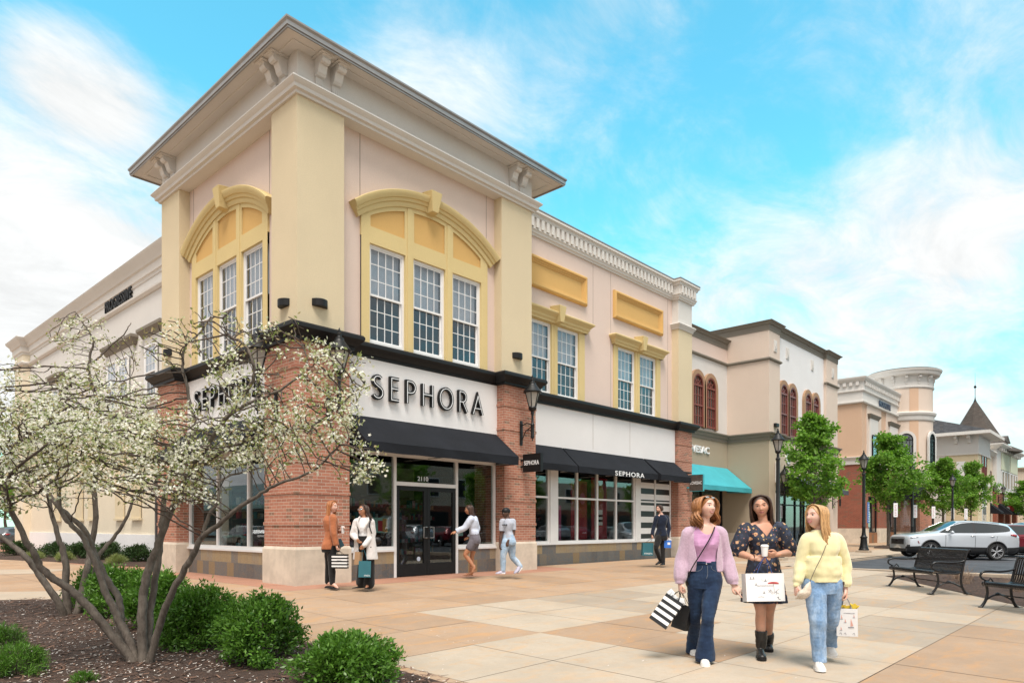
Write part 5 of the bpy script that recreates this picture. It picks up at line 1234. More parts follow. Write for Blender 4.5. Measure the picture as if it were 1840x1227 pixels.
    c.build('cabin', M['darkplastic'], t, bevel=.03)
    # wheels
    for cxx in (wb / 2 + .04, -wb / 2 + .04):
        for s in (-1, 1):
            y0 = s * (.915 * kw - .12)
            m=MB();pr=[(wr-.12,-.11),(wr-.03,-.115),(wr,-.08),(wr,.08),(wr-.03,.115),(wr-.12,.11)]
            m.rings([[(cxx+q*math.cos(a),y0+w_,wr+q*math.sin(a))for q,w_ in pr]for a in[2*math.pi*i/28 for i in range(28)]],False,True);ty=m.build('wheel',M['tyre'],t,auto=40)
            r=MB();ro=wr-.105;r.rings([[(cxx+q*math.cos(a),y0+s*w_,wr+q*math.sin(a))for q,w_ in((ro,.10),(ro+.012,.115),(ro-.015,.105),(ro-.03,.04),(ro-.03,-.08),(ro,-.08))]for a in[2*math.pi*i/28 for i in range(28)]],False,True)
            for i in range(5):
                for da in (-.17, .17):
                    a = 2 * math.pi * i / 5 + .3; a2 = a + da
                    r.tube([(cxx+.03*math.cos(a),y0+s*.085,wr+.03*math.sin(a)),(cxx+ro*.55*math.cos(a+da*.6),y0+s*.092,wr+ro*.55*math.sin(a+da*.6)),(cxx+(ro-.01)*math.cos(a2),y0+s*.095,wr+(ro-.01)*math.sin(a2))],[.024,.018,.02],6)
            r.tube([(cxx,y0+s*.07,wr),(cxx,y0+s*.10,wr)],.04,12);r.build('rim',M['rim'],ty,auto=40)
            d_=MB();d_.tube([(cxx,y0+s*.0,wr),(cxx,y0+s*.02,wr)],ro-.02,20);d_.build('brake_disc',M['darkplastic'],ty)
    # lights, grille, mirrors, handles, plate
    for s in (-1, 1):
        m=MB();m.tube([(2.275*k,s*.60*kw,.80*kz),(2.17*k,s*.80*kw,.835*kz),(1.92*k,s*.905*kw,.89*kz)],[.035,.045,.012],8,flat=1.0);m.build('headlight',M['lampclear'],t,smooth=True)
        m=MB();m.tube([(2.26*k,s*.70*kw,.50*kz),(2.19*k,s*.80*kw,.50*kz)],[.085,.075],8);m.build('fog_lamp',M['darkplastic'],t)
        m=MB();m.tube([(-2.16*k,s*.70*kw,1.02*kz),(-2.10*k,s*.86*kw,1.04*kz),(-1.88*k,s*.918*kw,1.07*kz)],[.05,.065,.02],8);m.build('tail_light',M['tail'],t,smooth=True)
        m=MB();m.tube([(.62*k,s*.90*kw,1.06*kz),(.62*k,s*1.0*kw,1.08*kz)],.02,6);m.tube([(.62*k,s*.97*kw,1.10*kz),(.61*k,s*1.10*kw,1.12*kz)],[.075,.06],10,flat=.75);m.build('wing_mirror',paint,t,smooth=True)
        for x in(-.30,-1.12):m=MB();m.tube([(x*k+.08,s*.921*kw,.98*kz),(x*k,s*.945*kw,.985*kz),(x*k-.08,s*.925*kw,.985*kz)],[.012,.016,.012],6);m.build('door_handle',M['chrome'],t,smooth=True)
        m = MB()
        for x in (.80, -.42, -1.28):
            m.tube([(x*k,s*.9115*kw,.42),(x*k,s*.920*kw,.62*kz),(x*k,s*.921*kw,.80*kz),(x*k-(.05 if x<-1 else 0),s*.918*kw,1.0*kz)],.006,4)
        m.build('door_seam', M['darkplastic'], t)
        m=MB();m.tube([(1.95*k,s*.925*kw,.72*kz),(1.90*k,s*.93*kw,.62*kz)],.014,5);m.build('side_reflector',M['tail'],t)
        m=MB();m.tube([(1.0*k,s*.79*kw,1.10*kz),(.58*k,s*.745*kw,1.345*kz),(.12*k,s*.672*kw,1.552*kz),(-.42*k,s*.665*kw,1.585*kz),(-1.05*k,s*.662*kw,1.57*kz),(-1.55*k,s*.655*kw,1.53*kz)],.012,6);m.build('roof_rail',M['chrome'],t,smooth=True)
        # arch lips
        m = MB()
        for cxx in (wb / 2 + .04, -wb / 2 + .04):
            m.tube([(cxx+(wr+.065)*math.cos(a),s*(.918*kw),wr+(wr+.065)*math.sin(a))for a in[R(-12)+R(204)*i/18 for i in range(19)]],.028,6)
        m.build('arch_trim', M['darkplastic'], t, smooth=True)
    m = MB()
    m.box((2.29 * k, -.52, .56), (2.345 * k, .52, .80 * kz))
    m.build('grille', M['darkplastic'], t, bevel=.03)
    m = MB()
    for z in (.62, .68, .74): m.box((2.344 * k, -.48, z * kz), (2.352 * k, .48, z * kz + .012))
    m.box((2.35 * k, -.10, .695 * kz), (2.358 * k, .10, .73 * kz)); m.build('grille_bars', M['chrome'], t)
    m=MB();m.box((2.24*k,-.70,.26),(2.33*k,.70,.42));m.build('front_bumper',M['darkplastic'],t,bevel=.04)
    m=MB();m.box((-2.36*k,-.72,.36),(-2.2*k,.72,.60));m.build('rear_bumper',M['darkplastic'],t,bevel=.05)
    m=MB();m.box((-2.325*k,-.26,.78),(-2.315*k,.26,.91));m.build('number_plate',M['bluewhite'],t)
    return t
silver=carpaint('silver_blue_car_paint',(.62,.665,.72));maroon=carpaint('maroon_car_paint',(.20,.012,.025));charcoal=carpaint('charcoal_car_paint',(.10,.11,.12));whitep=carpaint('white_car_paint',(.7,.71,.73))
CZ = -.185
c1=make_car('parked_car','silver SUV with black lower trim parked nose-in behind the bench',silver);c1.location=(26.7,-6.45,CZ+.03);c1.rotation_euler=(0,R(-1.5),R(131));c1.scale=(.97,.97,.98)
c2=make_car('parked_car','maroon hatchback parked next to the silver SUV, cut off at the right',maroon,4.5,1.82,1.50);c2.location=(31.0,-7.3,CZ+.01);c2.rotation_euler=(0,0,R(131))
c3=make_car('parked_car','charcoal car beyond the maroon one at the right edge',charcoal,4.6,1.82,1.46);c3.location=(34.8,-7.3,CZ+.01);c3.rotation_euler=(0,0,R(131))
c4 = dup(c1, (38.7, -7.5, CZ), R(131), 'farthest parked car, only its pale roof showing at the right edge')
c5 = dup(c3, (-11.5, 27, -.2), R(95), 'low charcoal car on the side road, mirrored in the side windows')
for i,x in enumerate((24,27,33,42,45,51)):dup((c1,c2,c3)[i%3],(x,-25.5,-.27),R(-80),('silver','maroon','charcoal','second silver','second maroon','second charcoal')[i]+' car in the far parking row, mirrored in the shop glass',group='cars in the far parking row')
def stroke_sign(label, F, u0, u1, z0, h, d, flip=False):
    '''block letters drawn as broad black strokes with a fine white line along the middle of each'''
    t = thing('shop_sign', label, 'sign', F.p((u0 + u1) / 2, d, z0))
    arc=lambda cx,cy,rx,ry,a0,a1,n=12:[(cx+rx*math.cos(R(a0+(a1-a0)*i/n)),cy+ry*math.sin(R(a0+(a1-a0)*i/n)))for i in range(n+1)]
    G_={'S':[arc(.27,.75,.20,.20,35,240,12)+arc(.26,.25,.235,.235,60,-150,12)],'E':[[(.45,.97),(.06,.97),(.06,.03),(.45,.03)],[(.06,.52),(.40,.52)]],'P':[[(.06,0),(.06,.97),(.24,.97)]+arc(.24,.72,.24,.25,90,-90,10)+[(.08,.47)]],
          'H':[[(.06,0),(.06,1)],[(.58,0),(.58,1)],[(.06,.52),(.58,.52)]],'O':[arc(.40,.5,.37,.47,90,450,28)],'R':[[(.06,0),(.06,.97),(.22,.97)]+arc(.22,.73,.22,.24,90,-90,10)+[(.08,.49)],[(.24,.49),(.52,0)]],'A':[[(.02,0),(.32,.90),(.62,0)],[(.13,.29),(.51,.29)]]}
    wd={'S':.54,'E':.48,'P':.52,'H':.64,'O':.80,'R':.54,'A':.64};gap=.34;tot=sum(wd[c]for c in 'SEPHORA')+gap*6;k=(u1-u0)/tot;u=u0
    m, w_ = MB(), MB()
    for ch in 'SEPHORA':
        for j, st in enumerate(G_[ch]):
            P = [(u + x * k, z0 + y * h) for x, y in st]; e = .0015 * j
            m.sweep(P,[(-.040,d),(.040,d),(.040,d+.07+e),(-.040,d+.07+e)],lambda x,y,q:F.p(x,q,y));w_.sweep(P,[(-.0085,d+.072),(.0085,d+.072),(.0085,d+.077+e),(-.0085,d+.077+e)],lambda x,y,q:F.p(x,q,y))
        u += (wd[ch] + gap) * k
    m.build('lettering', M['black'], t); w_.build('white_inline', M['bluewhite'], t); return t
stroke_sign('large black letters with a thin white inline above the entrance awning',FS,2.04,5.54,4.10,.53,RE+.06)
stroke_sign('black letters on the white band round the corner, half hidden by blossom',FWt,-5.4,-1.95,4.13,.50,RE+.06)
# ------------------------------------------------------------------ people
def V3(*a): return Vector(a)
def crom(P, k=4):
    """Catmull-Rom through rows of numbers"""
    P = [np.array(p, float) for p in P]; out = []
    for i in range(len(P) - 1):
        p0, p1, p2, p3 = P[max(i - 1, 0)], P[i], P[i + 1], P[min(i + 2, len(P) - 1)]
        for j in range(k):
            t=j/k;out.append(.5*((2*p1)+(-p0+p2)*t+(2*p0-5*p1+4*p2-p3)*t*t+(-p0+3*p1-3*p2+p3)*t**3))
    out.append(P[-1]); return out
def limb(mb, pts, rad, n=14, k=4, flat=1.0, cap=True):
    """smooth tapering limb with rounded ends"""
    Q = crom([tuple(p) + (r,) for p, r in zip(pts, rad)], k)
    if cap:
        d0=Vector(Q[0][:3])-Vector(Q[1][:3]);d0.normalize();d1=Vector(Q[-1][:3])-Vector(Q[-2][:3]);d1.normalize();r0,r1=Q[0][3],Q[-1][3]
        a=[np.array(list(Vector(Q[0][:3])+d0*r0*e)+[r0*q])for e,q in((.98,.15),(.8,.6),(.4,.92))]
        b=[np.array(list(Vector(Q[-1][:3])+d1*r1*e)+[r1*q])for e,q in((.4,.92),(.8,.6),(.98,.15))]
        Q = a + Q + b
    mb.tube([q[:3] for q in Q], [float(q[3]) for q in Q], n, flat=flat); return mb
def ell(mb, c, r, ax=None, n=16, m=10):
    """ellipsoid; ax: optional 3x3 whose columns are its axes"""
    A = ax or Matrix.Identity(3); c = Vector(c); rs = []
    for j in range(m + 1):
        t = -math.pi / 2 + math.pi * j / m; q = max(math.cos(t), .02)
        rs.append([c+A@Vector((r[0]*q*math.cos(a),r[1]*q*math.sin(a),r[2]*math.sin(t)))for a in[2*math.pi*i/n for i in range(n)]])
    return mb.rings(rs, True)
def remesh(mb, name, mat, parent, vox=.006, smooth=3, cut=None, disp=None, thick=0):
    me = bpy.data.meshes.new(name); me.from_pydata(mb.v, [], mb.f)
    bm=bmesh.new();bm.from_mesh(me);bmesh.ops.recalc_face_normals(bm,faces=bm.faces);bm.to_mesh(me);bm.free()
    o = bpy.data.objects.new(name, me); COL.objects.link(o)
    r = o.modifiers.new('r', 'REMESH'); r.mode = 'VOXEL'; r.voxel_size = vox; r.use_smooth_shade = True
    if smooth: s = o.modifiers.new('s', 'SMOOTH'); s.factor = .5; s.iterations = smooth
    dg=bpy.context.evaluated_depsgraph_get();m2=bpy.data.meshes.new_from_object(o.evaluated_get(dg));bpy.data.objects.remove(o);m2.name=name
    if disp or cut:
        bm = bmesh.new(); bm.from_mesh(m2)
        if disp:
            bm.normal_update()
            for v in bm.verts: v.co += v.normal * disp(v.co)
        if cut:
            kill = [f for f in bm.faces if cut(f.calc_center_median())]
            bmesh.ops.delete(bm, geom=kill, context='FACES')
        bm.to_mesh(m2); bm.free()
    m2.materials.clear();m2.materials.append(mat);m2.polygons.foreach_set('use_smooth',[True]*len(m2.polygons))
    q = bpy.data.objects.new(name, m2); COL.objects.link(q); q.parent = parent
    if thick: s = q.modifiers.new('t', 'SOLIDIFY'); s.thickness = thick; s.offset = -1
    return q
def fold(amp, sc=(9, 9, 5), seed=0.0):
    def f(c):return amp*noise.noise(Vector((c.x*sc[0]+seed,c.y*sc[1],c.z*sc[2]+seed*2)))+amp*.5*noise.noise(Vector((c.x*sc[0]*2.4,c.y*sc[1]*2.4+seed,c.z*sc[2]*2.8)))
    return f
class Head:
    """local head space: x right, -y the face, z up; origin at mid-head; height .225 from chin to crown"""
    def __init__(s, c, yaw=0, pitch=0, roll=0, k=1.0):
        s.c=Vector(c);s.k=k;s.M=Matrix.Rotation(R(yaw),3,'Z')@Matrix.Rotation(R(roll),3,'Y')@Matrix.Rotation(R(pitch),3,'X')
    def w(s, x, y, z): return s.c + s.M @ (Vector((x, y, z)) * s.k)
    @staticmethod
    def surf(x, z):
        """depth (y) of the face surface at x, z"""
        rx, ry, rz = .073, .094, .1125
        q = 1 - (x / rx) ** 2 - (z / rz) ** 2
        return -ry * math.sqrt(max(q, .02))
    def skull(s, mb, jaw=.30, male=False):
        n, m = 64, 56; rs = []
        for j in range(m + 1):
            t = -math.pi / 2 + math.pi * j / m; row = []
            for i in range(n):
                a=2*math.pi*i/n;q=max(math.cos(t),.015);x=.073*q*math.cos(a);y=.094*q*math.sin(a);z=.1125*math.sin(t)
                d = max(0, -z / .1125)
                x *= 1 - jaw * d ** 1.6 + .03 * math.exp(-((z + .02) / .03) ** 2)
                if y > 0: y *= 1 - .38 * d ** .9; y *= 1.04
                else: y *= 1 - .03 * d
                if y < 0:
                    f = min(1, -y / .05)
                    g = lambda X, Z, sx, sz: math.exp(-((x - X) / sx) ** 2 - ((z - Z) / sz) ** 2)
                    nz = .0
                    if-.036<z<.03:tt=(.03-z)/.06;nz=.024*(tt**1.25 if tt<.92 else 1.1-(tt-.92)*6)*math.exp(-(x/(.0065+.006*tt))**2)
                    e=nz+.0045*g(0,.026,.05,.010)+.008*g(0,-.088,.022,.016)+.0065*g(0,-.054,.019,.009)-.003*g(0,-.068,.02,.006)
                    e+=-.0085*(g(.031,.009,.017,.011)+g(-.031,.009,.017,.011))+.005*(g(.040,-.024,.02,.02)+g(-.040,-.024,.02,.02))+.003*(g(.009,-.028,.006,.006)+g(-.009,-.028,.006,.006))
                    y -= e * f
                if male: x *= 1 + .05 * d
                row.append(s.w(x, y, z))
            rs.append(row)
        mb.rings(rs, True)
        for sx in (-1, 1):
            A=s.M@Matrix.Rotation(R(18*sx),3,'Z');ell(mb,s.w(sx*.0735,.008,-.008),(.008*s.k,.018*s.k,.030*s.k),A)
    def face(s,root,M_,iris=(.05,.03,.02),brow=None,smile=.5,lids=1.0,glasses=None,lip=None,closed=False,beard=None):
        fs = lambda x, z, e=0: s.w(x, s.surf(x, z) * 1.0 - e, z)
        for sx in (-1, 1):
            X, Z = sx * .0305, .0085
            yb = s.surf(X, Z) + .0085 * .9
            if not closed:
                m=MB();ell(m,s.w(X,yb+.004,Z),(.0165*s.k,.009*s.k,.0082*lids*s.k),s.M,14,8);m.build('eye',M_['sclera'],root,smooth=True)
                m=MB();ell(m,s.w(X+.001,yb-.0042,Z),(.0072*s.k,.0025*s.k,.0074*min(1,lids)*s.k),s.M,12,6);m.build('iris',iris if not isinstance(iris,tuple)else M_['iris'],root,smooth=True)
            m=MB();pts=[s.w(X+sx*d,yb-.0045+abs(d)*.22,Z+(.0068*lids if not closed else 0)*(1-(d/.017)**2)+(.001))for d in(-.016,-.009,0,.009,.017)];limb(m,pts,[.001,.0018,.0022,.002,.001],6,3);m.build('eyelash',M_['lash'],root,smooth=True)
            m=MB();pts=[s.w(sx*(.0305+d),s.surf(.0305+d,.029)-.003,.029+.0045*(1-((d-.004)/.022)**2))for d in(-.019,-.008,.004,.014,.021)];limb(m,pts,[.0022,.0034,.0034,.0026,.001],6,3,flat=.7);m.build('eyebrow',brow or M_['lash'],root,smooth=True)
        w = .023 + .007 * smile
        up = lambda x: -.0515 + .008 * smile * (x / w) ** 2 + .001 * math.cos(x * 300)
        lo = lambda x: -.0560 + (.010 * smile) * (x / w) ** 2 - .009 * smile * (1 - (x / w) ** 2)
        yy = lambda x, z: s.surf(x, z) - .0075 + abs(x) * .15
        xs = [-w, -w * .6, -w * .2, w * .2, w * .6, w]
        m=MB();limb(m,[s.w(x,yy(x,-.052),up(x))for x in xs],[.0012,.003,.0042,.0042,.003,.0012],8,3);limb(m,[s.w(x,yy(x,-.058)+.0005,lo(x)-.002)for x in xs],[.0012,.0036,.0052,.0052,.0036,.0012],8,3);m.build('lips',lip or M_['lip'],root,smooth=True)
        if smile > .35:
            m=MB();k=len(m.v);a=[s.w(x,yy(x,-.054)+.001,up(x)-.001)for x in xs[1:-1]];b=[s.w(x,yy(x,-.056)+.001,lo(x)+.001)for x in xs[1:-1]]
            m.add(a + b, [(i, i + 1, 5 + i, 4 + i) for i in range(3)]); m.build('teeth', M_['teeth'], root)
        if glasses == 'top':
            m = MB()
            for sx in(-1,1):ell(m,s.w(sx*.032,-.052,.098),(.030*s.k,.012*s.k,.014*s.k),s.M@Matrix.Rotation(R(-50),3,'X'))
            m.build('sunglasses', M_['mirror'], root, smooth=True)
            m=MB();limb(m,[s.w(-.07,.02,.055),s.w(-.066,-.035,.085),s.w(-.03,-.058,.100),s.w(.03,-.058,.100),s.w(.066,-.035,.085),s.w(.07,.02,.055)],[.003]*6,6);m.build('glasses_frame',M['black'],root,smooth=True)
        if glasses == 'on':
            for sx in (-1, 1):
                m=MB();ell(m,s.w(sx*.033,s.surf(.033,.008)-.012,.006),(.027*s.k,.005*s.k,.020*s.k),s.M@Matrix.Rotation(R(14*sx),3,'Z'));m.build('sunglasses',M_['mirror'],root,smooth=True)
            m=MB();limb(m,[s.w(-.074,.0,.012),s.w(-.06,-.07,.014),s.w(0,-.112,.012),s.w(.06,-.07,.014),s.w(.074,0,.012)],[.003]*5,6);m.build('glasses_frame',M['black'],root,smooth=True)
def hand(mb, wrist, d, n, s_, curl=.5, k=1.0, point=False, spread=.0, thumb=.5):
    """d towards the fingertips, n out of the palm (fingers close that way), s_ towards the thumb"""
    w=Vector(wrist);d=Vector(d).normalized();n=Vector(n);n=(n-d*n.dot(d)).normalized();s=d.cross(n);s=s if s.dot(Vector(s_))>0 else-s
    P = lambda a, b, c: w + d * a * k + s * b * k + n * c * k
    A = Matrix((s, n, d)).transposed()
    ell(mb,P(.045,0,0),(.040*k,.0165*k,.052*k),A);ell(mb,P(.07,.0,.0),(.039*k,.014*k,.026*k),A);ell(mb,P(.035,.022,.006),(.020*k,.016*k,.034*k),A)
    limb(mb, [P(-.03, 0, 0), P(.02, 0, 0)], [.024 * k, .024 * k], 12)
    for i,(b,L,a0)in enumerate(((.029,.070,0),(.0095,.079,.004),(-.010,.073,.002),(-.028,.057,-.006))):
        c = curl if not (point and i == 0) else .04
        ang = 0; p = P(.082 + a0, b, 0); pts = [P(.06, b * .9, 0), p]
        for q, f in ((.44, .75), (.32, 1.15), (.24, .8)):
            ang+=c*f*1.25;dirv=d*math.cos(ang)+n*math.sin(ang)+s*(spread*(1.5-i)*.12+b*.6)
            p = p + dirv.normalized() * L * q * k; pts.append(p)
        limb(mb, pts, [.0090 * k, .0088 * k, .0080 * k, .0074 * k, .0062 * k], 8, 2)
    t0=P(.012,.022,.006);t1=P(.045,.050,.008+.012*thumb);t2=P(.074,.052-.012*thumb,.012+.026*thumb);t3=P(.094,.046-.026*thumb,.014+.036*thumb)
    limb(mb, [t0, t1, t2, t3], [.013 * k, .0115 * k, .0095 * k, .0075 * k], 9, 3)
def tring(c, yaw, hx, hy, n=28, tilt=0, sq=2.3, bust=0, tz=0, ytilt=0):
    """one level of the trunk"""
    ax=Vector((math.cos(R(yaw)),math.sin(R(yaw)),0));ay=Vector((-ax.y,ax.x,0));ax=(ax+Vector((0,0,tz))).normalized();o=[]
    for i in range(n):
        a=2*math.pi*i/n;ca,sa=math.cos(a),math.sin(a);x=hx*abs(ca)**(2/sq)*(1 if ca>0 else-1);y=hy*abs(sa)**(2/sq)*(1 if sa>0 else-1)
        if bust and sa < 0:
            y-=bust*(math.exp(-((x/hx-.48)/.30)**2)+math.exp(-((x/hx+.48)/.30)**2)+.35*math.exp(-(x/hx/.3)**2))*(-sa)**.5
        o.append(Vector(c) + ax * x + ay * y + Vector((0, 0, ytilt * y)))
    return o
def trunk(mb, levels, n=28, k=3):
    """levels: (cx, cy, cz, yaw, hx, hy, bust, tz)"""
    Q=crom(levels,k);mb.rings([tring(q[:3],q[3],q[4],q[5],n,bust=max(0,q[6]),tz=q[7])for q in Q],True)
def shoe(mb, heel, toe, up=(0, 0, 1), w=.045, h=.075, top=None, hh=.0):
    """a shoe from heel to toe (both at sole level)"""
    h0=Vector(heel);t0=Vector(toe);d=(t0-h0);L=d.length;d.normalize();up=Vector(up);up=(up-d*up.dot(d)).normalized();s=d.cross(up)
    rs = []
    for t,ww,hh_ in((-.02,.55,.55),(.04,.75,.8),(.15,.82,1.0),(.35,.80,.98),(.55,.92,.72),(.75,1.0,.52),(.90,.86,.42),(.98,.55,.30),(1.02,.25,.2)):
        c = h0 + d * (L * t); W_, H_ = w * ww, h * hh_
        rs.append([c+s*(W_*a)+up*(H_*b)for a,b in((-.75,0),(-1,.12),(-1,.4),(-.78,.78),(-.35,1),(.35,1),(.78,.78),(1,.4),(1,.12),(.75,0))])
    mb.rings(rs, True)
def sole(mb, heel, toe, up=(0, 0, 1), w=.047, th=.022):
    h0=Vector(heel);t0=Vector(toe);d=(t0-h0);L=d.length;d.normalize();up=Vector(up);up=(up-d*up.dot(d)).normalized();s=d.cross(up);a,b=[],[]
    for t,ww in((-.03,.6),(.05,.85),(.2,.88),(.4,.82),(.6,.98),(.8,1.04),(.93,.85),(1.03,.35)):
        a.append(h0 + d * (L * t) + s * w * ww); b.append(h0 + d * (L * t) - s * w * ww)
    ring = a + b[::-1]; mb.prism([p - up * .001 for p in ring], [p + up * th for p in ring])
def locks(root,H,mat,n=90,length=.36,wave=.012,a_lo=-160,a_hi=160,vol=.016,part=0.0,seed=1,end_drift=(0,0,0),w=.011,curl=0,z_low=None,face_in=.0,name='hair',front=42,jag=.12):
    """a head of hair: a cap on the skull plus many tapering locks that fall from the parting"""
    rg = random.Random(seed); mb = MB(); nn, mm = 40, 26
    rs = []
    for j in range(mm + 1):  # cap
        t = -.35 + (math.pi / 2 + .35) * j / mm; row = []
        for i in range(nn):
            a = 2 * math.pi * i / nn; q = max(math.cos(t), .02); sx = math.cos(a); sy = math.sin(a)
            fr = max(0.0, -sy)  # towards the face
            tmin = -.35 + (1.18 * fr ** 1.1 if fr > 0 else 0)
            tt = max(t, tmin); q = max(math.cos(tt), .02)
            row.append(H.w((.073+.009)*q*sx,(.094+.010)*q*sy*(1.04 if sy>0 else.99),(.1125+.009)*math.sin(tt)))
        rs.append(row)
    mb.rings(rs, True)
    down = Vector((0, 0, -1))
    for i in range(n):
        a=R(a_lo+(a_hi-a_lo)*(i+rg.random())/n+90)  # around the head, +90: measured from the back
        ca, sa = math.cos(a), math.sin(a); sx = 1 if ca > 0 else -1
        ex = rg.uniform(.2, 1.0)
        p0=(part*1.0+sx*.004+ca*.012*ex,-.055+.10*(i%7)/6*(1 if sa>-.2 else.2),.1165)
        r1 = 1 + vol / .08 * rg.uniform(.5, 1.1)
        fr = max(0, -sa)
        p1 = (ca * .060 * r1, p0[1] * .5 + sa * .050 * r1 + .006, .094)
        p2 = (ca * .083 * r1, sa * .096 * r1 + .012 * (1 if fr > .2 else 0), .045)
        p3 = (ca * .086 * r1, sa * .096 * r1 + .02 * fr + (.014 if fr > .2 else 0), -.015)
        W0 = [H.w(*p) for p in (p0, p1, p2, p3)]
        L=length*rg.uniform(1-jag,1+jag*.6);m_=6;q=W0[-1];out=(H.M@Vector((ca,sa,0)));out.z=0
        ph = rg.uniform(0, 6.28) if curl == 0 else (2.2 + .5 * math.sin(i * .9)); pts = list(W0)
        rem = L - .13
        for j in range(1, m_ + 1):
            f = j / m_; x = down * rem * f + out * (-.012 * f) + Vector(end_drift) * f ** 1.5
            wv = wave * math.sin(ph + f * (5.0 + 4 * curl)) * (.4 + f); sd = Vector((-out.y, out.x, 0))
            pts.append(q + x + sd * wv + out * wave * math.cos(ph + f * (5.0 + 4 * curl)) * (.4 + f))
        ww=w*rg.uniform(.7,1.25);rr=[ww*.5,ww*.8,ww,ww*1.05]+[ww*(1.05-.75*(j/m_)**1.6)for j in range(1,m_+1)]
        Q=crom([tuple(p)+(r,)for p,r in zip(pts,rr)],3);mb.tube([z[:3]for z in Q],[float(z[3])for z in Q],6,flat=.55)
    return mb.build(name, mat, root, smooth=True, recalc=True)
def hairmat(name, c1, c2):
    t = NT(name); p = t.pos(True); r = t.n('ShaderNodeNewGeometry').outputs['Random Per Island']
    c=t.mix(r,c1,c2);st=t.noise(t.map(p,(260,260,9)),1,3,.6);c=t.mix(t.ramp(st,.3,.7),t.mix(1,c,(.5,.5,.5),'MULTIPLY'),t.mix(1,c,(1.35,1.3,1.25),'MULTIPLY'))
    t.set(t.b,'Base Color',c);t.b.inputs['Roughness'].default_value=.42;t.b.inputs['Specular IOR Level'].default_value=.45;t.bump(st,.5,.003);return t.m
def skin(name, c):
    t = NT(name); p = t.pos(True)
    k=t.mix(t.ramp(t.noise(p,14,4,.6),.35,.7),mul(c,.92),(min(1,c[0]*1.08),c[1]*.98,c[2]*.96))
    t.set(t.b,'Base Color',k);t.b.inputs['Roughness'].default_value=.5;t.b.inputs['Subsurface Weight'].default_value=.12;t.b.inputs['Subsurface Radius'].default_value=(.012,.005,.003);t.b.inputs['Subsurface Scale'].default_value=.4
    t.bump(t.noise(p, 300, 2), .05, .002); return t.m
def cloth(name, c, var=.12, bs=320, bstr=.25, vs=14, rough=.9, stretch=(1, 1, 1), sheen=.2, extra=None):
    t=NT(name);p=t.pos(True);k=t.mix(t.ramp(t.noise(p,vs,4,.65),.3,.7),mul(c,1-var),mul(c,1+var))
    if extra: k = extra(t, p, k)
    t.set(t.b,'Base Color',k);t.b.inputs['Roughness'].default_value=rough;t.b.inputs['Sheen Weight'].default_value=sheen;t.b.inputs['Specular IOR Level'].default_value=.25
    t.bump(t.noise(t.map(p, stretch), bs, 3, .7), bstr, .003); return t.m
def denim(name, c, fade, seed=0):
    def ex(t, p, k):
        z = t.n('ShaderNodeSeparateXYZ'); t.l(p, z.inputs[0])
        wsh=t.noise(t.map(p,(9,9,3),loc=(seed,0,0)),1,5,.7);k=t.mix(t.ramp(wsh,.42,.72,0,.8),k,fade)
        cr=t.noise(t.map(p,(20,20,70),loc=(seed,2,0)),1,4,.6,.8);return t.mix(t.ramp(cr,.60,.72,0,.30),k,fade)
    return cloth(name, c, .15, 500, .3, 60, .85, (1, 1, .4), .1, ex)
def floral(name):
    t = NT(name); p = t.pos(True); base = (.016, .020, .036)
    k = t.mix(t.ramp(t.noise(p, 22, 4, .6), .5, .62), base, (.03, .045, .085));
    for sc,off,lo,col,col2 in((15,(0,0,0),.30,(.62,.36,.20),(.22,.09,.05)),(21,(3.3,1,2),.24,(.42,.28,.12),(.60,.50,.30)),(27,(7,5,1),.20,(.38,.14,.10),(.5,.22,.15))):
        q=t.map(p,(1,1,1),off);v=t.n('ShaderNodeTexVoronoi');v.inputs['Scale'].default_value=sc;v.inputs['Randomness'].default_value=.9;t.l(q,v.inputs['Vector'])
        nz=t.noise(q,sc*4,2,.5);d=t.math('ADD',v.outputs['Distance'],t.math('MULTIPLY',t.math('SUBTRACT',nz,.5),.45))
        sp=t.n('ShaderNodeSeparateColor');t.l(v.outputs['Color'],sp.inputs[0]);sel=t.math('GREATER_THAN',sp.outputs[0],.40)
        k=t.mix(t.math('MULTIPLY',t.ramp(d,lo,lo-.04),sel),k,col);k=t.mix(t.math('MULTIPLY',t.ramp(d,lo*.35,lo*.35-.04),sel),k,col2)
    t.set(t.b,'Base Color',k);t.b.inputs['Roughness'].default_value=.75;t.bump(t.noise(p,260,3,.7),.25,.003);return t.m
PM={'sclera':pbr('eye_white',(.72,.70,.68),.2,0,0),'iris':pbr('brown_iris',(.045,.03,.02),.15,0,0),'lash':pbr('dark_lash',(.05,.03,.022),.7,0,0),'lip':pbr('rose_lips',(.42,.15,.13),.4,0,.05),
      'teeth':pbr('teeth',(.78,.76,.72),.25,0,0),'mirror':pbr('mirrored_lens',(.55,.58,.6),.08,.9,0),'paper':pbr('white_paper',(.80,.80,.80),.6,0,.03),'tissue':pbr('white_tissue',(.78,.80,.82),.7,0,.05)}
SK1,SK2,SK3,SK4=skin('fair_skin',(.68,.44,.35)),skin('light_tan_skin',(.56,.31,.21)),skin('tanned_skin',(.42,.20,.11)),skin('dark_skin',(.085,.042,.028))
YAW = R(42.8 - 90)
class Who:
    """a person's own frame: x to the viewer's right, y away from the viewer, origin on the ground"""
    def __init__(s, px, py, d, label, cat='woman', cx=920, group=None):
        s.d = d; s.lat = (px - 920) / 1245 * d; s.z0 = 1.2 - (py - 945) / 1245 * d
        x = -7.28 + d * VX + s.lat * VY; y = -12.69 + d * VY - s.lat * VX
        s.x,s.y=x,y;s.root=thing('person',label,cat,(x,y,s.z0),YAW,group);LOCAL.add(s.root.name)
    def J(s, px, py, dy=0.0):
        D = s.d + dy; return Vector(((px - 920) / 1245 * D - s.lat, dy, 1.2 - (py - 945) / 1245 * D - s.z0))
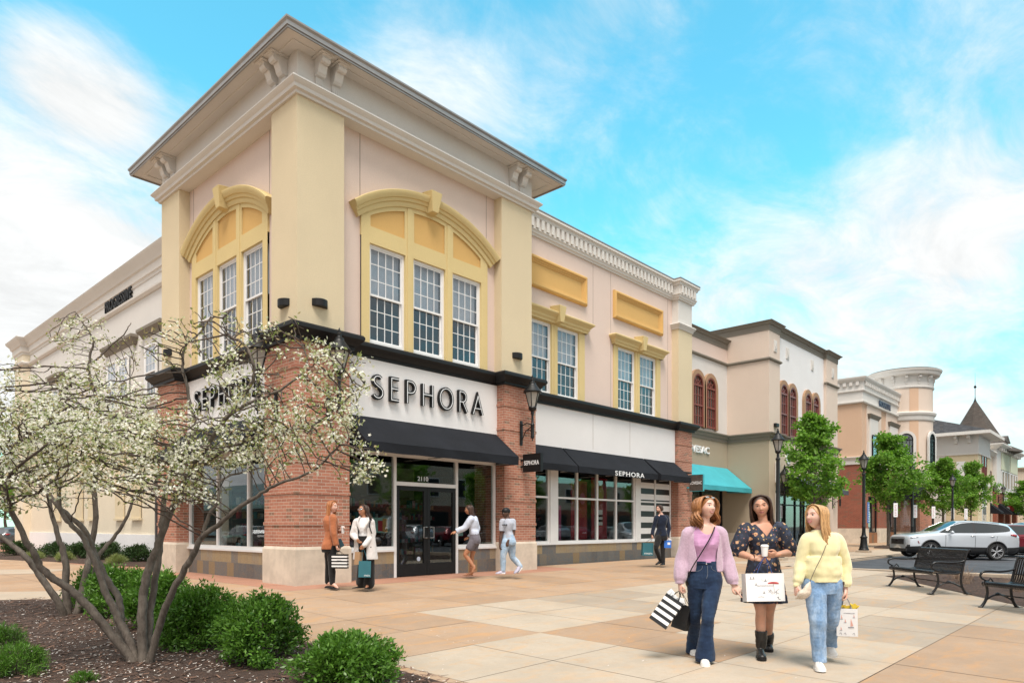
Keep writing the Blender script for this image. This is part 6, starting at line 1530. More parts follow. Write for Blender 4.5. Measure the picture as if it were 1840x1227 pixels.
def torso_levels(S, g=1.0, off=0.0, bust=.028, top=True, hipw=1.0, waistw=1.0, upto='pelvis'):
    """levels from the neck to the crotch; off widens it for clothing"""
    nb,sl,sr,wa,pv=S['neck'],S['shL'],S['shR'],S['waist'],S['pelvis'];ya=S.get('yaw',0);yp=S.get('pyaw',ya)
    sm = (sl + sr) / 2; half = (sr - sl).length / 2; tz = (sr.z - sl.z) / (2 * half)
    L = []
    if top:
        L+=[(nb.x,nb.y,nb.z+.03,ya,.046*g+off,.050*g+off,0,0),(nb.x,nb.y+.005,nb.z-.005,ya,.062*g+off,.056*g+off,0,tz*.5)]
        L+=[(sm.x,sm.y+.004,(nb.z*.45+sm.z*.55)+.018,ya,half*.62+off,.068*g+off,0,tz)]
    c = lambda f: sm * (1 - f) + wa * f
    for f,hx,hy,b in((.06,half*.93,.086,0),(.22,half*.93,.094,.25),(.42,half*.86,.096,1),(.60,half*.76,.090,.55),(.80,half*.68*waistw,.084,.1),(1.0,.118*waistw,.083,0)):
        p=c(f);L.append((p.x,p.y,p.z,ya,hx*(g if f>.8 else 1)+off,hy*g+off,bust*b,tz*(1-f)))
    if upto == 'waist': return L
    for f,hx,hy in((.35,.142,.094),(.7,.168*hipw,.108),(1.0,.176*hipw,.112),(1.35,.160*hipw,.105)):
        p = wa * (1 - f) + pv * f; L.append((p.x, p.y + .006, p.z, yp, hx * g + off, hy * g + off, 0, 0))
    return L
def arm(mb, sh, el, wr, g=1.0, off=0.0, rs=(.052, .046, .040, .036, .037, .030, .023)):
    P = [sh, sh * .7 + el * .3, sh * .35 + el * .65, el, el * .75 + wr * .25, el * .35 + wr * .65, wr]
    limb(mb, P, [r * g + off for r in rs], 16, 3)
def leg(mb, hip, kn, an, g=1.0, off=0.0, rs=(.088, .082, .068, .052, .052, .050, .034)):
    b = Vector((0, .012, 0))
    P=[hip,hip*.7+kn*.3,hip*.35+kn*.65,kn,kn*.78+an*.22+b,kn*.55+an*.45+b,an]
    limb(mb, P, [r * g + off for r in rs], 18, 3)
def foot(mb, an, toe, g=1.0):
    an,toe=Vector(an),Vector(toe);d=toe-an;limb(mb,[an+Vector((0,.01,.03)),an+Vector((0,0,-.02)),an+d*.35+Vector((0,0,.0)),an+d*.7,toe],[.034*g,.036*g,.034*g,.030*g,.018*g],12,3)
def skin_body(w,S,H,mat,vox=.0045,g=1.0,hands=(),feet=False,name='body',jaw=.30,male=False,armg=None):
    mb = MB(); trunk(mb, torso_levels(S, g, -.004, .024 if not male else .006)); ag = armg or g
    nb=S['neck'];hc=H.w(0,.018,-.06);limb(mb,[nb+Vector((0,.005,-.04)),nb+Vector((0,0,.02)),hc],[.056*g,.046*g,.047*g],18,4)
    limb(mb,[S['shL']+Vector((.02,0,-.004)),nb+Vector((0,.012,-.018)),S['shR']+Vector((-.02,0,-.004))],[.044*g,.044*g,.044*g],14,4)
    for a in 'LR':
        arm(mb,S['sh'+a],S['el'+a],S['wr'+a],ag);leg(mb,S['hip'+a],S['kn'+a],S['an'+a],g)
        if feet: foot(mb, S['an' + a], S['toe' + a], g)
    for h in hands: hand(mb, **h)
    H.skull(mb, jaw, male)
    return remesh(mb, name, mat, w.root, vox, 2)
def strap(w, pts, name, mat, r=.009, flat=.4, root=None):
    m=MB();Q=crom([tuple(p)for p in pts],6);m.tube([q[:3]for q in Q],r,8,flat=flat);return m.build(name,mat,root or w.root,smooth=True)

# ---------------- woman in the lilac cardigan
w1=Who(1266,1189,7.22,'woman in a lilac cardigan and dark flared jeans, leftmost of the three walking together',group='three women walking together');J=w1.J
S=dict(yaw=-6,neck=J(1267,940),shL=J(1236,957),shR=J(1294,956),waist=J(1265,1008),pelvis=J(1266,1044),elL=J(1225,1003,.03),elR=J(1306,1001,.02),wrL=J(1222,1047,-.02),wrR=J(1318,1050,-.05),
         hipL=J(1252,1042),hipR=J(1281,1042),knL=J(1249,1108,.08),knR=J(1272,1108,-.14),anL=J(1247,1160,.36),anR=J(1268,1171,-.12),toeL=J(1248,1172,.26),toeR=J(1267,1184,-.26))
H1 = Head(J(1269.5, 912.5, -.01), 24, -9, 6, 1.03)
g = Vector((0, 0, -1))
skin_body(w1,S,H1,SK1,hands=[dict(wrist=S['wrL'],d=(.0,-.05,-1),n=(1,.1,0),s_=(0,-1,0),curl=.95,thumb=.9),dict(wrist=S['wrR'],d=(.62,-.25,-.72),n=(-.3,.9,-.4),s_=(-.4,-.6,.4),curl=1.0,point=True,thumb=.7)])
H1.face(w1.root, PM, smile=.75, glasses='top', brow=pbr('brown_brow', (.10, .055, .03), .7, 0, 0))
HM1 = hairmat('auburn_hair', (.22, .085, .028), (.42, .19, .07))
locks(w1.root, H1, HM1, 260, .36, .026, vol=.045, seed=3, w=.0085, curl=.9, a_lo=-118, a_hi=118)
lil = cloth('lilac_tank_top', (.52, .28, .47), .05, 260, .25, 20, stretch=(6, 6, .4))
mb=MB();L=torso_levels(S,1.0,.007,.030,upto='waist');e=S['waist']+Vector((0,0,-.012));L.append((e.x,e.y,e.z,-6,.130,.092,0,0));trunk(mb,L)
zN = S['neck'].z
remesh(mb,'tank_top',lil,w1.root,.0045,2,thick=.003,cut=lambda c:c.z>zN+.004 or(c.y<.01 and c.z>zN-.115+9.0*(c.x-S['neck'].x)**2)or c.z<e.z-.004 or abs(c.x-S['neck'].x)>.162,disp=fold(.003,(5,5,26),2))
car = cloth('lilac_knit_cardigan', (.50, .36, .46), .10, 150, .9, 60, .95, (1, 1, 2.5), .5)
mb = MB()
for a, sx in (('L', -1), ('R', 1)):
    sh, el, wr = S['sh' + a], S['el' + a], S['wr' + a]
    limb(mb,[sh+Vector((-sx*.05,.006,.016)),sh+Vector((sx*.002,0,-.008)),sh*.5+el*.5,el,el*.55+wr*.45,el*.2+wr*.8,wr+Vector((0,0,.012))],[.056,.064,.062,.066,.072,.070,.050],20,4)
zs = S['shL'].z
rs = []
for i in range(19):  # body of the cardigan: a shell open down the front
    f = i / 18; z = zs + .088 - (.088 + .40) * f; cx_ = S['neck'].x * (1 - f) + S['waist'].x * f
    hx=.060+.116*min(1,f*4.2)**.6;hx=hx+.018*f;hy=.072+.040*min(1,f*4);gap=44+6*math.sin(f*6)-6*f;ring=[]
    A = [R(-90 + gap + (360 - 2 * gap) * k / 30) for k in range(31)]
    ring+=[(cx_+hx*math.cos(a),.004+hy*math.sin(a)*1.05,z-.012*abs(math.cos(a))*(1-f))for a in A];ring+=[(cx_+(hx-.017)*math.cos(a),.004+(hy-.017)*math.sin(a),z-.012*abs(math.cos(a))*(1-f))for a in A[::-1]]
    rs.append(ring)
mb.rings(rs, True)
remesh(mb,'cardigan',car,w1.root,.006,4,disp=fold(.008,(16,9,3.5),5),cut=lambda c:c.z<S['wrL'].z-.006)
jean = denim('dark_flared_denim', (.010, .024, .060), (.022, .05, .105))
def trousers(w,S,mat,name,rsL,rsR,wa=.012,vox=.0055,foldamp=.006,cutL=None,cutR=None,hipw=1.0,g=1.0,top=None,z_cut=None,shiftL=(0,0,0),shiftR=(0,0,0),off=.010):
    mb = MB(); Lv = [l for l in torso_levels(S, g, off, 0, top=False, hipw=hipw)][5:]
    if top is not None: Lv[0] = (Lv[0][0], Lv[0][1], Lv[0][2] + top) + Lv[0][3:]
    trunk(mb, Lv)
    for a, rr, sf in (('L', rsL, shiftL), ('R', rsR, shiftR)):
        hp, kn, an = S['hip' + a], S['kn' + a], S['an' + a]; b = Vector((0, .012, 0)); n_ = len(rr)
        P=[hp,hp*.7+kn*.3,hp*.35+kn*.65,kn,kn*.75+an*.25+b,kn*.5+an*.5+b,kn*.22+an*.78+b,an+Vector(sf)]
        limb(mb, P[:n_], rr, 22, 4)
    zc = {'L': cutL, 'R': cutR}; mid = lambda c: (S['kn' + 'L'].x + S['knR'].x) / 2
    def cut(c):
        if z_cut is not None and c.z > z_cut: return True
        q = 'L' if c.x < (S['anL'].x + S['anR'].x) / 2 else 'R'
        return zc[q] is not None and c.z < zc[q]
    return remesh(mb, name, mat, w.root, vox, 3, disp=fold(foldamp, (8, 8, 13), 1), cut=cut, thick=.003)
trousers(w1,S,jean,'jeans',[.096,.092,.078,.063,.062,.066,.076,.088],[.098,.094,.080,.066,.066,.072,.086,.106],cutL=S['anL'].z-.075,cutR=S['anR'].z-.085,top=.012,z_cut=S['waist'].z+.005,shiftL=(0,0,-.05),shiftR=(0,.02,-.055))
m=MB();q=S['waist'];m.tube([(q.x+.1325*math.cos(a),q.y+.0965*math.sin(a),q.z-.022)for a in[2*math.pi*i/32 for i in range(33)]],.012,8,flat=.4);m.build('waistband',jean,w1.root,smooth=True)
m=MB();ell(m,(q.x-.004,q.y-.105,q.z-.022),(.008,.004,.008));m.build('button',M['chrome'],w1.root,smooth=True)
M['stitch'] = pbr('pale_stitching', (.20, .22, .24), .8, 0, 0)
m = MB();
for sx in(-1,1):limb(m,[(q.x+sx*.045,q.y-.103,q.z-.045),(q.x+sx*.055,q.y-.107,q.z-.075),(q.x+sx*.09,q.y-.095,q.z-.095),(q.x+sx*.13,q.y-.062,q.z-.095)],[.0015]*4,5)
limb(m,[(q.x+.004,q.y-.107,q.z-.04),(q.x+.006,q.y-.116,q.z-.12),(q.x-.006,q.y-.118,q.z-.17)],[.0018]*3,5);m.build('stitching',M['stitch'],w1.root)
M['shoewhite'] = pbr('white_trainer', (.70, .68, .65), .6, 0, .08, 30, 90, .1, obj=True)
for a, up in (('L', (0, -.45, .9)), ('R', (0, .25, .97))):
    an, toe = S['an' + a], S['toe' + a]
    hl=Vector((an.x,an.y+.055,an.z-.075 if a=='L' else.002));tt=Vector((toe.x,toe.y-.02,.0 if a=='R' else toe.z-.045))
    if a=='L':hl=an+Vector((0,.07,-.05));tt=Vector((toe.x,toe.y-.03,w1.J(1248,1176,.26).z))
    else: tt = Vector((toe.x, toe.y - .02, .012)); hl = Vector((an.x, an.y + .06, .0))
    m=MB();shoe(m,hl+Vector((0,0,.012)),tt+Vector((0,0,.012)),(0,0,1),.046,.085);m.build('shoe',M['shoewhite'],w1.root,auto=50);m=MB();sole(m,hl-Vector((0,0,.006)),tt-Vector((0,0,.004)),(0,0,1));m.build('sole',M['white'],w1.root,auto=50)
strap(w1,[J(1284,945,.04),J(1283,950,-.095),J(1276,966,-.142),J(1262,990,-.135),J(1248,1012,-.125),J(1240,1027,-.10),J(1238,1036,-.03)],'bag_strap',M['black'],.011)
m=MB();ell(m,J(1237,1045,.03),(.03,.07,.06));m.build('shoulder_bag',M['black'],w1.root,smooth=True)
m=MB();ell(m,H1.w(-.079,-.002,-.04),(.006,.006,.011));m.build('earring',M['chrome'],w1.root,smooth=True)

# ---------------- shopping bags
def bag(label,c,ax,up,w,h,t,mats,cat='shopping bag',handles=None,group='shopping bags',stripes=0,name='shopping_bag',hcol=None,tissue=None,text=None,tm=None,art=None,tsize=.022,gusset=None,sp=1.0):
    """c: middle of the top edge of the front face; ax: along the front, up: up the bag"""
    c=Vector(c);ax=Vector(ax).normalized();up=Vector(up);up=(up-ax*up.dot(ax)).normalized();n=ax.cross(up)*-1  # n points out of the back
    n = ax.cross(up);
    if n.y > 0: n = -n  # n out of the front, towards the viewer
    T = thing(name, label, cat, c - up * h, 0, group); P = lambda a, b, e: c + ax * a + up * b + n * e
    m = MB(); K = (-w / 2, w / 2)
    def wall(a0,b0,a1,b1,e0,e1,mi=0):m.hexa([P(a0,b0,e0),P(a1,b0,e0),P(a1,b0,e1),P(a0,b0,e1),P(a0,b1,e0),P(a1,b1,e0),P(a1,b1,e1),P(a0,b1,e1)],mi)
    th = .0015; N = stripes or 1
    for i in range(N):
        b0, b1 = -h + h * i / N, -h + h * (i + 1) / N; k = i % 2
        wall(-w/2,b0,w/2,b1,-th,0,k);wall(-w/2,b0,w/2,b1,-t,-t+th,k);wall(-w/2,b0,-w/2+th,b1,-t+th,-th,k);wall(w/2-th,b0,w/2,b1,-t+th,-th,k)
    wall(-w / 2, -h, w / 2, -h + th, -t, 0, 0)
    m.build('bag_body', mats, T)
    if handles:
        for e in (-.004, -t + .004):
            g_=Vector(handles);k=MB();a,b=P(-w*.2,-.005,e),P(w*.2,-.005,e);limb(k,[a,a*.45+g_*.55+ax*-.012,g_-ax*.008,g_+ax*.008,b*.45+g_*.55+ax*.012,b],[.0032]*6,6,4);k.build('handle',hcol or M['black'],T,smooth=True)
    if tissue:
        rg = random.Random(4); k = MB()
        for i in range(9):
            a = rg.uniform(-.42, .42) * w; e = -t * rg.uniform(.15, .85); hh = rg.uniform(.02, .075); q = []
            for j in range(7):
                an=j*1.05+rg.uniform(-.2,.2);r_=.035*rg.uniform(.6,1.3);q.append(P(a+r_*math.cos(an),hh*rg.uniform(.5,1.1),e+r_*.6*math.sin(an)))
            cc=P(a,-.04,e);s0=len(k.v);k.v+=[tuple(cc)]+[tuple(x)for x in q];k.f+=[(s0,s0+1+j,s0+1+(j+1)%7)for j in range(7)];k.mi+=[0]*7
        k.build('tissue_paper', tissue, T)
    if text:
        F = Fr(P(0, 0, 0), ax, n);
        class FF:  # a tilted sheet
            @staticmethod
            def p(u, d, z): return tuple(P(u, z, d))
        k = MB()
        for body,u0,u1,z0,hgt in text:add_text(k,FF,body,u0,u1,z0,hgt,.002,.001,.004,spacing=sp)
        k.build('bag_lettering', tm or M['black'], T)
    if art: art(P, T)
    return T
bw,bb=M['paper_white']if 'paper_white' in M else PM['paper'],pbr('glossy_black_paper',(.012,.012,.013),.35,0,.1)
hd1 = S['wrL'] + Vector((0, -.01, -.085))
hw1 = w1.root.matrix_basis @ hd1
RX=Vector((math.cos(YAW),math.sin(YAW),0));RY=Vector((-math.sin(YAW),math.cos(YAW),0));RZ=Vector((0,0,1))
def loc2w(v): return RX * v[0] + RY * v[1] + RZ * v[2]
tc1 = w1.root.matrix_basis @ J(1212.5, 1074.5, -.06)
bag('black and white striped bag held by the woman in the lilac cardigan',tc1,loc2w((.80,-.35,-.56)),loc2w((.42,.10,.90)),.20,.315,.10,[bb,bw],handles=hw1,stripes=9,tissue=PM['tissue'],text=[('SEPHORA',-.055,.055,-.19,.016)],tm=bw)
tc1b = w1.root.matrix_basis @ J(1228, 1087, .08)
bag('plain black paper bag hanging behind the striped bag of the woman in lilac',tc1b,loc2w((.72,-.68,-.2)),loc2w((.12,.05,1)),.17,.255,.08,[bb,bb],handles=hw1)

# ---------------- woman in the dark floral dress
w2=Who(1369,1180,7.47,'woman in a dark floral dress and black ankle boots, middle of the three walking together',group='three women walking together');J=w2.J
S=dict(yaw=8,neck=J(1371,938),shL=J(1340,950),shR=J(1401,948),waist=J(1372,1003),pelvis=J(1373,1045),elL=J(1326,993,-.02),elR=J(1419,992,.0),wrL=J(1357,1003,-.22),wrR=J(1396,996,-.24),
         hipL=J(1360,1043),hipR=J(1387,1043),knL=J(1367,1098,-.10),knR=J(1382,1100,.10),anL=J(1368,1160,-.06),anR=J(1380,1158,.42),toeL=J(1368,1176,-.20),toeR=J(1381,1168,.30))
H2 = Head(J(1367, 909.5, -.02), -20, 5, -7, 1.05)
skin_body(w2,S,H2,SK2,g=1.04,armg=1.12,hands=[dict(wrist=S['wrL'],d=(.95,-.25,.02),n=(0,.75,-.65),s_=(0,-.4,.9),curl=.75,thumb=.5),dict(wrist=S['wrR'],d=(-.95,-.2,-.08),n=(0,.8,.55),s_=(-.1,-.3,.9),curl=.6,thumb=.6,spread=.5)])
H2.face(w2.root, PM, smile=.35, lids=.6)
HM2 = hairmat('dark_brown_hair', (.030, .014, .009), (.085, .042, .026))
locks(w2.root,H2,HM2,260,.42,.010,vol=.020,seed=8,w=.0085,a_lo=-112,a_hi=112,end_drift=(.06,.05,.02))
flo = floral('dark_floral_print')
zN = S['neck'].z; nx = S['neck'].x
mb = MB(); L = torso_levels(S, 1.04, .010, .034, upto='waist')[1:]
wz, wx = S['waist'], S['waist'].x; L[-1] = (wx, wz.y, wz.z + .01, 8, .152, .105, 0, 0); trunk(mb, L)
hem = J(1380, 1083).z; rs = []
for i in range(22):  # gathered skirt with soft pleats
    f = i / 21; z = wz.z + .03 - (wz.z + .03 - hem) * f; e = f ** .8; cx_ = wx + (.010) * f
    rs.append([(cx_+(.150+.088*e)*math.cos(a)*(1+.055*e*math.sin(11*a+1.2*f)+.02*e*math.sin(23*a)),.005+(.105+.10*e)*math.sin(a)*(1+.055*e*math.sin(11*a+1.2*f)),z+.012*math.sin(3*a)*f)for a in[2*math.pi*k/96 for k in range(96)]])
mb.rings(rs, True)
for a, sx in (('L', -1), ('R', 1)):
    sh,el=S['sh'+a],S['el'+a];limb(mb,[sh+Vector((-sx*.035,0,.004)),sh+Vector((sx*.008,0,.0)),sh*.55+el*.45+Vector((sx*.008,0,0)),sh*.2+el*.8+Vector((sx*.010,.01,0)),el+Vector((sx*.004,.01,.0))],[.056,.072,.088,.092,.072],20,4)
vb = J(1372, 963).z
zel = S['elL'].z
def cut2(c):
    dx = abs(c.x - nx)
    if c.y < .02 and c.z > vb and dx < (c.z - vb) * .80 + .0 and dx < .135: return True
    if c.z > zN + .008 or (c.z > zN - .03 and dx < .075): return True
    if c.z < hem + .012 and abs(c.x - wx) < .3 : return True
    if dx > .20 and c.z < zel - .035 and c.z > zel - .15: return True
    return False
remesh(mb, 'floral_dress', flo, w2.root, .005, 2, cut=cut2, disp=fold(.006, (14, 14, 5), 9), thick=.003)
boot = pbr('black_leather', (.012, .012, .012), .34, 0, .2, 30, 200, .1, obj=True)
for a in 'LR':
    an, toe = S['an' + a], S['toe' + a]; lift = .0 if a == 'L' else .03
    zt=0.0 if a=='L' else J(1381,1172,.30).z;hl=Vector((an.x,an.y+.05,zt+(.0 if a=='L' else.035)))
    mb=MB();up=Vector((0,.02,1));lg_=(S['kn'+a]-an).normalized();limb(mb,[an+lg_*.16,an+lg_*.08,an+Vector((0,.01,.01))],[.064,.060,.056],18,4);shoe(mb,hl+Vector((0,0,.03)),toe*1.0+Vector((0,-.03,zt+.03-toe.z)),(0,0,1),.047,.09)
    top=an.z+.165;remesh(mb,'ankle_boot',boot,w2.root,.005,2,cut=lambda c:c.z>top,disp=fold(.003,(20,20,30),3),thick=.003)
    m=MB();sole(m,hl,toe+Vector((0,-.03,zt-toe.z+.008)),(0,0,1),.048,.026);m.build('boot_sole',M['black'],w2.root,auto=50)
m=MB();q=S['wrL']*.92+S['elL']*.08;limb(m,[q+Vector((.004*math.cos(a),.032*math.cos(a),.034*math.sin(a)))for a in[2*math.pi*i/14 for i in range(15)]],[.006]*15,6,1);m.build('bracelet',pbr('dark_bracelet',(.06,.02,.015),.4),w2.root)
cup_c = J(1374, 999, -.285)
def cup(label, c, h=.105, rb=.028, rt=.038, tilt=0):
    T=thing('coffee_cup',label,'cup',c,0,'takeaway coffee cups');m=MB();m.lathe([(rb,0),(rt,h-.012)],c,20);m.build('cup_body',PM['paper'],T,auto=30)
    m=MB();m.lathe([(rt+.002,h-.014),(rt+.004,h-.006),(rt+.001,h-.002),(rt-.004,h+.006),(rt-.008,h+.010)],c,20);m.build('lid',M['white'],T,auto=30);return T
cup('white takeaway cup in the hands of the woman in the floral dress', w2.root.matrix_basis @ cup_c, .112)
bl = pbr('blue_cord', (.05, .10, .35), .6, 0, .1)
tcb = w2.root.matrix_basis @ J(1374, 1029.5, -.27)
M['inkred']=pbr('red_ink',(.62,.10,.10),.6,0,.1);M['inkgrey']=pbr('grey_ink',(.16,.16,.19),.6,0,.1)
def beach_art(P, T):
    k = MB(); e0, e1 = .0008, .002
    def st(pts, r=.0016): limb(k, [P(a, b, .0012) for a, b in pts], [r] * len(pts), 5, 2)
    m=MB();u=[P(.085+.060*math.cos(t),-.105+.016*math.sin(t),.001)for t in[math.pi*i/10 for i in range(11)]]+[P(.145,-.112,.001),P(.025,-.108,.001)];m.prism(u,[p+(P(0,0,.002)-P(0,0,0))for p in u]);m.build('printed_parasol',M['inkred'],T)
    st([(.088,-.10),(.092,-.21)]);st([(.10,-.20),(.13,-.17),(.145,-.17)]);st([(.10,-.19),(.14,-.215)]);st([(.11,-.22),(.12,-.18)]);st([(.03,-.17),(.07,-.215)]);st([(.045,-.165),(.082,-.205)]);st([(.03,-.20),(.06,-.17)])
    for a,b in((-.155,-.035),(-.125,-.035),(-.10,-.10),(-.02,-.185),(-.0,-.06)):st([(a,b-.02),(a+.002,b),(a+.010,b-.018)],.002);st([(a-.010,b-.022),(a+.014,b-.023)],.0018)
    st([(-.03,-.045),(-.04,-.065),(-.02,-.078),(.02,-.078),(.035,-.06)],.0008);st([(-.08,-.245),(-.05,-.24),(-.02,-.246)],.0015);st([(.12,-.25),(.135,-.245),(.13,-.262),(.15,-.27)],.003)
    k.build('printed_drawing', M['inkgrey'], T)
bag('large white paper bag printed with a red parasol, held in front of the floral dress',tcb,loc2w((.995,.05,.01)),loc2w((-.10,.10,1)),.405,.29,.115,[PM['paper'],PM['paper']],handles=w2.root.matrix_basis@J(1374.5,1001.5,-.30),hcol=bl,text=[('ANTHROPOLOGIE',-.085,.085,-.135,.012)],tm=M['inkgrey'],art=beach_art,sp=1.25)

# ---------------- woman in the pale yellow sweatshirt
w3=Who(1474,1197,7.02,'blonde woman in a pale yellow sweatshirt and light jeans, rightmost of the three walking together',group='three women walking together');J=w3.J
S=dict(yaw=4,neck=J(1473,954),shL=J(1451,967),shR=J(1504,968),waist=J(1477,1017),pelvis=J(1478,1053),elL=J(1440,1009,.02),elR=J(1518,1012,.02),wrL=J(1431,1052,-.04),wrR=J(1519,1058,-.02),
         hipL=J(1464,1052),hipR=J(1494,1052),knL=J(1470,1115,-.12),knR=J(1495,1116,.08),anL=J(1473,1180,-.12),anR=J(1494,1157,.36),toeL=J(1474,1194,-.26),toeR=J(1495,1174,.26))
H3 = Head(J(1466, 928, -.01), -66, -6, 0, 1.03)
skin_body(w3,S,H3,SK1,g=1.04,hands=[dict(wrist=S['wrL'],d=(-.05,-.05,-1),n=(1,.1,0),s_=(0,-1,0),curl=.5),dict(wrist=S['wrR'],d=(.0,-.05,-1),n=(-1,.15,0),s_=(-.1,-1,0),curl=.95,thumb=.9,k=1.02)])
H3.face(w3.root,PM,smile=.9,lip=pbr('bright_rose_lips',(.50,.13,.13),.4,0,.05),brow=pbr('blonde_brow',(.22,.14,.08),.7,0,0))
HM3 = hairmat('blonde_hair', (.40, .22, .09), (.66, .42, .20))
locks(w3.root,H3,HM3,280,.50,.014,vol=.022,seed=5,w=.009,a_lo=-116,a_hi=116,end_drift=(.05,.0,0),jag=.25)
yel = cloth('pale_yellow_fleece', (.74, .68, .40), .05, 300, .3, 8, .95, (1, 1, 1), .5)
zN = S['neck'].z; nx = S['neck'].x; hz = J(1478, 1045).z
mb = MB(); L = torso_levels(S, 1.02, .030, .008, upto='waist')[1:]
L[0] = (L[0][0], L[0][1], zN + .022, 4, .062, .060, 0, 0)
wa=S['waist'];L=L[:-2];L+=[(wa.x,wa.y,wa.z+.09,4,.180,.126,.0,0),(wa.x,wa.y,wa.z+.0,4,.190,.136,0,0),(wa.x,wa.y,wa.z-.07,4,.192,.136,0,0),(wa.x,wa.y,hz+.045,4,.182,.126,0,0),(wa.x,wa.y,hz-.02,4,.180,.124,0,0)]
trunk(mb, L)
for a, sx in (('L', -1), ('R', 1)):
    sh,el,wr=S['sh'+a],S['el'+a],S['wr'+a];limb(mb,[sh+Vector((-sx*.05,.01,.01)),sh+Vector((sx*.0,0,-.005)),sh*.6+el*.4+Vector((sx*.006,0,0)),el+Vector((sx*.004,0,0)),el*.5+wr*.5,el*.22+wr*.78,wr*.9+el*.1,wr+Vector((0,0,.005))],[.056,.064,.066,.060,.058,.055,.040,.036],20,4)
def cut3(c):
    if c.z > zN + .014 and abs(c.x - nx) < .085: return True
    if abs(c.x - wa.x) < .2 and c.z < hz + .004: return True
    return c.z < S['wrL'].z - .010
fo = fold(.009, (8, 8, 6), 4)
remesh(mb,'sweatshirt',yel,w3.root,.0055,3,cut=cut3,thick=.004,disp=lambda c:fo(c)*(.4+1.0*max(0,min(1,(zN-.12-c.z)/.2))))
ljean = denim('light_blue_denim', (.16, .27, .44), (.42, .54, .68), 3)
trousers(w3,S,ljean,'jeans',[.106,.103,.092,.082,.078,.074,.070,.066],[.104,.101,.088,.076,.072,.068,.062,.058],cutL=S['anL'].z-.045,cutR=S['anR'].z-.03,hipw=1.12,top=.0,z_cut=S['waist'].z+.01,shiftL=(0,0,-.03),shiftR=(0,0,-.02),foldamp=.0055)
for a in 'LR':
    an, toe = S['an' + a], S['toe' + a]
    if a == 'L': hl, tt = Vector((an.x, an.y + .06, .0)), Vector((toe.x, toe.y - .03, .012))
    else: hl, tt = an + Vector((0, .075, -.045)), Vector((toe.x, toe.y - .03, J(1495, 1180, .24).z))
    m=MB();shoe(m,hl+Vector((0,0,.012)),tt+Vector((0,0,.012)),(0,0,1),.047,.088);m.build('shoe',M['shoewhite'],w3.root,auto=50);m=MB();sole(m,hl-Vector((0,0,.008)),tt-Vector((0,0,.004)),(0,0,1),.049,.026);m.build('sole',M['white'],w3.root,auto=50)
    m = MB(); d = (tt - hl)
    for f in(.42,.50,.58,.66):c=hl+d*f+Vector((0,0,.012+.082-(f-.35)*.09));m.tube([c+Vector((-.022,0,-.006)),c,c+Vector((.022,0,-.006))],.003,6)
    m.build('lace', M['stitch'], w3.root)
strap(w3,[J(1489,963,.06),J(1490,966,-.06),J(1484,980,-.13),J(1476,1000,-.165),J(1466,1020,-.17),J(1458,1038,-.165),J(1455,1047,-.15)],'bag_strap',pbr('thin_dark_strap',(.12,.10,.08),.5),.006)
cream = cloth('cream_quilted_leather', (.60, .52, .43), .12, 90, .5, 30, .6, (1, 1, 1), .0)
mb = MB(); a0, a1, a2 = J(1455, 1046, -.17), J(1449, 1062, -.175), J(1432, 1074, -.16)
limb(mb,[a0,a0*.55+a1*.45+Vector((.0,0,0)),a1+Vector((-.004,0,-.012)),a1*.5+a2*.5+Vector((-.006,0,-.005)),a2+Vector((.002,0,.006))],[.012,.040,.058,.055,.020],18,5,flat=.72)
remesh(mb, 'shoulder_bag', cream, w3.root, .005, 2, disp=fold(.004, (26, 26, 26), 6))
M['yellowt'] = pbr('yellow_tissue', (.80, .60, .06), .7, 0, .1)
tcc = w3.root.matrix_basis @ J(1521.5, 1093, -.03)
def boat_art(P, T):
    k = MB(); r = MB()
    for a,b,s_ in((-.055,-.08,.8),(-.02,-.12,.7),(.03,-.14,1.5),(-.06,-.2,.7),(.06,-.07,.6)):
        tri=[(a,b-.028*s_),(a+.004*s_,b+.025*s_),(a+.018*s_,b-.024*s_)];r.prism([P(x,y,.0008)for x,y in tri],[P(x,y,.002)for x,y in tri]);limb(k,[P(a-.012*s_,b-.034*s_,.0012),P(a+.02*s_,b-.034*s_,.0012)],[.0024*s_]*2,5,2)
    for a in(-.07,-.03,.05):limb(k,[P(a,-.262,.0012),P(a+.012,-.248,.0012),P(a+.02,-.27,.0012)],[.0016]*3,5)
    k.build('printed_drawing',M['inkgrey'],T);r.build('printed_sails',pbr('pink_ink',(.70,.38,.32),.6,0,.1),T)
bag('white paper bag with printed sailing boats and yellow tissue, held by the blonde woman',tcc,loc2w((.90,-.42,.02)),loc2w((-.30,.02,.95)),.195,.285,.09,[PM['paper'],PM['paper']],handles=w3.root.matrix_basis@(S['wrR']+Vector((0,0,-.085))),tissue=M['yellowt'],text=[('ANTHROPOLOGIE',-.03,.07,-.05,.008)],tm=M['inkgrey'],art=boat_art,hcol=M['inkgrey'])
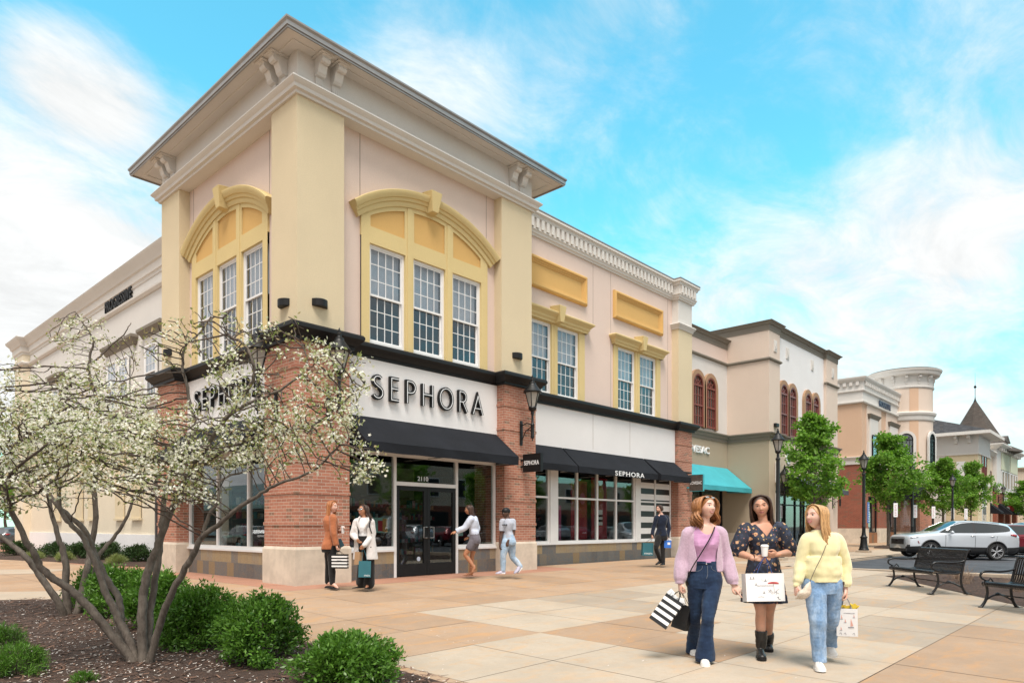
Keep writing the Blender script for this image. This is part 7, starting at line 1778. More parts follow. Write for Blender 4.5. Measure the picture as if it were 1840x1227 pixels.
# ---------------- people near the shop front
def figure(w, S, H, sk, top, bottom, g=1.0, vox=.009, male=False, hands=(), hip=1.0):
    """top: (name, material, extra width, sleeve end 0..1 (1 = wrist), hem point y in px), bottom: (name, material, radii, leg end 0..1)"""
    J = w.J; skin_body(w, S, H, sk, vox, g, hands, not male, jaw=.26 if male else .30, male=male)
    n,mt,off,sl,hem,neckz=top;mb=MB();L=torso_levels(S,g,off,.0 if male else.02,hipw=hip)[1:];hz=J(900,hem).z
    L=[l for l in L if l[2]>hz+.02];l0=L[-1];L.append((l0[0],l0[1],hz-.03)+tuple(l0[3:]));trunk(mb,L)
    for a in 'LR':
        sh, el, wr = S['sh' + a], S['el' + a], S['wr' + a]; c = S['neck']
        P=[sh*.8+c*.2,sh,sh*.5+el*.5,el,el*.5+wr*.5,wr];k=3 if sl<=.5 else 6;P=P[:k]
        if sl <= .5: P[2] = sh * (1 - 2 * sl) + el * 2 * sl
        limb(mb, P, [r * g + off * 1.15 for r in (.046, .052, .045, .040, .036, .029)][:k], 16, 3)
    zN=S['neck'].z;nx=S['neck'].x;ends=[(S['sh'+a]*(1-2*sl)+S['el'+a]*2*sl,S['el'+a]-S['sh'+a])if sl<=.5 else(S['wr'+a],S['wr'+a]-S['el'+a])for a in 'LR']
    def cut(c):
        if c.z > zN + neckz and abs(c.x - nx) < .10: return True
        if c.z<hz and abs(c.x-S['pelvis'].x)<.23 and all((c-e[0]).length>.12 for e in ends):return True
        return any((c - e[0]).length < .068 + off and (c - e[0]).dot(e[1]) > 0 for e in ends)
    remesh(mb, n, mt, w.root, vox, 2, cut=cut, disp=fold(.007, (9, 9, 8), 3), thick=.003)
    n,mt,rr,end=bottom;rr=[max(r,q*g+.010)for r,q in zip(rr,(.089,.080,.057,.056,.040))];mb=MB();Lv=torso_levels(S,g,off*.5+.006,0,top=False,hipw=hip)[5:];trunk(mb,Lv)
    for a in 'LR':
        hp,kn,an=S['hip'+a],S['kn'+a],S['an'+a];P=[hp,hp*.5+kn*.5,kn,kn*.5+an*.5+Vector((0,.012,0)),an]
        if end < .5: P = P[:2]; P[1] = hp * (1 - 2 * end) + kn * 2 * end
        limb(mb, P, rr[:len(P)], 16, 3)
    remesh(mb, n, mt, w.root, vox, 2, disp=fold(.004, (9, 9, 16), 7))
def shoes(w, S, mat, names=('shoe',), lift=(0, 0), w_=.042, h=.07, pitch=(0, 0)):
    for a, dz, pt in (('L', lift[0], pitch[0]), ('R', lift[1], pitch[1])):
        an,toe=S['an'+a],S['toe'+a];d=toe-an;d.z=0;L=d.length or.1;d.normalize();hl=an-d*.05;hl.z=dz+pt;tt=toe+d*.03;tt.z=dz
        if L < .12: tt = hl + d * .24; tt.z = dz
        m = MB(); shoe(m, hl, tt, (0, 0, 1), w_, h); m.build(names[0], mat, w.root, auto=50)
GP = 'people by the shop front'
def S_(J, yaw, **k): return dict(yaw=yaw, **{a: J(*b) for a, b in k.items()})
# woman with long red hair, seen from behind her shoulder
p1_=Who(597,1057,13.35,'red-haired woman in a rust jacket and black trousers, standing beside the corner pier',group=GP);J=p1_.J
S=S_(J,62,neck=(594,924),shL=(589.5,932,.14),shR=(599,931,-.12),waist=(595,962),pelvis=(594.5,984),elL=(597,955,.2),elR=(599.5,957,-.17),wrL=(611,952.5,.14),wrR=(604.5,979,-.16),hipL=(592.5,984,.08),hipR=(596,984,-.06),knL=(590.5,1014,.10),knR=(596,1015,-.06),anL=(588.5,1045,.12),anR=(597,1047,-.07),toeL=(597,1052,.08),toeR=(607,1056,-.12))
H = Head(J(597.5, 910.5), 68, 0, 0, 1.0); rust = cloth('rust_wool', (.36, .125, .055), .1, 200, .4, 12)
blk = cloth('black_cotton', (.012, .012, .013), .2, 300, .2, 12)
figure(p1_,S,H,SK1,('jacket',rust,.022,1,986,.02),('trousers',blk,[.088,.074,.054,.048,.040],1),hands=[dict(wrist=S['wrL'],d=(.7,0,.3),n=(.2,-1,0),s_=(0,0,1),curl=.7),dict(wrist=S['wrR'],d=(.15,0,-1),n=(1,.2,0),s_=(1,-1,0),curl=.9)],hip=1.1)
H.face(p1_.root,PM,smile=.2);locks(p1_.root,H,hairmat('red_hair',(.32,.11,.035),(.50,.21,.08)),80,.50,.006,vol=.012,seed=12,w=.014,a_lo=-112,a_hi=112,end_drift=(-.06,0,0));shoes(p1_,S,M['black'],h=.045)
W_ = p1_.root.matrix_basis
cup('white takeaway cup held by the red-haired woman', W_ @ J(616, 958, .14), .13)
bag('black and white striped bag held by the red-haired woman',W_@J(609.5,995.5,-.2),loc2w((1,-.1,0)),loc2w((-.10,0,1)),.30,.27,.10,[bb,bw],handles=W_@J(606,987,-.17),stripes=9,text=[('SEPHORA',-.045,.045,-.125,.014)],tm=M['black'])
t=thing('clutch','slim dark teal folder bag under the red-haired woman\'s arm','bag',W_@J(613,976,-.05));m=MB();q=[W_@J(x,y,-.06)for x,y in((608,968),(612,967),(618.5,980),(611,984))];m.prism(q,[p+RY*.03 for p in q]);m.build('bag_body',pbr('dark_teal_leather',(.02,.06,.08),.5),t)
# woman in a pale coat
p2_=Who(653,1056,13.2,'woman in a pale grey coat and sunglasses, standing left of the door',group=GP);J=p2_.J
S=S_(J,-12,neck=(654,929),shL=(641,937),shR=(667,937),waist=(655,962),pelvis=(657,984),elL=(633.5,960,-.02),elR=(670,960,.02),wrL=(640,968,-.16),wrR=(655,979,-.19),hipL=(652,984),hipR=(662,984),knL=(652,1015),knR=(664,1016),anL=(650,1045,.05),anR=(663,1048),toeL=(643,1051,.0),toeR=(658,1055,-.14))
H=Head(J(652.5,917),-34,-10,-4,.98);coat=cloth('pale_grey_wool_coat',(.62,.59,.58),.06,220,.4,10)
figure(p2_,S,H,SK3,('blouse',cloth('white_blouse',(.72,.72,.74),.05),.004,.5,985,.0),('wide_trousers',blk,[.10,.10,.10,.105,.11],1),hands=[dict(wrist=S['wrL'],d=(.6,-.2,-.8),n=(.7,.3,.3),s_=(0,-1,0),curl=.6),dict(wrist=S['wrR'],d=(-.5,-.1,-.85),n=(-.6,.4,.2),s_=(-.2,-1,0),curl=.9)])
mb = MB(); zt, zb_ = J(650, 929).z, J(650, 1004.5).z; rs = []
for i in range(20):
    f=i/19;z=zt+(zb_-zt)*f;hx=.065+.135*min(1,f*5)**.7+.065*max(0,f-.45);hy=.075+.045*min(1,f*4)+.05*max(0,f-.4);gp_=24+5*math.sin(f*5)+(16 if f<.25 else 0);A=[R(-98+gp_+(360-2*gp_)*k/28)for k in range(29)];cx_=S['neck'].x*(1-f)+S['pelvis'].x*f
    rs.append([(cx_+hx*math.cos(a),hy*math.sin(a),z)for a in A]+[(cx_+(hx-.022)*math.cos(a),(hy-.022)*math.sin(a),z)for a in A[::-1]])
mb.rings(rs, True)
for a in 'LR':limb(mb,[S['sh'+a]*.8+S['neck']*.2,S['sh'+a],S['sh'+a]*.5+S['el'+a]*.5,S['el'+a],S['el'+a]*.45+S['wr'+a]*.55,S['wr'+a]],[.055,.068,.062,.058,.054,.048],16,3)
for sx in(-1,1):limb(mb,[J(654,928)+Vector((sx*.07,-.02,.01)),J(654,934)+Vector((sx*.10,-.10,-.01)),J(653,944)+Vector((sx*.07,-.135,0)),J(653,952)+Vector((sx*.04,-.14,0))],[.020,.034,.030,.012],10,3,flat=.6)
remesh(mb, 'coat', coat, p2_.root, .009, 2, disp=fold(.006, (9, 9, 5), 3))
H.face(p2_.root,PM,smile=1.0,glasses='on');locks(p2_.root,H,HM2,80,.31,.014,vol=.016,seed=14,w=.014,a_lo=-105,a_hi=105,end_drift=(.10,.02,0));shoes(p2_,S,M['black'],h=.04)
strap(p2_,[J(666,930,-.03),J(665,936,-.11),J(664,945,-.13),J(668,958,-.1)],'bag_strap',M['black'],.018);m=MB();ell(m,J(676,971,.05),(.10,.05,.075));m.build('shoulder_bag',M['black'],p2_.root,smooth=True)
W_ = p2_.root.matrix_basis; M['tealbag'] = pbr('teal_bag_cloth', (.022, .125, .16), .7, 0, .1)
bag('teal bag with white lettering held by the woman in the pale coat',W_@J(655.5,1007.5,-.22),loc2w((1,.15,-.02)),loc2w((-.14,0,1)),.225,.305,.10,[M['tealbag']]*2,handles=W_@J(652,985,-.2),text=[('ATHLETA',-.01,.10,-.285,.028)],tm=M['bluewhite'],hcol=M['tealbag'])
kr=pbr('kraft_paper',(.36,.22,.12),.8,0,.1);bag('small brown kraft bag beside the teal bag of the woman in the pale coat',W_@J(642,991,-.16),loc2w((.8,-.5,0)),loc2w((.12,0,1)),.13,.24,.09,[kr,kr],handles=W_@J(650,983,-.18))
# young woman in shorts reaching for the door
p3_=Who(846,1034,16.1,'dark-haired woman in a pale blue blouse and grey shorts, stepping towards the door',group=GP);J=p3_.J
S=S_(J,-72,neck=(847.5,927),shL=(846,933,-.12),shR=(852.5,933,.12),waist=(852,955),pelvis=(853,971),elL=(834.5,948,-.14),elR=(857,951,.12),wrL=(820,954.5,-.16),wrR=(843,965.5,.05),hipL=(851,973,-.08),hipR=(854,973,.08),knL=(836,996,-.09),knR=(848.5,998,.08),anL=(852,1019,-.09),anR=(846,1029,.08),toeL=(848,1031,-.09),toeR=(838,1033,.08))
S['elL'], S['wrL'] = J(834.5, 948, -.14), J(820, 954.5, -.16)
H=Head(J(843,915.8),-84,2,0,.98);blu=cloth('pale_blue_shirting',(.50,.55,.66),.06,260,.3,12)
figure(p3_,S,H,SK3,('blouse',blu,.030,1,960,.015),('shorts',cloth('grey_jersey',(.13,.12,.14),.1),[.105,.098],.22),g=.97,hands=[dict(wrist=S['wrL'],d=(-1,-.1,-.25),n=(0,.3,-1),s_=(0,-1,0),curl=.35),dict(wrist=S['wrR'],d=(-1,-.1,-.1),n=(0,.3,-1),s_=(0,-1,0),curl=.6)],hip=1.08)
H.face(p3_.root,PM,smile=.3);locks(p3_.root,H,HM2,70,.48,.006,vol=.006,seed=15,w=.013,a_lo=-100,a_hi=100,end_drift=(.10,0,0));shoes(p3_,S,pbr('tan_sandal',(.22,.09,.04),.6),h=.03,w_=.04,pitch=(.12,0))
# man with a cap
p4_=Who(908,1030,16.2,'man in a black cap, grey T-shirt and light jeans, walking left past the brick pier','man',group=GP);J=p4_.J
S=S_(J,-38,neck=(912,931),shL=(902.5,937,-.06),shR=(922,937,.06),waist=(913,960),pelvis=(913.5,974),elL=(900.5,960,-.06),elR=(923,958,.02),wrL=(898,979,-.10),wrR=(912.5,973,-.16),hipL=(909,974,-.05),hipR=(918,974,.05),knL=(904,998,-.08),knR=(921,1000,.06),anL=(904,1024,-.06),anR=(935,1017,.08),toeL=(893,1029,-.1),toeR=(932.5,1029,.05))
H=Head(J(909,921.5),-66,4,0,1.02);tee=cloth('pale_grey_jersey',(.40,.43,.50),.06,260,.25,12)
figure(p4_,S,H,SK4,('t_shirt',tee,.010,.36,968,.012),('jeans',denim('washed_denim',(.30,.42,.56),(.62,.68,.74),6),[.098,.086,.070,.062,.055],1),g=1.08,male=True,hands=[dict(wrist=S['wrL'],d=(0,-.1,-1),n=(1,0,0),s_=(-.6,-1,0),curl=.8),dict(wrist=S['wrR'],d=(-.2,-.2,-1),n=(.3,1,0),s_=(-1,0,0),curl=.9)])
H.face(p4_.root,PM,smile=0,lip=pbr('dark_lips',(.13,.05,.04),.5));m=MB();ell(m,H.w(0,.008,.042),(.086,.104,.088),H.M,24,14);m.prism([H.w(x,y,.052)for x,y in((-.065,-.07),(-.05,-.155),(-.02,-.175),(.02,-.175),(.05,-.155),(.065,-.07))],[H.w(x,y,.062)for x,y in((-.065,-.07),(-.05,-.155),(-.02,-.175),(.02,-.175),(.05,-.155),(.065,-.07))]);m.build('cap',M['black'],p4_.root,auto=40)
m = MB(); a0 = J(906, 943.5, 0); F = Fr(a0 + Vector((-.05, -.128, 0)), (.93, -.16, 0), (-.16, -.98, 0))
for i in range(6):m.fbox(F,.022*i,.022*i+.015,-.03,.004,(0,.004,0)[i%3],(.026,.022,.028)[i%3])
m.build('shirt_print', M['black'], p4_.root)
shoes(p4_,S,pbr('lilac_grey_trainer',(.42,.40,.50),.6,0,.3,40,obj=True),h=.09,w_=.05,pitch=(.0,.13));
for a,pt in(('L',0),('R',.13)):an,toe=S['an'+a],S['toe'+a];m=MB();sole(m,Vector((an.x+.04,an.y,pt)),Vector((toe.x-.03,toe.y,0)),(0,0,1),.046,.02);m.build('sole',M['white'],p4_.root)
# man in navy with two bags
p5_=Who(1187,1014.5,20.9,'bearded man in a navy sweater by the striped window, carrying two bags','man',group=GP);J=p5_.J
S=S_(J,-25,neck=(1188,924),shL=(1179.5,930,-.04),shR=(1198,930,.04),waist=(1188.5,951),pelvis=(1188,965),elL=(1174.5,947,-.04),elR=(1202,948,.02),wrL=(1171.5,961,-.10),wrR=(1199.5,963.5,-.02),hipL=(1184,965,-.04),hipR=(1192,965,.04),knL=(1179,984,-.14),knR=(1191,987,.02),anL=(1186,1005,.06),anR=(1192,1010,.0),toeL=(1180,1012,.0),toeR=(1188,1014.5,-.12))
H = Head(J(1184.5, 914), -55, 4, 0, 1.02); navy = cloth('navy_knit', (.008, .014, .032), .15, 240, .4, 14)
figure(p5_,S,H,SK1,('sweater',navy,.016,1,963,.012),('trousers',blk,[.094,.080,.060,.052,.044],1),g=1.08,male=True,hands=[dict(wrist=S['wrL'],d=(0,0,-1),n=(1,0,0),s_=(0,-1,0),curl=1),dict(wrist=S['wrR'],d=(0,0,-1),n=(-1,0,0),s_=(0,-1,0),curl=1)])
H.face(p5_.root,PM,smile=0);locks(p5_.root,H,HM2,60,.17,.012,vol=.016,seed=17,w=.014,curl=1,a_lo=-112,a_hi=112);m=MB();ell(m,H.w(0,-.040,-.075),(.052,.055,.040),H.M);m.build('beard',HM2,p5_.root,smooth=True);shoes(p5_,S,M['black'],h=.085,w_=.05,pitch=(.06,0))
W_ = p5_.root.matrix_basis
bag('dark teal bag hanging from the hand of the man in navy',W_@J(1165,975,-.12),loc2w((1,.2,-.03)),loc2w((.10,0,1)),.34,.38,.12,[M['tealbag']]*2,handles=W_@J(1171.5,967,-.1),text=[('ATHLETA',-.12,.14,-.34,.045)],tm=M['bluewhite'])
bb2=pbr('bright_blue_paper',(.03,.16,.60),.5,0,.05);bag('small bright blue paper bag in the other hand of the man in navy',W_@J(1199.5,970.5,-.1),loc2w((1,-.35,0)),loc2w((.04,0,1)),.20,.225,.12,[bb2,bb2],handles=W_@J(1199.5,968,-.04),tissue=PM['tissue'],art=lambda P,T:MB().prism([P(a,b,.001)for a,b in((0,-.13),(.08,-.13),(.08,-.06),(0,-.06))],[P(a,b,.003)for a,b in((0,-.13),(.08,-.13),(.08,-.06),(0,-.06))]).build('white_patch',M['bluewhite'],T))
# man inside, behind the left window
p6_=Who(698,1030,17.2,'man in a pale polo shirt inside the shop, behind the left entrance window','man',group=GP);J=p6_.J
p6_.root.location.z=.01;S=S_(J,0,neck=(697,924),shL=(689,930),shR=(705,930),waist=(697,952),pelvis=(697,967),elL=(687,951),elR=(707,951),wrL=(690,967,-.1),wrR=(703,967,-.1),hipL=(693,967),hipR=(701,967),knL=(693,992),knR=(701,992),anL=(693,1020),anR=(701,1020),toeL=(692,1028,-.14),toeR=(702,1028,-.14))
H=Head(J(698,914.5),0,0,0,1.02);figure(p6_,S,H,SK3,('polo_shirt',cloth('pale_polo',(.45,.47,.46)),.012,.4,966,.012),('trousers',blk,[.094,.08,.06,.052,.044],1),g=1.08,male=True,vox=.012);locks(p6_.root,H,HM2,30,.15,.004,vol=.01,seed=19,w=.016)

# ---- things inside the windows
def card(name, label, cat, x0, x1, z0, z1, y, mat, group=None, art=()):
    t=thing(name,label,cat,((x0+x1)/2,y,z0),0,group);m=MB();m.box((x0,y,z0),(x1,y+.02,z1));m.build('panel',mat,t)
    for i, (n, mt, a, b, c, d, e) in enumerate(art):
        m=MB();k=x0+a*(x1-x0),z0+b*(z1-z0),c*(x1-x0)/2,d*(z1-z0)/2;N=20 if e else 4;o=0 if e else math.pi/4;s=1 if e else 1.414
        r=[(k[0]+k[2]*s*math.cos(o+2*math.pi*j/N),k[1]+k[3]*s*math.sin(o+2*math.pi*j/N))for j in range(N)];m.prism([(u,y-.001-.004*i,v)for u,v in r],[(u,y-.004-.004*i,v)for u,v in r]);m.build(n,mt,t)
    return t
pr_,pk,gd,mt_=pbr('crimson_print',(.42,.02,.035),.4),pbr('hot_pink',(.62,.10,.26),.5),pbr('gold_print',(.55,.30,.10),.4),pbr('mint_print',(.30,.52,.50),.5)
card('window_poster','tall crimson poster with gold bottles, left one behind the wing windows','poster',11.25,12.15,.75,2.75,1.75,pr_,'posters in the windows',[('printed_bottle',gd,.35,.35,.25,.45,0),('printed_cap',gd,.35,.62,.12,.12,0),('printed_disc',pk,.7,.7,.35,.2,1)])
card('window_poster','tall crimson poster with a striped box, middle of the wing windows','poster',12.4,13.35,.75,2.9,1.75,pr_,'posters in the windows',[('printed_box',M['bluewhite'],.45,.35,.5,.25,0),('printed_band',M['black'],.45,.38,.5,.04,0),('printed_band',M['black'],.45,.30,.5,.04,0),('printed_disc',gd,.6,.75,.4,.2,1)])
card('window_poster','pink display board with pale bottles, left end of the wing windows','poster',10.2,10.9,.7,1.9,1.9,pk,'posters in the windows',[('printed_bottle',M['bluewhite'],.5,.5,.3,.7,0)])
card('window_notice','mint green notice low in the window beside the second brick pier','notice',8.2,8.9,.75,1.15,1.5,mt_,'posters in the windows',[('printed_text',M['black'],.3,.5,.2,.5,0)])
card('window_notice','small colourful notice taped low in the window left of the door','notice',2.2,2.66,1.05,1.4,.46,mt_,'posters in the windows',[('printed_shape',pr_,.5,.45,.3,.7,0),('printed_patch',gd,.78,.5,.3,.9,0)])
card('window_notice','tiny pale green notice at the bottom left of the window right of the door','notice',4.85,5.05,.95,1.12,.46,mt_,'posters in the windows')

M['shelf']=pbr('brown_shelf',(.16,.10,.07),.5,0,.2);prod=[pbr('product_'+n,c,.4,0,.1)for n,c in(('red',(.45,.04,.05)),('pink',(.6,.25,.33)),('gold',(.5,.33,.14)),('white',(.65,.64,.62)),('teal',(.08,.28,.30)))]
def rack(label, x, y, wd, rz=0, n=5):
    t=thing('display_shelf',label,'shelf',(0,0,0),0,'stocked display shelves inside');LOCAL.add(t.name);m=MB();m.box((-wd/2,.3,0),(wd/2,.34,2.1))
    for i in range(n): m.box((-wd / 2, 0, .3 + .36 * i), (wd / 2, .3, .325 + .36 * i))
    m.build('shelving', M['shelf'], t); rg = random.Random(int(x * 10)); b = [MB() for _ in prod]
    for i in range(n):
        u = -wd / 2 + .05
        while u<wd/2-.08:k=rg.choice(b);w_=rg.uniform(.05,.11);k.box((u,.05,.326+.36*i),(u+w_,.2,.326+.36*i+rg.uniform(.08,.24)));u+=w_+.02
    for k, mt in zip(b, prod): o = k.build('boxed_stock', mt, t); o['kind'] = 'stuff'
    t.location = (x, y, 0); t.rotation_euler = (0, 0, rz); return t
k1=rack('wide display shelf seen through the left leaf of the door',3.4,3.6,1.8);rack('display shelf seen through the right leaf of the door',5.6,4.4,2.2)
rack('display shelf behind the window right of the door',7.4,5.4,2.0);rack('tall shelf deep in the shop behind the wing windows',12.0,5.0,3.2);rack('shelf behind the man in the polo shirt',1.9,4.8,1.6);rack('display shelf inside the side window',2.2,6.2,1.6,R(-90))
t=thing('fire_extinguisher','red fire extinguisher standing inside the window right of the door','fire extinguisher',(5.75,.9,.66));m=MB();m.lathe([(.06,.70),(.065,.74),(.065,1.06),(.03,1.12),(.02,1.18)],(5.75,.85,0),14);m.build('cylinder',M['red'],t,auto=40);m=MB();m.lathe([(.066,.82),(.066,.95)],(5.75,.85,0),14);m.build('white_label',M['bluewhite'],t);m=MB();m.box((5.72,.82,1.18),(5.80,.88,1.23));m.tube([(5.72,.85,1.2),(5.66,.85,1.12),(5.66,.85,.9)],.01,6);m.build('valve',M['black'],t)
# ------------------------------------------------------------------ vegetation
def leafmat(name, c, c2, island=.3, trans=.25, rough=.5):
    t = NT(name); r = t.n('ShaderNodeNewGeometry').outputs['Random Per Island']; p = t.pos()
    k = t.mix(r, c, c2); k = t.mix(t.ramp(t.noise(p, 1.6, 3), .3, .7, 0, .5), k, mul(c, .75))
    t.set(t.b,'Base Color',k);t.b.inputs['Roughness'].default_value=rough;t.b.inputs['Specular IOR Level'].default_value=.35
    tr=t.n('ShaderNodeBsdfTranslucent');t.l(t.mix(1,k,(1.2,1.35,.6),'MULTIPLY'),tr.inputs[0]);mx=t.n('ShaderNodeMixShader');mx.inputs[0].default_value=trans
    t.l(t.b.outputs[0],mx.inputs[1]);t.l(tr.outputs[0],mx.inputs[2]);t.l(mx.outputs[0],t.out.inputs[0]);return t.m
def barkmat(name, c, c2):
    t=NT(name);p=t.pos();n=t.noise(t.map(p,(1,1,.35)),26,6,.7);k=t.mix(t.ramp(n,.3,.7),c,c2)
    k=t.mix(t.ramp(t.noise(p,7,4,.6),.5,.75,0,.6),k,mul(c2,1.35));t.set(t.b,'Base Color',k);t.b.inputs['Roughness'].default_value=.85;t.bump(n,.6,.012);return t.m
M['leaf_maple'] = leafmat('maple_leaf', (.11, .26, .03), (.27, .46, .08), trans=.4)
M['leaf_shrub'] = leafmat('shrub_leaf', (.055, .14, .018), (.16, .32, .05), trans=.28, rough=.36)
M['leaf_hedge'] = leafmat('hedge_leaf', (.022, .055, .014), (.05, .10, .022), trans=.12)
M['leaf_young'] = leafmat('young_bronze_leaf', (.30, .28, .13), (.42, .32, .19), trans=.3)
M['leaf_fresh'] = leafmat('young_green_leaf', (.22, .28, .10), (.36, .40, .18), trans=.3)
M['blossom'] = leafmat('white_blossom', (.80, .78, .72), (.84, .83, .80), trans=.3, rough=.6)
M['bark'] = barkmat('smooth_grey_bark', (.075, .058, .046), (.155, .130, .107))
M['twig'] = barkmat('dark_twig_bark', (.055, .040, .032), (.10, .075, .06))
class Leaves:
    """many small leaf faces collected with numpy"""
    def __init__(s): s.V = []; s.n = 0
    def add(s, C, D, U, L, Wd, fold_=.25):
        """centres, directions, side vectors, lengths, widths: one pointed, slightly folded leaf each (two quads)"""
        N = np.cross(D, U); a = C; tip = C + D * L[:, None]; m1 = C + D * (L * .45)[:, None]
        l=m1+U*(Wd/2)[:,None]+N*(Wd*fold_)[:,None];r=m1-U*(Wd/2)[:,None]+N*(Wd*fold_)[:,None]
        s.V.append(np.stack([a, l, tip, r], 1).reshape(-1, 3)); s.n += len(C)
    def build(s, name, mat, parent=None):
        V = np.concatenate(s.V).astype(np.float32); n = len(V) // 4; me = bpy.data.meshes.new(name)
        me.vertices.add(len(V));me.vertices.foreach_set('co',V.ravel());me.loops.add(n*4);me.loops.foreach_set('vertex_index',np.arange(n*4,dtype=np.int32));me.polygons.add(n)
        me.polygons.foreach_set('loop_start',np.arange(0,n*4,4,dtype=np.int32));me.materials.append(mat);me.update(calc_edges=True);me.validate()
        o = bpy.data.objects.new(name, me); COL.objects.link(o)
        if parent:
            o.parent = parent
            if top_of(parent).name not in LOCAL: o.matrix_parent_inverse = inv_world(parent)
        return o
def unit(a): return a / np.maximum(np.linalg.norm(a, axis=1, keepdims=True), 1e-9)
def rand_leaves(L, C, rg, length, width, outward=None, bias=.8, up=.3):
    n = len(C); D = rg.normal(size=(n, 3));
    if outward is not None: D += outward * bias
    D[:,2]+=up;D=unit(D);U=unit(np.cross(D,rg.normal(size=(n,3))));l=length*rg.uniform(.6,1.25,n);L.add(C,D,U,l,width*rg.uniform(.7,1.2,n))
def branch_tube(mb, pts, r0, r1, n=6):
    k = len(pts); mb.tube(pts, [r0 + (r1 - r0) * (i / (k - 1)) ** .8 for i in range(k)], n)
def wander(rg, p, d, L, steps, jit=.25, up=.0):
    P = [np.array(p, float)]; d = np.array(d, float); d /= np.linalg.norm(d)
    for i in range(steps):d=d+rg.normal(size=3)*jit;d[2]+=up;d/=np.linalg.norm(d);P.append(P[-1]+d*L/steps)
    return P, d
# ---- street maples
def maple(name, label, h, cr, crown_lo, seed, nleaf=15000, leaf=.12):
    t=thing(name,label,'tree',(0,0,0),0,'young green street trees');LOCAL.add(t.name);rg=np.random.default_rng(seed)
    mb=MB();top=h*.93;tr=[(0,0,-.1),(.02,.01,crown_lo*.6),(-.02,.03,crown_lo),(.03,0,h*.5),(0,.02,h*.75),(.02,0,top)]
    Q=crom(tr,4);mb.tube([tuple(q)for q in Q],[.085*(1-i/len(Q))+.012 for i in range(len(Q))],10)
    tips = []
    for i in range(26):
        f=(i+.5)/26;z=crown_lo+(top-crown_lo)*f*.92;a=i*2.4+rg.uniform(-.3,.3);k=(1-f)**.75*.95+.16
        if f < .15: k *= .75
        L=cr*k*rg.uniform(.75,1.15);d=(math.cos(a),math.sin(a),.55+.6*f);P,dd=wander(rg,(0,0,z),d,L,5,.14,.05);branch_tube(mb,P,.03*(1-f)+.012,.006,5)
        for j in range(1, 6):
            tips.append((P[j], .30 + .25 * (1 - f)))
            if j > 1:
                for q in range(2):P2,_=wander(rg,P[j],dd+rg.normal(size=3)*.7,L*.35,3,.2,.06);branch_tube(mb,P2,.01,.003,4);tips+=[(P2[-1],.26),(P2[1],.22)]
    mb.build('trunk', M['bark'], t, smooth=True)
    lv=Leaves();T=np.array([p for p,r in tips]);Rr=np.array([r for p,r in tips]);per=max(1,nleaf//len(T));
    idx=np.repeat(np.arange(len(T)),per);off=rg.normal(size=(len(idx),3));off=unit(off)*(rg.random(len(idx))**.45)[:,None]*(Rr[idx]*cr/1.6)[:,None];off[:,2]*=.62
    C=T[idx]+off;gap=np.array([noise.noise(Vector(c*1.9+seed))for c in C]);C=C[(rg.random(len(C))>.1)&(gap>-.22)];out=unit(C-np.array([0,0,h*.5]));out[:,2]=-.25;rand_leaves(lv,C,rg,leaf,leaf*.95,out,.9,.0)
    lv.build('crown', M['leaf_maple'], t); return t
tA=maple('maple_tree','first young green street tree, partly behind the blonde woman, its foliage reaching the taupe cornice',6.6,1.55,1.9,11,15000,.125);tA.location=(25.1,-1.4,G(25,-1.4));tA.scale=(1.15,1.15,1.03)
tB=maple('maple_tree','second green street tree, in front of the brick wall left of the round tower',7.2,1.9,1.9,12,17000,.135);tB.location=(37.1,-1.4,G(37,-1.4));tB.scale=(1.15,1.15,1.0)
dup(tA,(50.6,-1.5,-.03),R(130),'third green street tree, below the round tower at its right',scale=(1.2,1.2,1.0))
dup(tB,(61.2,-1.5,-.03),R(70),'fourth green street tree, in front of the white building with the slate roof',scale=(1.0,1.0,1.0))
dup(tB,(80.0,-3.4,-.05),R(200),'green tree cut off by the right edge of the picture',scale=(1.3,1.3,.92))
for i,(x,y)in enumerate(((20,-30),(28,-31),(36,-30),(45,-31),(54,-30),(66,-31),(80,-30),(95,-31))):
    dup(tB,(x,y,-.3),R(37*i),('first','second','third','fourth','fifth','sixth','seventh','last')[i]+' tree of the row across the car park, seen only mirrored in the shop glass',group='green trees across the car park',scale=(1.25,1.25,1.15))
for i,(x,y)in enumerate(((6.5,58),(9.5,64),(3.5,60),(12,72),(15,86))):dup(tB,(x,y,-.3),R(61*i),'distant green tree past the long pale wall, '+('nearest','second','leftmost','fourth','farthest')[i]+' of the five',group='distant trees at the left',scale=(1.6,1.6,1.1+.1*(i%3)))
dup(c3,(5.2,44,-.25),R(20),'dark parked car far off at the left edge, past the long pale wall',group='cars at the left')
# ---- multi-stemmed serviceberries in blossom, grown towards points spread through the crown
def colonise(rg, seeds, attract, step=.085, infl=.55, kill=.13, iters=60):
    """seeds: rows of start points; returns nodes (pos, parent)"""
    pos=[np.array(p,float)for p in seeds];par=[-1]*len(seeds);A=attract.copy();alive=np.ones(len(A),bool)
    P = np.array(pos);
    near = np.full(len(A), -1); nd = np.full(len(A), 1e9)
    def upd(new0):
        for i in range(new0, len(pos)):
            d = np.linalg.norm(A - pos[i], axis=1); m = d < nd; nd[m] = d[m]; near[m] = i
    upd(0)
    for it in range(iters):
        alive &= nd > kill
        act = alive & (nd < infl)
        if not act.any(): break
        new0 = len(pos);
        for i in np.unique(near[act]):
            m=act&(near==i);d=unit(A[m]-pos[i]).sum(0)+rg.normal(size=3)*.25;L=np.linalg.norm(d)
            if L < 1e-6: continue
            pos.append(pos[i] + d / L * step); par.append(int(i))
        upd(new0)
        if len(pos) > 16000: break
    return pos, par
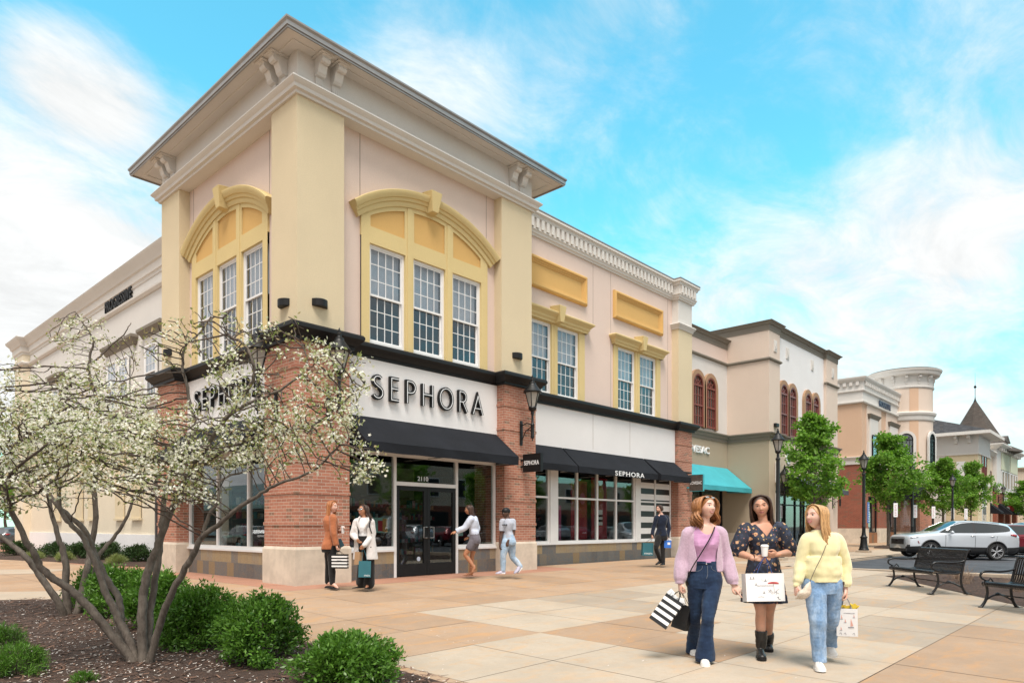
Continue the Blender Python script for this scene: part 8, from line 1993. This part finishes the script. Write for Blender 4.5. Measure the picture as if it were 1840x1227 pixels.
def grow(root, leaders, crown, rg, natt, bloom, kill=.12, step=.085, flower_k=1.0):
    """leaders: list of (points, r0, r1); crown: list of (centre, radii, weight, blossom density)"""
    mb = MB(); seeds = []
    for pts, r0, r1 in leaders:
        r0*=.74;r1*=.8;Q=crom(pts,5);n=len(Q);rr=[(r0+(r1-r0)*i/(n-1))*(1+.05*math.sin(i*2.3))for i in range(n)];Q=[q+rg.normal(size=3)*.004 for q in Q]
        mb.tube([tuple(q) for q in Q], rr, 12)
        L = 0
        for i in range(n):
            if i > n * .35: seeds.append(Q[i])
    mb.build('trunk', M['bark'], root, smooth=True)
    W = np.array([c[2] for c in crown], float); W /= W.sum(); A = []; Bd = []
    for c, w in zip(crown, W):
        k=int(natt*w);v=unit(rg.normal(size=(k,3)))*(rg.random(k)**.42)[:,None];A.append(np.array(c[0])+v*np.array(c[1]));Bd.append(np.full(k,c[3]))
    A = np.concatenate(A); Bd = np.concatenate(Bd)
    pos, par = colonise(rg, seeds, A, step, .62 if kill < .12 else .8, kill, 60)
    n = len(pos); kids = [0] * n; size = [0] * n; ch = [[] for _ in range(n)]
    for i in range(n - 1, -1, -1):
        size[i] += 1
        if par[i] >= 0: size[par[i]] += size[i]; ch[par[i]].append(i)
    ns = len(seeds); rad = lambda i: min(.020, .0023 * (size[i] ** .42))
    tw = MB()
    for i in range(n):  # chains
        for c0 in ch[i]:
            if i >= ns and c0 == max(ch[i], key=lambda q: size[q]): continue
            chain = [i, c0]; c = c0
            while ch[c]: c = max(ch[c], key=lambda q: size[q]); chain.append(c)
            pts=[pos[k]for k in chain];sm=[pts[0]]+[(pts[k-1]+2*pts[k]+pts[k+1])/4+rg.normal(size=3)*.006 for k in range(1,len(pts)-1)]+[pts[-1]]
            tw.tube([tuple(p)for p in sm],[min(rad(c0),.0036*size[k]**.36+.0008)if k!=i else min(rad(c0)*1.1,.03)for k in chain],5)
    tw.build('branches', M['twig'], root, smooth=True)
    P = np.array(pos[ns:]); sz = np.array(size[ns:])
    # local blossom density from the nearest crown region
    C0=np.array([c[0]for c in crown]);Rd=np.array([c[1]for c in crown]);Bq=np.array([c[3]for c in crown])
    q = (((P[:, None, :] - C0) / Rd) ** 2).sum(2); dens = Bq[q.argmin(1)]
    tipw = (sz <= 3); P1 = P[tipw]; d1 = dens[tipw]
    fl=Leaves();lf=Leaves();lg=Leaves();nzv=np.array([noise.noise(Vector(p*3.1))for p in P1]);sel=rg.random(len(P1))<d1*np.clip(.62+1.5*nzv,.08,1);T=P1[sel]
    for rep in range(int(bloom)):  # racemes: small five-petalled stars
        k=len(T);cen=T+rg.normal(size=(k,3))*(.036,.036,.032);ax=unit(rg.normal(size=(k,3))+np.array((-.3,-.5,.5)));u=unit(np.cross(ax,rg.normal(size=(k,3))));v=np.cross(ax,u)
        for j in range(5):
            a=2*math.pi*j/5;D=unit(u*math.cos(a)+v*math.sin(a)+ax*.25);U=unit(np.cross(ax,D));fl.add(cen,D,U,rg.uniform(.013,.020,k)*flower_k,rg.uniform(.007,.010,k)*flower_k,.12)
    k0 = rg.random(len(P1)) < .55 + d1 * .4; T2 = P1[k0]
    for rep in range(4):rand_leaves(lf if rep%2 else lg,T2+rg.normal(size=(len(T2),3))*.03,rg,.048,.020,None,0,.5)
    fl.build('blossom',M['blossom'],root);lf.build('bronze_leaves',M['leaf_young'],root);lg.build('green_leaves',M['leaf_fresh'],root)
    return len(P1), fl.n
def PX(px, py, d):  # measured stem positions, kept as real points in the world
    l=(px-920)/1245*d;return(-7.28+d*VX+l*VY,-12.69+d*VY-l*VX,1.2-(py-945)/1245*d)
ta=thing('serviceberry_tree','multi-stemmed tree in white blossom nearest the camera, rising from the mulch bed','tree',PX(250,1208,6.7),0,'serviceberry trees in blossom')
D0 = 6.7
LA=[([PX(245,1212,D0),PX(232,1178,D0-.03),PX(200,1140,D0-.08),PX(175,1108,D0-.15),PX(148,1078,D0-.2),PX(124,1057,D0-.25),PX(98,1040,D0-.3),PX(73,1017,D0-.35),PX(60,990,D0-.4),PX(44,966,D0-.42),PX(15,905,D0-.5),PX(-8,850,D0-.6)],.062,.026),
      ([PX(248,1210,D0),PX(236,1160,D0+.02),PX(216,1118,D0+.05),PX(204,1090,D0+.06),PX(189,1060,D0+.08),PX(172,1010,D0+.1),PX(158,985,D0+.1),PX(148,962,D0+.12),PX(126,940,D0+.13),PX(108,915,D0+.15),PX(104,868,D0+.2),PX(100,800,D0+.25),PX(104,740,D0+.3),PX(112,690,D0+.3)],.058,.012),
      ([PX(240,1205,D0+.1),PX(216,1140,D0+.2),PX(217,1105,D0+.25),PX(214,1078,D0+.28),PX(190,1035,D0+.3),PX(170,995,D0+.32),PX(150,950,D0+.3),PX(110,915,D0+.3),PX(82,880,D0+.3),PX(60,858,D0+.3),PX(20,838,D0+.3)],.055,.020),
      ([PX(258,1210,D0),PX(256,1160,D0),PX(255,1126,D0),PX(257,1080,D0+.02),PX(262,1042,D0+.03),PX(272,1010,D0+.05),PX(282,985,D0+.05),PX(300,935,D0+.05),PX(316,900,D0+.0),PX(332,865,D0-.05),PX(346,838,D0-.1),PX(384,783,D0-.2),PX(414,742,D0-.3),PX(446,698,D0-.35),PX(457,664,D0-.4),PX(448,632,D0-.4),PX(428,610,D0-.42)],.066,.013),
      ([PX(262,1200,D0+.06),PX(266,1144,D0+.1),PX(274,1070,D0+.15),PX(284,1010,D0+.2),PX(290,960,D0+.25),PX(292,920,D0+.3),PX(300,875,D0+.3),PX(322,812,D0+.3),PX(352,776,D0+.3),PX(346,742,D0+.3),PX(336,697,D0+.3),PX(328,652,D0+.3),PX(334,620,D0+.3),PX(356,602,D0+.3),PX(378,570,D0+.3)],.050,.009),
      ([PX(266,1205,D0-.03),PX(276,1160,D0-.06),PX(291,1108,D0-.12),PX(310,1064,D0-.2),PX(330,1025,D0-.27),PX(346,998,D0-.32),PX(364,964,D0-.38),PX(392,944,D0-.42),PX(420,918,D0-.5),PX(455,896,D0-.55),PX(478,880,D0-.6),PX(502,868,D0-.7),PX(560,846,D0-.8),PX(610,800,D0-.9)],.052,.010),
      ([PX(332,866,D0),PX(356,838,D0-.1),PX(385,820,D0-.2),PX(420,800,D0-.3),PX(470,782,D0-.4),PX(520,772,D0-.5),PX(570,760,D0-.6),PX(620,720,D0-.7),PX(655,690,D0-.7)],.030,.007),
      ([PX(364,962,D0-.3),PX(374,930,D0-.3),PX(392,898,D0-.3),PX(398,862,D0-.2),PX(430,850,D0-.1),PX(480,838,D0)],.026,.008),
      ([PX(404,755,D0-.3),PX(440,728,D0-.4),PX(480,712,D0-.45),PX(520,690,D0-.5),PX(552,655,D0-.5),PX(540,612,D0-.5)],.022,.006)]
rgA = np.random.default_rng(21)
def ctr(px,py,d,rx,ry,rd,w,b):k=d/1245;c=PX(px,py,d);return(c,np.array((max(rx*k,rd)*.82,max(rx*k,rd)*.82,ry*k)),w,b)
crownA=[ctr(70,800,6.3,150,85,.7,2.6,.95),ctr(210,820,6.5,150,70,.8,2.4,.9),ctr(180,740,6.8,120,75,.6,1.0,.8),ctr(350,800,6.4,110,75,.6,1.5,.8),ctr(480,780,6.2,110,70,.55,1.4,.75),ctr(585,770,5.9,85,80,.4,.8,.85),
          ctr(600,680,6.0,90,60,.4,.7,.7),ctr(440,690,6.4,90,60,.5,.6,.5),ctr(520,610,6.2,60,45,.35,.3,.3),ctr(390,600,6.6,90,55,.5,.42,.12),ctr(310,620,6.7,50,55,.4,.3,.12),ctr(640,830,5.9,40,40,.3,.3,.9),ctr(20,870,6.0,90,50,.5,.7,.8),ctr(300,880,6.4,150,35,.5,.8,.75)]
print('tree A', grow(ta, LA, crownA, rgA, 5600, 12, .080, .062, 1.0))
tb=thing('serviceberry_tree','multi-stemmed tree in white blossom behind the nearest one, left of it, towering above','tree',PX(130,1124,9.8),0,'serviceberry trees in blossom')
D1 = 9.8
LB=[([PX(125,1128,D1),PX(119,1071,D1),PX(118,1020,D1),PX(112,985,D1),PX(106,968,D1),PX(95,930,D1),PX(84,880,D1+.1)],.075,.03),
      ([PX(133,1126,D1),PX(140,1092,D1),PX(148,1057,D1+.1),PX(157,1020,D1+.1),PX(163,985,D1+.2),PX(172,930,D1+.2),PX(170,870,D1+.2),PX(178,800,D1+.2),PX(180,770,D1+.1),PX(172,712,D1),PX(160,678,D1),PX(162,640,D1),PX(168,612,D1),PX(150,582,D1),PX(136,560,D1)],.07,.010),
      ([PX(138,1120,D1+.1),PX(158,1075,D1+.2),PX(170,1030,D1+.3),PX(178,996,D1+.3),PX(204,966,D1+.4),PX(226,933,D1+.4),PX(238,900,D1+.4),PX(254,876,D1+.4),PX(262,820,D1+.4)],.055,.014),
      ([PX(120,1122,D1-.1),PX(104,1080,D1-.2),PX(70,1031,D1-.3),PX(44,998,D1-.4),PX(18,976,D1-.4),PX(-20,950,D1-.5)],.07,.035),
      ([PX(162,655,D1),PX(180,640,D1),PX(200,620,D1),PX(226,596,D1-.1),PX(236,580,D1-.1)],.020,.006)]
crownB=[ctr(120,780,9.7,150,75,1.0,1.6,.9),ctr(150,700,9.7,90,55,.7,.9,.75),ctr(140,600,9.8,62,45,.5,.55,.7),ctr(215,650,9.8,50,55,.4,.25,.25),ctr(30,700,9.5,80,60,.7,.7,.85),ctr(260,760,9.9,70,60,.6,.5,.8),ctr(-60,800,9.5,110,90,.9,.8,.8),ctr(60,870,9.6,120,50,.8,.7,.8)]
print('tree B', grow(tb, LB, crownB, np.random.default_rng(22), 3800, 8, .115, .09, 1.4))

# ---- shrubs
def shrub(name,label,c,r,h,seed,n=9000,leaf=.034,mat='leaf_shrub',cat='shrub',group='leafy green shrubs along the mulch bed',stems=26,up=.5,wl=.42):
    t=thing(name,label,cat,c,0,group);rg=np.random.default_rng(seed);c=np.array(c);mb=MB();tips=[]
    for i in range(stems):
        a=rg.uniform(0,6.28);el=rg.uniform(.25,1.5);d=np.array((math.cos(a)*math.cos(el),math.sin(a)*math.cos(el),math.sin(el)));L=(r*math.cos(el)+h*math.sin(el))*rg.uniform(.70,.88)
        P,dd=wander(rg,c+(rg.uniform(-.08,.08),rg.uniform(-.08,.08),-.02),d,L,5,.10,.04);keepP=[k for k in range(len(P))if k<2 or np.linalg.norm((P[k]-c)/(r,r,h))<.86];P=P[:max(keepP)+1]if max(keepP)+1>=3 else P[:3];branch_tube(mb,P,.009,.003,5)
        for j in range(2, len(P)):
            for q in range(4):
                P2, _ = wander(rg, P[j], dd + rg.normal(size=3) * .6, L * .26, 3, .15, .08)
                if np.linalg.norm((P2[-1] - c) / (r, r, h)) < .92: branch_tube(mb, P2, .004, .0015, 4)
                elif True: P2 = [p * .7 + P[j] * .3 for p in P2]
                tips += [P2[-1], P2[2], P2[1]]
    mb.build('stems', M['twig'], t)
    T=np.array(tips);idx=rg.integers(0,len(T),n);off=rg.normal(size=(n,3))*r*.075;C=T[idx]+off;q=((C-c)/(r,r,h));rad=(q**2).sum(1)**.5;bump_=np.array([noise.noise(Vector(v*5+seed))for v in C]);C=C[(C[:,2]>c[2]+.01)&(rad<.98+.22*bump_)]
    out=unit(C-(c+(0,0,h*.25)));L=Leaves();rand_leaves(L,C,rg,leaf,leaf*wl,out,1.1,up);L.build('foliage',M[mat],t);return t
for i,(px,py,d,r,h,l)in enumerate(((622,1268,5.85,.62,.44,'leafy green shrub nearest the camera, cut by the bottom edge right of the mulch bed'),(472,1232,6.75,.54,.68,'round leafy shrub in the middle of the row, left of the nearest one'),(365,1178,7.6,.58,.66,'leafy shrub third from the bottom edge, in the row beside the tan paving'),
        (285,1130,8.7,.58,.74,'dense shrub right behind the nearest blossom tree trunks'),(215,1100,9.7,.60,.74,'shrub farther back between the two blossom trees'),(178,1075,10.6,.50,.68,'pale-tipped shrub at the far corner of the mulch bed'))):
    p = PX(px, py, d); x, y = p[0], p[1]
    shrub('leafy_shrub',l,(x,y,G(x,y)+.04),r,h,40+i,15000 if i<3 else 12000,.052 if i<3 else.056,up=.3,stems=44)
for i,(x,y,z,r,h)in enumerate(((1.15,11.7,0,.75,.62),(.75,13.4,0,.80,.66),(.55,15.9,0,.75,.60),(.2,17.6,0,.85,.62),(-.4,20.6,0,.9,.6),(1.2,9.6,0,.6,.55))):
    shrub('hedge_shrub','dark evergreen shrub number along the pale wall'.replace(' number',(' nearest the corner pier',', second from the corner pier,',' behind the near blossom tree',' behind the leaning left stems',' farthest left',' tucked beside the brick pier')[i]),(x,y,G(x,y)),r,h,60+i,5200,.075,'leaf_hedge',group='dark evergreen shrubs along the left-hand wall',up=.25,wl=.38)
for i,(x,y)in enumerate(((.2,11.0),(-.3,14.6),(-.7,16.7))):shrub('grass_tuft',('low tuft of ornamental grass at the foot of the nearest evergreen shrub','pale green tuft of grass between two evergreen shrubs','brownish tuft of grass near the left edge of the bed')[i],(x,y,G(x,y)),.35,.26,70+i,2600,.14,'leaf_fresh','grass tuft','grass tufts in the bed along the wall',up=1.2,wl=.06)
for i, (px, py, d) in enumerate(((30, 1240, 6.2), (5, 1150, 7.4), (150, 1260, 5.9))):
    p=PX(px,py,d);shrub('low_evergreen',('low feathery evergreen at the bottom left corner','low feathery evergreen at the left edge','small green sprig of evergreen at the bottom edge, left of the trunks')[i],(p[0],p[1],G(p[0],p[1])+.03),(.30,.26,.14)[i],(.30,.28,.10)[i],80+i,(4200,3200,900)[i],.05,'leaf_fresh' if i==9 else 'leaf_shrub','evergreen','low feathery evergreens at the left',up=.9,wl=.14)
# bare twiggy perennials behind the benches
for i, (x, y) in enumerate(((12.0, -9.4), (10.8, -10.6), (13.4, -9.0), (9.8, -11.6))):
    t=thing('dry_perennial',('dry twiggy plant behind the middle of the whole bench','dry twiggy plant behind the right end of the whole bench','dry twiggy plant by the kerb behind the whole bench','dry twiggy plant between the two benches')[i],'plant',(x,y,G(x,y)),0,'dry twiggy plants in the bench-side bed');rg=np.random.default_rng(90+i);mb=MB()
    for k in range(42):
        a=rg.uniform(0,6.28);P,dd=wander(rg,(x+rg.normal()*.08,y+rg.normal()*.08,G(x,y)+.02),(math.cos(a)*.6,math.sin(a)*.6,1),rg.uniform(.25,.6),5,.16);branch_tube(mb,P,.004,.0015,4)
        for q in range(2):P2,_=wander(rg,P[3],dd+rg.normal(size=3)*.6,.14,3,.2);branch_tube(mb,P2,.002,.001,3)
    mb.build('twigs',M['drytwig']if 'drytwig' in M else barkmat('dry_twig',(.16,.10,.065),(.26,.18,.12)),t)
t=thing('utility_stub','small grey post stub beside the second street tree','post',(35.6,-2.2,0));m=MB();m.lathe([(.16,-.1),(.16,.3),(.13,.38),(.02,.42)],(35.4,-2.3,0),12);m.build('stub',M['kerb'],t,auto=30)
